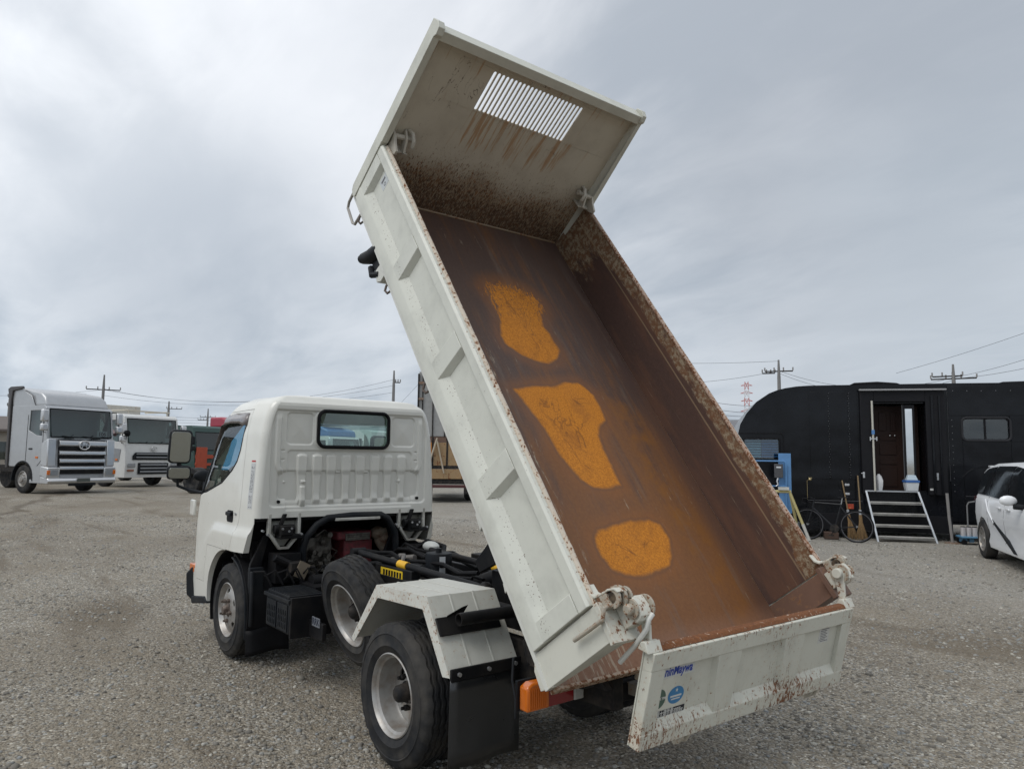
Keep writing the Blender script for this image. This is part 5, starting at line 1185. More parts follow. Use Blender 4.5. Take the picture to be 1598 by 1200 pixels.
# cab side window and door
cbw = MB().prism(rrect(-.47, .25, 1.60, 2.03, .04), 1, .03, .034).build('cab_window', glass('blue_glass', (.62, .72, .78)), BT)
mb = MB()
for k in range(7): mb.box(-.44, -.12, .06, .065, 1.64+.055*k, 1.675+.055*k)
mb.build('blind_slat', paint('blind_pale', (.40, .52, .52), .5), cbw)
mb = MB()
for k in range(7): mb.box(-.11, .23, .06, .065, 1.64+.055*k, 1.675+.055*k)
mb.build('blind_slat', paint('blind_blue', (.10, .20, .36), .5), cbw)
L = [(x, -.008, z) for x, z in rrect(-.60, .33, .98, 2.15, .06)]; MB().tube(L, .010, 6, closed=True).build('cab_door_seam', BK, BT)
L = [(x, -.005, z) for x, z in rrect(-.475, .255, 1.595, 2.035, .045)]; MB().tube(L, .016, 6, closed=True).build('window_seal', M_rub2, BT)
w2 = MB().prism(rrect(3.77, 4.58, 2.05, 2.45, .07), 1, .02, .024).build('side_window', glass('grey_glass', (.6, .64, .64)), BT)
L = [(x, -.021, z) for x, z in rrect(3.74, 4.61, 2.02, 2.48, .09)]; MB().tube(L, .022, 6, closed=True).build('window_seal', paint('seal_dark', (.03, .03, .033), .4), w2)
MB().box(4.15, 4.18, .0, .03, 2.05, 2.45).build('window_bar', BK, w2)
mb = MB(); rq = random.Random(11)
for k in range(9): mb.sph((3.84+.085*k, .10, 2.09+.05*rq.random()), .05, 8, (1, .3, .7))
mb.build('things_behind_glass', paint('clutter', (.35, .33, .26), .7, dirt=.5, dcol=(.1, .12, .14), nscale=20), w2)
# handles, drawers, reflectors, tap
def small(name, x0, x1, y0, y1, z0, z1, mat, **k): return MB().box(x0, x1, y0, y1, z0, z1).build(name, mat, BT, bevel=k.get('bevel', .004))
mb = MB(); mb.box(1.745, 1.785, -.115, -.09, 1.24, 1.36); mb.box(1.71, 1.78, -.13, -.115, 1.325, 1.34); mb.build('door_handle', M_chrome, BT, T_((.10, 0, 0)), bevel=.003)
mb = MB(); mb.box(3.215, 3.25, -.125, -.09, 1.22, 1.36); mb.build('door_handle', M_steel, BT, bevel=.003)
small('socket_plate', 3.09, 3.15, -.10, -.09, 1.01, 1.05, paint('socket_white', (.5, .5, .48)))
for z0, z1 in ((1.0, 1.15), (.80, .98)):
    dr_ = small('locker_door', 1.40, 1.70, -.018, -.0105 if z0 < 2 else 0, z0, z1, BP)
    MB().box(1.51, 1.60, -.026, -.018, (z0+z1)/2-.005, (z0+z1)/2+.04).build('latch', M_chrome, dr_, bevel=.002)
small('red_reflector', 1.53, 1.67, -.03, -.011, .60, .70, paint('reflector', (.38, .05, .02), .3))
mb = MB(); mb.tube([(.78, -.02, .76), (.78, -.02, 1.17), (.84, -.05, 1.17)], .006, 6); mb.sph((.83, -.06, 1.19), .035, 8); mb.box(.80, .87, -.08, -.06, 1.215, 1.23); mb.build('tap', paint('brass', (.35, .28, .15), .4, metal=.7), BT)
MB().box(1.0, 3.5, -.012, -.001, .16, .50).build('skirt', BK, BT, bevel=.003)
for x in (5.9,):
    w = MB().lathe([(.26, .0), (.28, -.02), (.42, -.03), (.46, .02), (.46, .2), (.42, .25), (.26, .25)], 40, T_((x, .10, .46)) @ Matrix.Rotation(R(180), 4, 'Z')).build('wheel', M_rubber, BT)
    MB().lathe([(.27, .0), (.25, .0), (.20, .08), (.10, .10), (.0, .10)], 24, T_((x, .10, .46)) @ Matrix.Rotation(R(180), 4, 'Z')).build('rim', M_dark, w)
mb = MB(); L = [(x, -.015, z) for x, z in arc(4.2, .9, .62, 180, 90, 8)]+[(9, -.02, 1.52)]; mb.tube(L, .014, 6); mb.build('trim_line', BP, BT)

# --- aluminium steps
SP = thing('entry_steps', 'silver aluminium steps with four treads below the open doorway', 'steps', FW(1.88, -.12), FZ)
al = paint('aluminium', (.50, .52, .54), .38, metal=.75, dirt=.15)
def stp_p(f, y): return (f, y)
for x0, x1 in ((0, .10), (.97, 1.16)):   # splayed side rails, top to foot
    mb = MB(); mb.add([(x0, 0, .98), (x0+.035, 0, .98), (x0+.035, .05, .98), (x0, .05, .98), (x1, -.42, 0), (x1+.035, -.42, 0), (x1+.035, -.37, 0), (x1, -.37, 0)], [(0, 1, 2, 3), (4, 5, 6, 7), (0, 1, 5, 4), (1, 2, 6, 5), (2, 3, 7, 6), (3, 0, 4, 7)])
    mb.build('side_rail', al, SP, bevel=.003)
tm = paint('worn_tread', (.48, .47, .44), .55, metal=.3, dirt=.4)
for z, y in ((.74, -.12), (.52, -.21), (.30, -.30), (.08, -.39)):
    k = (.98-z)/.98; a, b_ = .10*k+.035, .97+.19*k
    mb = MB(); mb.box(a, b_, y, y+.20, z, z+.028); mb.box(a, b_, y, y+.008, z-.02, z+.0)
    t_ = mb.build('tread', tm, SP, bevel=.002)
    mb = MB()
    for j in range(3): mb.box(a+.01, b_-.01, y-.002, y-.0003, z-.012+.012*j, z-.008+.012*j)
    mb.build('tread_groove', M_dark, t_)
mb = MB(); mb.box(.0, 1.0, 0.0, .12, .965, .99); mb.build('top_plate', al, SP, bevel=.002)
# --- box and bag on the sill
B1 = thing('storage_box', 'white plastic box with blue rim and clear lid in the doorway', 'box', FW(2.76, -.03, .992), FZ+R(4))
ctw = paint('plastic_white', (.60, .62, .64), .5); 
mb = MB(); mb.add([(-.10, -.09, 0), (.10, -.09, 0), (.10, .09, 0), (-.10, .09, 0), (-.12, -.11, .17), (.12, -.11, .17), (.12, .11, .17), (-.12, .11, .17)], [(0, 1, 2, 3), (4, 5, 6, 7), (0, 1, 5, 4), (1, 2, 6, 5), (2, 3, 7, 6), (3, 0, 4, 7)]); mb.build('tub', ctw, B1, bevel=.008)
MB().box(-.13, .13, -.12, .12, .171, .215).build('blue_rim', paint('rim_blue', (.04, .12, .34), .5), B1, bevel=.006)
mb = MB(); mb.add([(-.11, -.10, .216), (.11, -.10, .216), (.11, .10, .216), (-.11, .10, .216), (-.07, -.07, .32), (.07, -.07, .32), (.07, .07, .32), (-.07, .07, .32)], [(0, 1, 2, 3), (4, 5, 6, 7), (0, 1, 5, 4), (1, 2, 6, 5), (2, 3, 7, 6), (3, 0, 4, 7)]); mb.build('lid', paint('lid_pale', (.42, .50, .56), .3), B1, bevel=.01)
mb = MB(); rq = random.Random(8)
for k in range(12):
    a = k/12*6.283; 
n = 10; rows = [(0, .06), (.08, .09), (.2, .085), (.28, .055), (.33, .02)]; vs = []
for z, r in rows:
    for k in range(n): a = 2*math.pi*k/n; q_ = 1+.35*(rq.random()-.5); vs.append((r*q_*math.cos(a), r*q_*.8*math.sin(a), z))
mb.add(vs, [(i*n+k, i*n+(k+1) % n, (i+1)*n+(k+1) % n, (i+1)*n+k) for i in range(4) for k in range(n)]+[tuple(range(n)), tuple(range(4*n, 5*n))])
bg = mb.build('plastic_bag', paint('bag_white', (.62, .62, .62), .4), None, T_(FW(2.17, .02, .992))); tag(bg, 'crumpled white plastic bag standing at the left edge of the doorway', 'bag')
# --- bicycle
BI = thing('bicycle', 'black drop-bar bicycle parked against the black van beside the brooms', 'bicycle', FW(.72, -.42, 0), FZ+R(-24)); BI.scale = (.92, .92, .90)
wr = .335
def bw(x):
    o = MB().tube([(x+wr*math.cos(a*math.pi/24), 0, wr+wr*math.sin(a*math.pi/24)*1.0) for a in range(48)], .014, 8, closed=True).build('bicycle_tyre', M_rub2, BI)
    MB().tube([(x+(wr-.022)*math.cos(a*math.pi/24), 0, wr+(wr-.022)*math.sin(a*math.pi/24)) for a in range(48)], .009, 6, closed=True).build('rim', paint('rim_grey', (.12, .12, .13), .4, metal=.5), o)
    mb = MB()
    for k in range(20):
        a = 2*math.pi*k/20; mb.tube([(x, .02*(-1)**k, wr), (x+(wr-.025)*math.cos(a), 0, wr+(wr-.025)*math.sin(a))], .0016, 3)
    tag(mb.build('spokes', M_dark, o), kind='stuff'); mb = MB(); mb.cyl((x, -.04, wr), (x, .04, wr), .022, 10); mb.build('hub', M_steel, o)
bw(0); bw(1.0)
bf = paint('bike_frame', (.02, .021, .024), .3, coat=.5)
mb = MB(); bb_ = (.56, 0, .27); st_ = (.70, 0, .80); ht, hb = (.14, 0, .84), (.11, 0, .70)
mb.tube([ht, hb], .022, 8); mb.tube([(.135, 0, .82), st_], .016, 8); mb.tube([hb, bb_], .02, 8); mb.tube([bb_, st_], .017, 8)
for s in (-.035, .035): mb.tube([bb_, (1.0, s*1.2, wr)], .010, 6); mb.tube([(.68, s*.5, .76), (1.0, s*1.2, wr)], .009, 6); mb.tube([hb, (.03, s, .42), (0, s*1.2, wr)], .012, 6)
mb.build('frame', bf, BI)
mb = MB(); mb.tube([(.70, 0, .80), (.73, 0, .95)], .012, 8); mb.build('seat_post', M_steel, BI)
mb = MB(); mb.add([(.62, 0, .97), (.74, -.025, .965), (.86, -.07, .975), (.89, 0, .985), (.86, .07, .975), (.74, .025, .965), (.64, 0, .94), (.86, -.06, .945), (.86, .06, .945)], [(0, 1, 2, 3, 4, 5), (0, 6, 7, 2, 1), (0, 5, 4, 8, 6), (2, 7, 8, 4, 3), (6, 8, 7)]); mb.build('saddle', BK, BI, bevel=.006)
mb = MB(); mb.tube([ht, (.15, 0, .90), (.06, 0, .92)], .014, 8)
for s in (-1, 1): mb.tube([(.06, 0, .92), (.05, s*.20, .92), (-.04, s*.21, .91), (-.06, s*.21, .83), (.02, s*.21, .79)], .011, 8)
mb.build('drop_handlebar', BK, BI)
mb = MB(); mb.lathe([(.0, .0), (.09, .0), (.095, .004), (.09, .008), (.0, .008)], 24, T_((.56, -.06, .27))); mb.tube([(.56, -.06, .27), (.50, -.08, .12)], .009, 6); mb.tube([(.56, .06, .27), (.62, .08, .42)], .009, 6); mb.box(.45, .55, -.13, -.05, .11, .13); mb.build('crank', M_dark, BI)
mb = MB(); mb.box(.86, .89, -.012, .012, .72, .745); mb.build('rear_lamp', M_orange, BI, bevel=.005)
# --- brooms and pole
straw = paint('straw', (.24, .15, .065), .9, dirt=.4, nscale=60, bumpy=.5); bam = paint('bamboo', (.20, .135, .065), .6, dirt=.3)
def broom(x, y, lean, lab, h=1.3, rz=0):
    o = thing('broom', lab, 'broom', FW(x, y), FZ+rz, 'bamboo brooms leaning on the black van')
    Mb = Matrix.Rotation(R(lean[0]), 4, 'X') @ Matrix.Rotation(R(lean[1]), 4, 'Y')
    MB().tube([(0, 0, .30), (0.004, 0, .8), (0, 0, h)], .014, 8).build('handle', bam, o, Mb)
    mb = MB(); rq = random.Random(int(x*100))
    for k in range(70):
        a, r = rq.random()*6.28, rq.random(); mb.tube([(.02*math.cos(a), .02*math.sin(a), .62-.2*r), (.03*math.cos(a), .03*math.sin(a), .35), (.12*r*math.cos(a), .09*r*math.sin(a), .0+.05*rq.random())], [.006, .006, .004], 4, caps=False)
    tag(mb.build('bristles', straw, o, Mb), kind='stuff'); mb = MB(); mb.tube([(0, 0, .50), (0, 0, .60)], .030, 10); mb.build('binding_wire', M_steel, o, Mb)
broom(1.75, -.30, (-9, 0), 'bamboo broom standing upright right beside the steps')
broom(1.60, -.22, (-8, -7), 'bamboo broom slanting behind the rear wheel of the bicycle', 1.2)
o = thing('standing_pole', 'grey pole upright on a rusty base plate right of the steps', 'pole', FW(3.35, -.33), FZ)
mb = MB(); mb.tube([(0.03, 0, .02), (-.01, 0, .5), (-.03, 0, .97)], .028, 10); mb.build('shaft', paint('pole_grey', (.22, .21, .20), .6), o)
mb = MB(); mb.lathe([(.0, 0), (.14, 0), (.14, .02), (.0, .02)], 20, T_((.03, 0, 0)) @ Matrix.Rotation(R(90), 4, 'X')); mb.build('base_plate', rusty('base_rust', (.2, .15, .12), .6), o)
# --- blue rack, meter box, sawhorse
rk = paint('rack_blue', (.10, .24, .46), .5, dirt=.2)
o = thing('blue_rack', 'pale blue steel rack standing against the van by the cab window', 'rack', FW(.08, -.42), FZ)
MB().box(.10, .34, .0, .06, .50, 1.72).build('back_board', rk, o, bevel=.004)
mb = MB(); mb.tube([(-.45, -.05, .4), (-.45, -.05, 1.52), (-.42, -.05, 1.56), (.20, -.05, 1.56), (.23, -.05, 1.52), (.23, -.05, .1)], .016, 8); mb.tube([(-.45, -.05, 1.05), (.23, -.05, 1.05)], .014, 8); mb.tube([(.29, .03, .0), (.29, .03, .5)], .02, 8); mb.tube([(-.45, -.05, 0), (-.45, -.05, .4)], .016, 8)
mb.build('tube_frame', rk, o)
MB().box(.0, .17, -.12, -.065, 1.22, 1.50).build('meter_box', paint('meter_grey', (.06, .06, .065), .4), o, bevel=.01)
MB().box(.04, .13, -.124, -.1205, 1.42, 1.45).build('label', ctw, o)
mb = MB(); mb.tube([(.07, -.09, 1.22), (.05, -.10, 1.15), (.07, -.10, 1.08), (.03, -.10, 1.05)], .018, 8); mb.build('hose_fitting', M_chrome, o)
yl = rusty('yellow_horse', (.42, .36, .16), .47, 30)
o = thing('sawhorse', 'worn yellow and white pipe trestle in front of the blue rack', 'trestle', FW(.35, -.72), FZ)
mb = MB(); mb.tube([(-.9, 0, .95), (.02, 0, .95)], .030, 10); mb.build('top_bar', yl, o)
for (x, dx, y) in ((0, .33, -.10), (0, .20, .30), (-.85, -.2, -.1), (-.85, -.2, .3)):
    mb = MB(); mb.tube([(x, 0, .93), (x+dx*.68, y*.68, .30)], .028, 8); l_ = mb.build('leg', yl, o); mb = MB(); mb.tube([(x+dx*.66, y*.66, .32), (x+dx, y, .0)], .031, 8); mb.build('foot_sleeve', paint('sleeve_white', (.45, .44, .40), .6), l_)
MB().box(-.22, -.02, -.05, .05, .981, 1.04).build('wooden_block', paint('block_white', (.5, .49, .45), .7), o)
o = tag(MB().box(-.12, .06, -.1, .1, 0, .32).build('grey_bin', paint('bin_grey', (.16, .17, .17), .7), None, T_(FW(.45, -.18)), bevel=.02), 'small grey bin at the foot of the blue rack', 'bin')
o = tag(MB().box(-.13, .13, -.10, .10, 0, .14).build('rust_brown_block', paint('wood_block', (.09, .055, .04), .8), None, T_(FW(1.18, -.25)) @ Matrix.Rotation(FZ, 4, 'Z'), bevel=.01), 'rust brown block on the gravel below the bicycle frame', 'block'); o.name = 'wooden_block'
# --- cart with cans
o = thing('platform_cart', 'small blue platform cart half hidden behind the white minivan', 'cart', FW(3.62, -.42), FZ)
cbm = paint('cart_blue', (.08, .20, .32), .5, dirt=.2)
MB().box(-.16, .45, -.18, .18, .13, .165).build('deck', cbm, o, bevel=.01)
for x in (-.1, .38):
    for y in (-.12, .12): MB().lathe([(.0, -.015), (.05, -.015), (.05, .015), (.0, .015)], 16, T_((x, y, .051))).build('caster', M_rub2, o)
mb = MB(); mb.tube([(.06, .14, .16), (.06, .14, .74), (.09, .14, .80), (.2, .14, .82)], .014, 8); mb.build('push_handle', paint('handle_grey', (.16, .16, .16), .5), o)
mb = MB()
for x in (-.12, .0, .3): mb.box(x, x+.08, -.1, .1, .05, .13)
mb.build('caster_bracket', cbm, o)
o0 = None
for k, (dx, dy, nm) in enumerate(((-.10, -.08, 'leftmost'), (0.0, -.08, 'middle'), (.10, -.08, 'rightmost'))):
    t_ = thing('paint_can', '%s of the three pale tins in the front row on the blue cart' % nm, 'tin', FW(3.62+dx, -.42+dy, .166), FZ, 'tins on the cart')
    if o0 is None: o0 = MB().lathe([(.0, 0), (.045, 0), (.045, .17), (.0, .17)], 20, Matrix.Rotation(R(90), 4, 'X')).build('can_body', paint('tin_pale', (.48, .46, .46), .45, metal=.3), t_); o1 = MB().lathe([(.0, .17), (.044, .17), (.040, .185), (.0, .185)], 20, Matrix.Rotation(R(90), 4, 'X')).build('lid', M_dark, t_)
    else:
        for oo in (o0, o1): c_ = oo.copy(); c_.parent = t_; COL.objects.link(c_)

# ================================================================== WHITE MINIVAN (x forward, y left)
CA = R(122.2); CV = thing('minivan', 'white minivan seen from its side at the right edge, black rear windows', 'car', (.80, -11.72, 0), CA)
CB = paint('pearl_white', (.70, .71, .72), .35, dirt=.0, coat=.5, nscale=.5)
# side sections: half width at (x, z) and lofted rings along x
def c_roof(x): return interp(x, [(-.78, 1.10), (-.74, 1.30), (-.66, 1.46), (-.5, 1.54), (0, 1.585), (.8, 1.60), (1.6, 1.57), (2.1, 1.46), (2.9, 1.06), (3.3, .96), (3.55, .75), (3.6, .5)])
def c_belt(x): return interp(x, [(-.78, 1.02), (0, 1.02), (1.5, .96), (2.9, .90), (3.3, .82), (3.6, .6)])
def c_hw(x): return interp(x, [(-.80, .60), (-.74, .74), (-.55, .82), (0, .845), (2.6, .845), (3.1, .80), (3.45, .66), (3.6, .45)])
def c_sec(x):
    rz, bz, hw = c_roof(x), c_belt(x), c_hw(x); bz = min(bz, rz-.02); ti = min(.16, (rz-bz)*.30)
    P = [(0, .20), (hw*.7, .20), (hw-.03, .21), (hw-.01, .30), (hw-.035, .42), (hw-.012, .58), (hw, .72), (hw-.012, bz-.10), (hw-.035, bz-.01), (hw-.045, bz), (hw-.05-ti*.35, bz+(rz-bz)*.35), (hw-.05-ti*.75, bz+(rz-bz)*.75), (hw-.06-ti, rz-.07), (hw-.13-ti, rz-.02), (hw*.35, rz), (0, rz+.005)]
    return P
xs_ = [-.80, -.76, -.70]+[-.6+.1*i for i in range(39)]+[3.32, 3.4, 3.46, 3.52, 3.6]
mb = MB(); rings = []
for x in xs_:
    P = c_sec(x); rings.append([(x, y, z) for y, z in P]+[(x, -y, z) for y, z in P[::-1][1:-1]])
n = len(rings[0]); mb.add([v for r in rings for v in r], [(i*n+k, i*n+(k+1) % n, (i+1)*n+(k+1) % n, (i+1)*n+k) for i in range(len(rings)-1) for k in range(n)]+[tuple(range(n)), tuple(range((len(rings)-1)*n, len(rings)*n))])
arches = [MB().prism(arc(xw, .31, .365, 0, 360, 36)[:-1], 1, -1, -.55) for xw in (0, 2.72)]+[MB().prism(arc(xw, .31, .365, 0, 360, 36)[:-1], 1, .55, 1) for xw in (0, 2.72)]
me = boolean(mb, arches, CB, 'body', 32)
bd = link('body', me, CV)
def c_y(x, z):   # half width on the side at height z
    P = c_sec(x)
    for (ya, za), (yb, zb) in zip(P[2:], P[3:]):
        if za <= z <= zb and zb > za: return ya+(yb-ya)*(z-za)/(zb-za)
    return P[6][0]
def c_patch(poly, s, off, name, mat, par, nx=16, nz=8):
    # poly: list of (x, zlow, zhigh)
    mb = MB(); xs2 = np.linspace(poly[0][0], poly[-1][0], nx); V = []
    for x in xs2:
        zl = interp(x, [(p[0], p[1]) for p in poly]); zh = interp(x, [(p[0], p[2]) for p in poly])
        V += [(x, s*(c_y(x, zl+(zh-zl)*k/nz)+off), zl+(zh-zl)*k/nz) for k in range(nz+1)]
    mb.add(V, [(i*(nz+1)+k, i*(nz+1)+k+1, (i+1)*(nz+1)+k+1, (i+1)*(nz+1)+k) for i in range(nx-1) for k in range(nz)]); return mb.build(name, mat, par, recalc=False)
pg = paint('privacy_glass', (.010, .012, .014), .06, dirt=.0, coat=.5)
for s in (-1, 1):
    c_patch([(-.60, 1.10, 1.15), (-.50, 1.055, 1.36), (-.30, 1.05, 1.475), (.32, 1.04, 1.52)], s, .012, 'quarter_window', pg, CV)
    c_patch([(.345, 1.04, 1.525), (1.25, 1.0, 1.53)], s, .012, 'rear_door_window', pg, CV)
    c_patch([(1.275, 1.0, 1.525), (1.75, .975, 1.49), (2.1, .955, 1.38), (2.45, .94, 1.14)], s, .012, 'front_door_window', pg, CV)
    mb = MB()
    for x, z0, z1 in ((.34, .25, 1.55), (1.25, .25, 1.54), (2.35, .45, .95)): mb.tube([(x, s*(c_y(x, z)-.002), z) for z in np.linspace(z0, z1, 14)], .005, 4)
    mb.build('door_gap', M_rub2, CV)
    for x in (1.05, 1.50): mb = MB(); mb.box(x-.09, x+.09, s*(c_y(x, .88)+.02)-.012, s*(c_y(x, .88)+.02)+.012, .865, .895); mb.build('door_handle', CB, CV, bevel=.008)
    mb = MB(); mb.prism([(.55, .66), (.60, .69), (1.75, .30), (1.80, .25), (1.70, .25)], 1, s*.80, s*.846); mb.build('side_garnish', M_plastic, CV, bevel=.004)
    mb = MB(); mb.tube([(.30, s*.846, .98), (.42, s*.85, .80), (.70, s*.843, .62), (.62, s*.84, .58)], .010, 6); mb.build('body_crease', CB, CV)
    mb = MB(); mb.sph((2.08, s*.98, 1.04), .12, 14, (.45, .95, .62)); mo = mb.build('door_mirror', CB, CV); mb = MB(); mb.tube([(2.10, s*.80, .95), (2.10, s*.92, .96)], .04, 8); mb.build('mirror_foot', M_plastic, mo)
    for xw in (0, 2.72):
        Mw = T_((xw, s*.775, .31)) @ Matrix.Rotation(0 if s > 0 else math.pi, 4, 'Z')
        w = MB().lathe([(.20, -.09), (.26, -.10), (.30, -.09), (.315, -.07), (.315, .05), (.30, .075), (.26, .085), (.205, .075)], 48, Mw).build('wheel', M_rubber, CV)
        mb = MB(); mb.lathe([(.205, .075), (.195, .08), (.185, .05), (.175, -.02), (.0, -.03)], 40, Mw)
        for k in range(10): a = 2*math.pi*k/10; mb.add([Mw @ Vector(p) for p in ((.03*math.cos(a), .045, -.03*math.sin(a)), (-.03*math.cos(a), .045, .03*math.sin(a)), (.19*math.sin(a)-.016*math.cos(a), .068, .19*math.cos(a)+.016*math.sin(a)), (.19*math.sin(a)+.016*math.cos(a), .068, .19*math.cos(a)-.016*math.sin(a)))], [(0, 1, 2, 3)])
        mb.lathe([(.0, .06), (.035, .058), (.04, .045), (.03, .03)], 16, Mw); mb.build('alloy_rim', M_rim, w, recalc=False)
mb = MB(); mb.box(-.70, -.35, -.55, .55, 1.50, 1.53); mb.build('rear_spoiler', CB, CV, bevel=.012)
for s in (-1, 1): mb = MB(); mb.prism([(-.70, .90), (-.60, 1.0), (-.45, .985), (-.55, .93)], 1, s*.70, s*.80); mb.build('tail_lamp', paint('lamp_dark_red', (.06, .01, .012), .2, coat=.5), CV, bevel=.006)
# ================================================================== PARKED LORRIES (local frame: origin on the ground under the middle of the front, x forward, y left)
def lorry(label, col, loc, az, w=2.49, cabl=2.3, roof=2.85, dome=3.8, style=0, group='lorries parked in a row', tail=5.0, wsz=(1.60, 2.72), grille=None, dark_side=False, decor=True, card=True, cat='lorry'):
    o = thing('parked_lorry', label, cat, (loc[0], loc[1], 0), R(az), group)
    P = col; hw = w/2; zb = .38
    sec = [(-.02-.10, 2.0), ]
    prof = [(0, zb), (.02, .9), (-.02, 1.5), (-.22, roof-.10), (-.36, roof), (-cabl, roof), (-cabl, 1.0), (-cabl+.02, .95), (-.95, .95), (-.95, zb)]
    # cab body with a windscreen and door window opening
    body = MB().prism(prof, 1, -hw, hw)
    z0, z1 = wsz
    cuts = [MB().box(-.75, .3, -hw+.12, hw-.12, z0, z1)]
    for s in (-1, 1): cuts.append(MB().prism([(-.36, z0+.02), (-.48, z1-.06), (-1.16, z1-.06), (-1.20, z0+.22), (-.72, z0+.05)], 1, s*hw-.12, s*hw+.12))
    cuts.append(MB().prism(arc(-1.42, .50, .62, 0, 180, 20), 1, -hw-.1, hw+.1))
    me = boolean(body, cuts, P, 'cab', 32); c_ = link('cab', me, o, bevel=.05, seg=3)
    MB().add([(-.04, -hw+.10, z0-.01), (-.04, hw-.10, z0-.01), (-.20, hw-.10, z1+.01), (-.20, -hw+.10, z1+.01)], [(0, 1, 2, 3)]).build('windscreen', M_dglass, o)
    mb = MB(); mb.tube([(-.02, -hw+.12, z0), (-.02, hw-.12, z0), (-.19, hw-.12, z1), (-.19, -hw+.12, z1)], .02, 6, closed=True); mb.build('windscreen_seal', M_rub2, o)
    for s in (-1, 1): MB().add([(-.36, s*(hw-.03), z0+.02), (-.48, s*(hw-.03), z1-.06), (-1.16, s*(hw-.03), z1-.06), (-1.20, s*(hw-.03), z0+.22), (-.72, s*(hw-.03), z0+.05)], [(0, 1, 2, 3, 4)]).build('door_window', M_dglass, o)
    mb = MB(); mb.box(-1.9, -.8, -.9, .9, 1.2, 1.5); mb.box(-1.7, -1.4, .3, .8, 1.4, 2.2); mb.box(-1.7, -1.4, -.8, -.3, 1.4, 2.2); mb.build('interior', M_int, o)
    mb = MB(); mb.box(-.7, -.3, -hw+.15, hw-.15, 1.4, 1.6); mb.build('dashboard', M_int, o)
    for s in (-1, 1):
        wl = MB().lathe([(.27, -.14), (.36, -.15), (.46, -.14), (.50, -.11), (.505, 0), (.50, .11), (.46, .14), (.36, .15), (.27, .14)], 36, T_((-1.42, s*(hw-.17), .505)), closed=True).build('wheel', M_rubber, o)
        mr = T_((-1.42, s*(hw-.17), .505)) @ (Matrix.Identity(4) if s > 0 else flip)
        mb = MB(); mb.lathe([(.285, .14), (.265, .15), (.24, .10), (.20, .12), (.12, .15), (.10, .20), (.0, .20)], 30, mr)
        for k in range(10): a = 2*math.pi*k/10; p0 = mr @ Vector((.16*math.sin(a), .12, .16*math.cos(a))); p1 = mr @ Vector((.16*math.sin(a), .17, .16*math.cos(a))); mb.cyl(p0, p1, .018, 6)
        mb.build('rim', M_rim, wl)
        mb = MB(); A1 = arc(-1.42, .50, .62, -5, 185, 16); A2 = arc(-1.42, .50, .66, -5, 185, 16); mb.prism(A1+A2[::-1], 1, s*(hw-.25), s*(hw+.012)); mb.build('wheel_arch', M_plastic, o)
    mb = MB()
    for s in (-1, 1): mb.box(-tail-cabl, -1.0, s*.45-.05, s*.45+.05, .72, .95)
    mb.build('chassis_rail', M_dark, o)
    for s in (-1, 1): wl = MB().lathe([(.0, -.25), (.46, -.25), (.505, -.2), (.505, .2), (.46, .25), (.28, .25), (.2, .1), (.0, .1)], 30, T_((-cabl-tail+1.3, s*(hw-.3), .505)) @ (Matrix.Identity(4) if s > 0 else flip)).build('rear_wheel', M_rubber, o)
    return o
SILV = paint('lorry_silver', (.40, .41, .42), .35, metal=.35, dirt=.08, coat=.4); LW_ = paint('lorry_white', (.62, .62, .60), .35, dirt=.1, coat=.3)
LG = paint('lorry_grey', (.24, .25, .26), .4, dirt=.1, coat=.3)
def mirrors(o, w, z=2.3, mat=M_chrome):
    for s in (-1, 1):
        y = s*(w/2+.16)
        mb = MB(); mb.tube([(-.20, s*(w/2-.02), z+.38), (-.05, y, z+.36), (-.05, y, z-.45), (-.2, s*(w/2-.02), z-.45)], .018, 6); a = mb.build('mirror_arm', M_plastic, o)
        mb = MB(); mb.box(-.10, .06, y-.12, y+.12, z-.08, z+.36); mb.build('mirror_housing', mat, a, bevel=.05, seg=3); mb = MB(); mb.box(-.10, .06, y-.12, y+.12, z-.40, z-.14); mb.build('mirror_housing', mat, a, bevel=.05, seg=3)
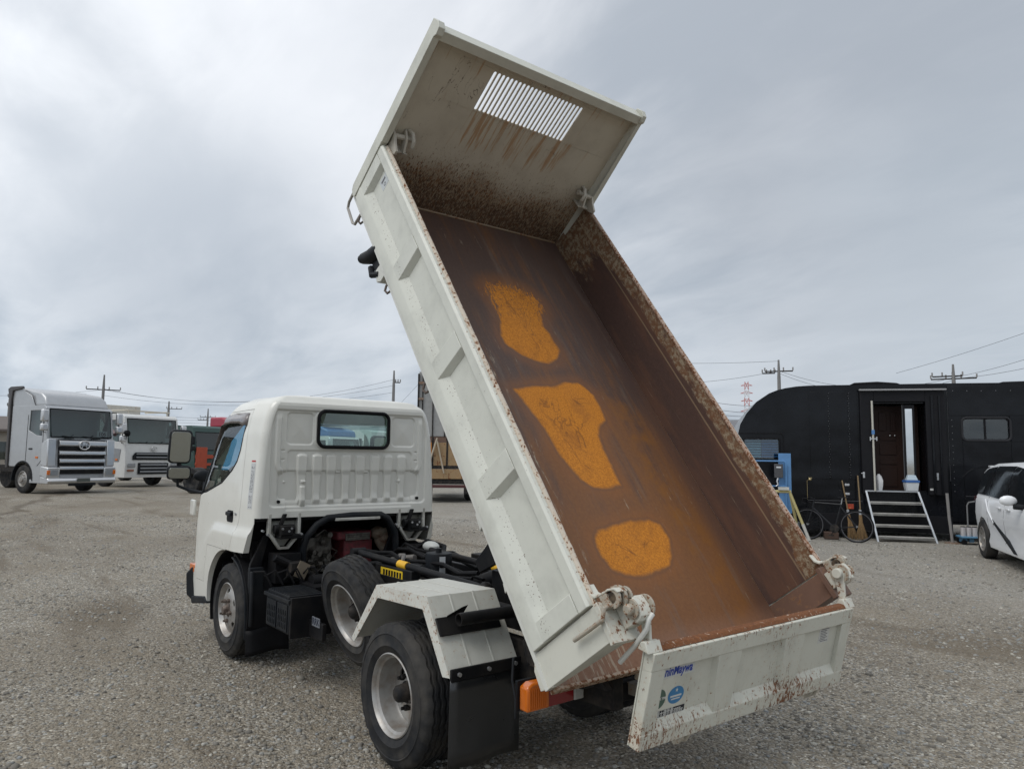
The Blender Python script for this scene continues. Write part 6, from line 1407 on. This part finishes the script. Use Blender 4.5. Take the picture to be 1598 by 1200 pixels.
# 1: silver tractor with chrome grille
o = lorry('silver tractor unit with tall roof fairing and big chrome grille, first of the row', SILV, (29.2, -2.05), 204, cat='lorry', roof=3.14, wsz=(2.02, 3.02)); o.scale = (1.05,)*3
hw = 1.245
mb = MB(); pr = [(-.34, 3.12), (-.50, 3.44), (-.80, 3.62), (-2.0, 3.80), (-2.42, 3.86), (-2.42, 3.12)]
vs = []
for x, z in pr: vs += [(x, -hw+.05+(z-3.12)*.12, z), (x, hw-.05-(z-3.12)*.12, z)]
mb.add(vs, [(2*i, 2*i+1, 2*((i+1) % 6)+1, 2*((i+1) % 6)) for i in range(6)]+[tuple(2*i for i in range(6)), tuple(2*i+1 for i in range(6))][0:2]); mb.build('roof_fairing', SILV, o, bevel=.07, seg=3)
for s in (-1, 1):
    mb = MB()
    if s > 0: mb.prism([(-2.30, .9), (-2.44, .9), (-2.50, 3.4), (-2.36, 3.3)], 1, s*hw-.05*s, s*hw+.05*s)
    else: mb.prism([(-2.30, .9), (-2.44, .9), (-2.50, 3.4), (-2.62, 3.78), (-2.45, 3.86), (-1.75, 3.86), (-1.7, 3.76), (-2.30, 3.70), (-2.36, 3.3)], 1, s*hw-.05*s, s*(hw+.06) if False else s*hw+.05*s); mb.build('side_fairing_edge', paint('fairing_dark', (.05, .045, .045), .4, dirt=.3), o, bevel=.02)
    mb = MB(); mb.prism([(-2.30, 3.12), (-2.42, 3.84), (-1.9, 3.78), (-1.2, 3.5), (-.95, 3.12)], 1, s*(hw-.03), s*(hw-.012)); mb.build('side_deflector', SILV, o, bevel=.01)
    mb = MB(); mb.prism([(.02, 1.96), (.06, .98), (-.15, .96), (-.34, 1.04), (-.36, 1.80)], 1, s*(hw-.30), s*(hw+.015)); mb.build('corner_panel', M_chrome, o, bevel=.03)
    mb = MB(); mb.prism([(.12, .52), (.15, .94), (-.30, .98), (-.36, .66)], 1, s*(hw-.42), s*(hw+.03)); hb_ = mb.build('headlamp_housing', M_chrome, o, bevel=.03)
    mb = MB(); mb.box(.12, .155, s*(hw-.22)-.13, s*(hw-.22)+.13, .66, .86); mb.build('headlamp', paint('lamp_glass', (.25, .26, .27), .1, coat=1), hb_, bevel=.01); mb = MB(); mb.box(.12, .16, s*(hw-.02)-.06, s*(hw-.02)+.045, .68, .84); mb.build('indicator', M_orange, hb_, bevel=.01)
    MB().box(-.68, -.52, s*(hw+.005)-.01, s*(hw+.005)+.012, 1.25, 1.32).build('side_marker', M_orange, o, bevel=.005)
    MB().box(-1.1, -.9, s*(hw+.01)-.012, s*(hw+.01)+.012, 1.56, 1.61).build('door_handle', M_rub2, o, bevel=.005)
    mb = MB(); mb.tube([(-.30, s*(hw+.004), 2.85), (-.30, s*(hw+.004), 1.2), (-.55, s*(hw+.004), .98)], .008, 4); mb.tube([(-1.27, s*(hw+.004), 2.8), (-1.27, s*(hw+.004), 1.12)], .008, 4); mb.build('door_gap', M_rub2, o)
for k, (z, hh) in enumerate(((1.80, .14), (1.46, .11), (1.18, .11), (.92, .10))):
    mb = MB(); mb.prism([(.02, z-hh), (.13, z-hh*.5), (.12, z+hh*.4), (.03, z+hh*.9)], 1, -.88+.02*k, .88-.02*k); mb.build('grille_bar', M_chrome, o, bevel=.012)
MB().box(-.02, .06, -.86, .86, .70, 1.94).build('grille_mesh', M_black, o)
mb = MB(); mb.prism([(-.30, .36), (.18, .36), (.22, .46), (.18, .56), (-.1, .60), (-.30, .62)], 1, -hw-.02, hw+.02); mb.build('bumper', M_chrome, o, bevel=.03)
mb = MB(); mb.box(.1, .19, -.5, .5, .28, .40); mb.build('lower_valance', M_plastic, o, bevel=.02)
n = 28; L = [(.15, .19*math.cos(2*math.pi*k/n), 1.74+.155*math.sin(2*math.pi*k/n)) for k in range(n)]; em = MB().tube(L, .024, 8, closed=True).build('emblem_ring', M_chrome, o)
mb = MB(); mb.tube([(.15, -.17, 1.74), (.15, .17, 1.74)], .02, 6); 
for s in (-1, 1): mb.tube([(.15, s*.10, 1.84), (.15, s*.065, 1.78), (.15, s*.065, 1.70), (.15, s*.10, 1.64)], .016, 6)
mb.build('emblem_bar', M_chrome, em)
mb = MB(); 
for yy in (.75, .0, -.75): mb.tube([(-.0, yy, 2.06), (-.02, yy+.30, 2.03), (-.03, yy+.42, 2.10)], .012, 5)
mb.build('wiper', M_rub2, o)
MB().box(-.13, -.12, .62, 1.02, 2.06, 2.28).build('number_card', ctw, o); text('106', .20, M_black, 'card_text', o, Matrix(((0, 0, 1, -.115), (1, 0, 0, .82), (0, 1, 0, 2.16), (0, 0, 0, 1))), bold=.006)
MB().box(.225, .235, -.24, .24, .42, .55).build('number_plate', paint('plate_grey', (.08, .09, .08), .5), o)
for yy in (.5, -.5): MB().box(-.01, .03, yy-.17, yy+.17, 1.96, 1.99).build('air_slot', M_rub2, o)
mirrors(o, 2.49, 2.62)
MB().box(-.3, .0, -1.05, -.7, 2.55, 2.75).build('curtain', M_int, o) if False else None
mb = MB(); mb.box(-3.6, -2.45, .70, 1.22, .40, 1.0); mb.build('side_tank', paint('tank_grey', (.2, .2, .19), .5, metal=.5, dirt=.4), o, bevel=.03)
mb = MB(); mb.box(-2.4, -2.3, .7, .95, .8, 2.6); mb.box(-3.2, -2.5, -.9, .9, 1.05, 1.2); mb.build('deck_plate', M_dark, o)
# 2: white and grey lorry
o = lorry('white fronted lorry with grey doors and dark bonnet grille, between silver and green lorries', LW_, (34.3, -5.75), 204, roof=2.95, wsz=(1.78, 2.76), cabl=2.1); o.scale = (1.13,)*3
for s in (-1, 1):
    mb = MB(); mb.prism([(-.40, 1.02), (-.30, 1.52), (-.72, 1.56), (-1.24, 1.72), (-2.08, 1.72), (-2.08, 1.02), (-.96, 1.02)], 1, s*(hw+.002), s*(hw+.014)); mb.build('grey_door_skin', LG, o)
    mb = MB(); mb.box(.03, .07, s*(hw-.25)-.17, s*(hw-.25)+.17, .80, .96); mb.build('headlamp', paint('lamp_glass', (.25, .26, .27)), o, bevel=.03); mb = MB(); mb.box(.03, .07, s*(hw-.22)-.14, s*(hw-.22)+.14, .64, .71); mb.build('fog_lamp', paint('lamp_brown', (.25, .09, .04), .3), o, bevel=.01)
    MB().box(-.60, -.46, s*(hw+.02)-.01, s*(hw+.02)+.01, 1.06, 1.14).build('side_marker', M_orange, o, bevel=.005)
    mb = MB(); mb.tube([(.04, s*(hw-.10), 2.1), (.10, s*(hw+.06), 2.2), (.10, s*(hw+.10), 1.9)], .015, 6); mb.sph((.1, s*(hw+.05), 2.15), .13, 12, (.6, 1, 1)); mb.build('round_mirror', M_rub2, o)
mb = MB(); mb.prism([(-.82, 1.40), (.82, 1.40), (.95, 1.26), (.95, 1.10), (-.95, 1.10), (-.95, 1.26)], 0, .005, .06); mb.build('grille', M_plastic, o, bevel=.01)
for z in (1.34, 1.20): MB().box(.06, .09, -.82, .82, z-.025, z+.025).build('grille_bar', LG, o, bevel=.01)
MB().box(.02, .07, -.70, .70, .52, .98).build('lower_grille', M_plastic, o, bevel=.02)
for z in (.62, .76, .90): MB().box(.07, .09, -.62, .62, z-.03, z+.03).build('grille_bar', LG, o, bevel=.01)
L = [(.04, .12*math.cos(2*math.pi*k/n), 1.56+.09*math.sin(2*math.pi*k/n)) for k in range(n)]; em = MB().tube(L, .018, 8, closed=True).build('emblem_ring', M_chrome, o); text('UD', .11, M_chrome, 'emblem_letters', em, Matrix(((0, 0, 1, .045), (1, 0, 0, 0), (0, 1, 0, 1.56), (0, 0, 0, 1))), extrude=.006, bold=.003)
MB().box(-.13, -.12, .62, .98, 1.82, 2.0).build('number_card', ctw, o)
mb = MB()
for yy in (.7, .0, -.7): mb.tube([(.0, yy, 1.80), (-.01, yy+.30, 1.78), (-.02, yy+.42, 1.85)], .012, 5)
mb.build('wiper', M_rub2, o); mirrors(o, 2.49, 2.2)
mb = MB(); mb.box(-5.0, -2.5, -1.1, 1.1, 2.55, 3.42); mb.build('load_board', rusty('board_white', (.52, .50, .44), .50, 4, streak=(8, 8, 1)), o, bevel=.02)
mb = MB()
for s in (-.9, .9): mb.tube([(-.45, s, 2.93), (-.5, s, 3.12), (-1.9, s, 3.12)], .03, 6)
mb.tube([(-.5, -1.05, 3.1), (-.5, 1.05, 3.1)], .03, 6); mb.build('roof_rack', paint('rack_cream', (.48, .44, .36), .6), o)
mb = MB(); mb.tube([(-2.4, -1.0, 3.2), (-.4, -1.9, 2.55), (1.4, -2.7, 2.05)], .07, 6); mb.build('crane_boom', rusty('boom_paint', (.10, .05, .05), .5), o)
# 3: green lorry
GRN = paint('lorry_green', (.025, .065, .055), .4, dirt=.1, coat=.3); ORG = paint('rack_red_orange', (.42, .07, .03), .5, dirt=.2)
o = lorry('dark green lorry with a white roof sign and red front rails', GRN, (38.2, -9.6), 204, roof=3.05, wsz=(1.75, 2.7), w=2.3)
MB().box(-.30, -.24, -.05, .75, 2.80, 2.96).build('roof_sign', LW_, o)
mb = MB(); mb.box(.03, .10, -1.15, 1.15, 1.30, 1.50); mb.box(.03, .10, -1.15, 1.15, .92, 1.06); mb.box(.03, .12, -1.12, -.45, .66, 1.9); mb.box(.03, .12, .5, .68, .66, 1.5); mb.build('front_rail', ORG, o, bevel=.01)
MB().box(.02, .12, -1.15, 1.15, .40, .62).build('bumper', LG, o, bevel=.02); MB().box(.02, .1, .75, 1.05, .66, .84).build('indicator', M_orange, o, bevel=.03); MB().box(.02, .1, -1.05, -.75, .66, .84).build('indicator', M_orange, o, bevel=.03)
mirrors(o, 2.3, 2.1, M_plastic)
# 4: crimson cab behind
CR = paint('lorry_crimson', (.30, .015, .04), .4, coat=.3)
o = lorry('crimson high roofed lorry cab showing over the green one', CR, (45.5, -13.9), 204, roof=3.3, w=2.49)
mb = MB(); mb.prism([(-.40, 3.28), (-.62, 3.75), (-1.2, 3.95), (-2.3, 3.95), (-2.3, 3.28)], 1, -1.1, 1.1); mb.build('roof_fairing', CR, o, bevel=.12, seg=3); MB().box(-.62, -.45, -.55, .55, 3.50, 3.68).build('sun_visor_slot', M_rub2, o, bevel=.03)
mirrors(o, 2.49, 2.4, M_chrome)
# 5: light blue lorry seen through the side window of the dump truck cab
LB = paint('lorry_light_blue', (.06, .26, .48), .4, dirt=.05, coat=.3)
o = lorry('light blue lorry seen through the side window of the dump truck', LB, (24.25, -8.32), 204, tail=3.0, roof=2.6, w=2.45)
mb = MB(); mb.prism([(-.40, 2.58), (-.62, 2.7), (-1.2, 2.8), (-2.3, 2.8), (-2.3, 2.58)], 1, -1.1, 1.1); mb.build('roof_fairing', LB, o, bevel=.12, seg=3); mirrors(o, 2.45, 2.3, M_plastic)
# 6: blue roofed white lorry, seen through the back window
B2 = paint('roof_blue', (.03, .14, .36), .4, coat=.3)
o = lorry('white lorry with deep blue roof seen through the rear window of the dump truck', LW_, (33.0, -15.0), 206, roof=2.55, wsz=(1.5, 2.4))
mb = MB(); mb.prism([(-.32, 2.54), (-.42, 2.86), (-.9, 3.05), (-2.3, 3.15), (-2.3, 2.54)], 1, -1.16, 1.16); mb.build('roof_fairing', B2, o, bevel=.08, seg=3)
mb = MB(); mb.box(-2.3, -.7, -1.0, 1.0, 3.16, 3.30); mb.build('roof_top', LW_, o, bevel=.05); MB().box(-.12, -.11, .5, .9, 1.56, 1.76).build('number_card', ctw, o); mirrors(o, 2.49, 2.1, M_chrome)
# 7: crane lorry
o = lorry('white lorry with an orange red crane behind its cab', LW_, (37.2, -19.6), 206, roof=3.1, wsz=(1.6, 2.6)); mb = MB(); mb.box(.03, .2, -1.0, 1.0, 1.9, 2.55); mb.tube([(.1, -1.1, 2.6), (.5, -.3, 2.0), (.4, .9, 2.3)], .16, 8); mb.tube([(.1, .6, .6), (.1, .6, 2.6)], .10, 8); mb.build('crane', paint('crane_orange', (.50, .10, .03), .5, dirt=.2), o, bevel=.04)
mirrors(o, 2.49, 2.3, M_chrome)

# 8: rear of a van-bodied lorry between the cab and the raised bed
o = thing('box_lorry', 'grey box lorry with rusty orange side boards, seen from behind beside the raised bed', 'lorry', (18.2, -11.65, 0), R(-33))
gp_ = rusty('grey_van_body', (.30, .30, .29), .42, 8); br = rusty('brown_board', (.30, .20, .10), .56, 12, streak=(6, 6, 1)); og = rusty('orange_board', (.45, .17, .02), .48, 10, streak=(6, 6, 1)); mr_ = paint('maroon_frame', (.07, .018, .018), .6)
MB().box(-.2, 6.0, -1.1, 1.12, 2.25, 4.5).build('upper_body', gp_, o, bevel=.02)
for y in (.98, .62, .2, -.3, -.8): mb = MB(); mb.box(-.24, -.2005, y-.02, y+.02, 2.25, 4.5); mb.build('locking_bar', M_dark, o)
for z in (2.75, 3.55, 4.1): MB().box(-.26, -.2, .95, 1.15, z-.04, z+.04).build('door_hinge', rusty('hinge_brown', (.2, .15, .12), .6), o)
MB().box(-.26, 6, 1.10, 1.16, 2.2, 4.42).build('corner_post', M_dark, o, bevel=.01)
for (y0, y1, m_) in ((.62, 1.05, og), (.12, .58, br), (-.40, .08, br), (-.95, -.45, og)): MB().box(-.2, -.14, y0, y1, 1.25, 2.05).build('rear_board', m_, o, bevel=.01)
MB().box(-.16, 5.8, 1.08, 1.13, 1.22, 2.1).build('side_board', og, o, bevel=.01)
for y in (.60, .10, -.42): mb = MB(); mb.box(-.22, -.15, y-.03, y+.03, .9, 2.22); mb.build('post', M_dark, o)
MB().box(-.24, 5.8, -1.1, 1.12, 1.15, 1.22).build('deck_edge', M_dark, o); MB().box(-.24, -.10, -1.1, 1.12, .80, 1.14).build('tail_sill', br, o, bevel=.01)
mb = MB(); mb.box(-.2, 5.8, -.9, .9, .62, .78); mb.build('chassis', M_dark, o)
MB().box(-.26, -.12, -1.05, 1.10, .50, .60).build('under_run_bumper', mr_, o, bevel=.01); MB().box(-.3, -.12, .62, 1.02, .30, .50).build('bumper_end', mr_, o); MB().box(-.3, -.12, -.9, -.5, .30, .50).build('bumper_end', M_dark, o)
MB().box(-.2, .0, -1.1, 1.1, 2.06, 2.24).build('top_beam', rusty('beam_brown', (.12, .07, .05), .55), o)
mb = MB(); mb.tube([(-.3, .75, 1.2), (-.3, .45, 2.2)], .035, 6); mb.tube([(-.3, .2, 1.0), (-.3, .45, 2.1)], .03, 6); mb.build('lean_bar', paint('bar_cream', (.4, .34, .26), .6), o)
for s in (-1, 1):
    for x in (1.2, 2.4): MB().lathe([(.0, -.25), (.40, -.25), (.44, -.2), (.44, .2), (.40, .25), (.0, .2)], 28, T_((x, s*.85, .44))).build('wheel', M_rubber, o)

# ================================================================== POLES, WIRES, TOWER, HOUSES
conc = paint('concrete_pole', (.19, .185, .18), .8); wirem = paint('wire', (.03, .03, .035), .7); ins_ = paint('insulator', (.25, .24, .23), .5)
def upole(label, x, y, h, arms, az, r=.16, tr=False):
    o = thing('utility_pole', label, 'utility pole', (x, y, 0), R(az), 'utility poles beyond the yard')
    MB().tube([(0, 0, 0), (0, 0, h*.85), (0, 0, h)], [r*1.2, r*.85, r*.45], 10).build('shaft', conc, o)
    for (z, l, dx) in arms:
        a = MB().box(dx-l, dx+l, -.05, .05, z-.05, z+.05).build('crossarm', M_dark, o)
        mb = MB()
        for k in range(4): mb.tube([(dx-l+2*l*k/3, 0, z+.05), (dx-l+2*l*k/3, 0, z+.32)], .055, 6)
        mb.build('insulators', ins_, a)
    if tr: MB().lathe([(.0, 0), (.28, 0), (.28, .75), (.0, .75)], 16, T_((.35, 0, h-2.3)) @ Matrix.Rotation(R(90), 4, 'X')).build('transformer', M_dark, o)
    return o
def at_dir(az, d): return CAM.x+d*math.cos(R(az)), CAM.y+d*math.sin(R(az))
for (lab, az, d, h, arms, tr) in (('thin pole with two short crossarms at the far left above the low roofs', -4.26, 100, 8.6, ((7.6, .9, -.7), (6.6, .9, -.7)), False),
    ('tall pole with a long crossarm rising between the silver and white lorries', -9.47, 90, 9.8, ((8.2, 1.6, 0), (5.9, 1.1, 0), (5.3, 1.1, 0)), False),
    ('small distant pole above the roof of the green lorry', -13.56, 130, 9.8, ((8.6, 1.1, -.8),), False),
    ('smallest distant pole just left of the dump truck cab', -16.13, 160, 10.5, ((8.8, 1.4, 0), (8.2, .8, 1)), False),
    ('pole standing above the white cab roof of the dump truck', -29.32, 75, 10.1, ((8.9, .35, -.3),), False),
    ('pole with dark crossarm above the curved roof of the black van', -58.36, 65, 9.9, ((8.95, 1.1, 0), (8.8, .5, .8)), False),
    ('pole with transformer above the roof of the black van at the right', -69.39, 65, 9.0, ((7.9, 1.5, 0), (8.1, 1.0, .4)), True)):
    px_, py_ = at_dir(az, d); upole(lab, px_, py_, h, arms, az+90, .16 if d < 110 else .2, tr)
def wire(pts, label, r=.012):
    o = None; mb = MB()
    for (a, b_, sag) in pts:
        a, b_ = Vector(a), Vector(b_); n = 24; mb.tube([a+(b_-a)*t/n-Vector((0, 0, sag*4*(t/n)*(1-t/n))) for t in range(n+1)], r, 4)
    return tag(mb.build('overhead_wire', wirem), label, 'wire', 'overhead wires')
def D(az, d, z): x, y = at_dir(az, d); return (x, y, z)
for k, (z0, z1, s) in enumerate(((8.3, 9.2, 1.8), (8.2, 8.6, 1.5), (7.6, 7.9, 1.2), (5.9, 6.6, 1.0), (5.4, 5.9, 1.0))):
    wire([(D(-9.47, 90, z0), D(-29.32, 75, z1), s)], ('highest', 'second highest', 'middle', 'second lowest', 'lowest')[k]+' of five wires from the tall left pole')
for (z0, z1, nm) in ((7.2, 9.5, 'upper'), (6.1, 8.4, 'middle'), (4.8, 7.0, 'lower')):
    wire([(D(-9, 140, z0), D(-31, 130, z1), 1.0)], nm+' of the three faint far wires over the lorries', .02)
wire([(D(-29.32, 75, 6.0), D(-31.5, 60, 7.7), 0)], 'slanting stay wire beside the pole above the cab')
wire([(D(10, 95, 8.6), D(-9.47, 90, 8.2), 1.5)], 'wire leading out of view to the left of the tall pole')
wire([(D(-45, 62, 8.0), D(-58.36, 65, 9.0), .6)], 'wire from behind the raised bed to the dark crossarm pole')
wire([(D(-45, 62, 9.7), D(-58.36, 65, 9.8), .2)], 'topmost faint wire left of the dark crossarm pole', .012)
wire([(D(-58.36, 65, 9.0), D(-69.39, 65, 8.0), 1.1)], 'sagging wire between the two poles over the black van')
wire([(D(-58.36, 65, 8.8), D(-69.39, 65, 7.8), 1.3)], 'lower sagging wire between the two poles over the black van')
wire([(D(-69.39, 65, 8.0), D(-80, 55, 10.6), .5)], 'upper wire climbing from the transformer pole to the right')
wire([(D(-69.39, 65, 7.9), D(-80, 55, 9.3), .5)], 'lower wire climbing from the transformer pole to the right')
wire([(D(-66, 66, 8.6), D(-80, 60, 12.8), .3)], 'thin wire high above the transformer pole at the right', .012)
for (a, b_, nm) in ((8.1, 7.4, 'topmost'), (7.4, 6.6, 'second'), (6.8, 6.3, 'third'), (6.2, 6.1, 'lowest')): wire([(D(-52, 80, a), D(-58.6, 90, b_+.6), .5)], nm+' of four thin wires behind the curved black van roof', .02)
# pylon
TWd = 450; tx_, ty_ = at_dir(-56.09, TWd); o = thing('lattice_pylon', 'distant red and white lattice pylon beside the curved black van roof', 'pylon', (tx_, ty_, 0), R(34))
pr_, pw_ = paint('pylon_red', (.50, .14, .12), .6), paint('pylon_white', (.62, .62, .62), .6)
def wd(z): return interp(z, [(0, 5), (26, 1.6), (47, .9)])
for i in range(10):
    z0, z1 = 4.7*i, 4.7*(i+1); a, b_ = wd(z0), wd(z1); mb = MB()
    for (sx_, sy_) in ((1, 1), (1, -1), (-1, 1), (-1, -1)): mb.tube([(sx_*a, sy_*a, z0), (sx_*b_, sy_*b_, z1)], .16, 4)
    for (p, q_) in (((-1, 1), (1, 1)), ((1, 1), (1, -1)), ((1, -1), (-1, -1)), ((-1, -1), (-1, 1))):
        mb.tube([(p[0]*a, p[1]*a, z0), (q_[0]*b_, q_[1]*b_, z1)], .09, 4); mb.tube([(q_[0]*a, q_[1]*a, z0), (p[0]*b_, p[1]*b_, z1)], .09, 4)
    mb.build('lattice_section', pr_ if i % 2 else pw_, o)
for z, l in ((45, 3.2), (40.5, 3.4), (36, 3.2), (30, 3.6)):
    mb = MB(); mb.tube([(-l, 0, z-.3), (0, 0, z+.9), (l, 0, z-.3)], .16, 4); mb.tube([(-l, 0, z-.3), (l, 0, z-.3)], .14, 4); mb.build('cross_arm', pr_, o)
# low buildings
def house(label, az, d, w, dp, h, rh, wall, roof, yaw, cat='house', name='low_house'):
    x, y = at_dir(az, d); o = thing(name, label, cat, (x, y, 0), R(yaw))
    MB().box(0, dp, -w/2, w/2, 0, h).build('wall', wall, o)
    mb = MB(); mb.prism([(-.5, h-.05), (dp/2, h+rh), (dp+.5, h-.05), (dp+.5, h-.2), (-.5, h-.2)], 1, -w/2-.4, w/2+.4); mb.build('roof', roof, o)
    for k in range(int(w/3)): MB().box(-.03, .0, -w/2+1+3*k, -w/2+2.2+3*k, 1, 2.2).build('window', M_dglass, o)
    return o
hw_, hr_ = paint('beige_wall', (.30, .27, .23), .8), paint('brown_roof', (.12, .10, .09), .8, nscale=30)
house('low beige building with grey brown tiled roof behind the silver lorry', -1.5, 62, 14, 8, 3.1, 1.0, hw_, hr_, -12)
house('dark flat roofed building farther behind at the far left', -1.0, 82, 16, 8, 4.3, .5, paint('dark_wall', (.12, .12, .12), .8), paint('grey_roof', (.25, .25, .26), .7), -12)
house('grey roofed houses just left of the black van cab', -54.0, 110, 14, 8, 5.2, 2.2, paint('grey_wall', (.3, .3, .3), .8), paint('tile_grey', (.16, .16, .17), .7), -54)
house('long dark grey warehouse behind the row of lorries', -27.0, 72, 26, 12, 4.0, .7, paint('warehouse_grey', (.10, .11, .12), .7), paint('warehouse_roof', (.16, .17, .18), .6), -27, 'warehouse', 'warehouse')
house('distant low sheds with grey roofs beyond the lorries', -15.0, 120, 60, 12, 4.2, 1.2, paint('shed_wall', (.26, .26, .25), .8), paint('shed_roof', (.17, .18, .19), .7), -15, 'shed', 'shed')
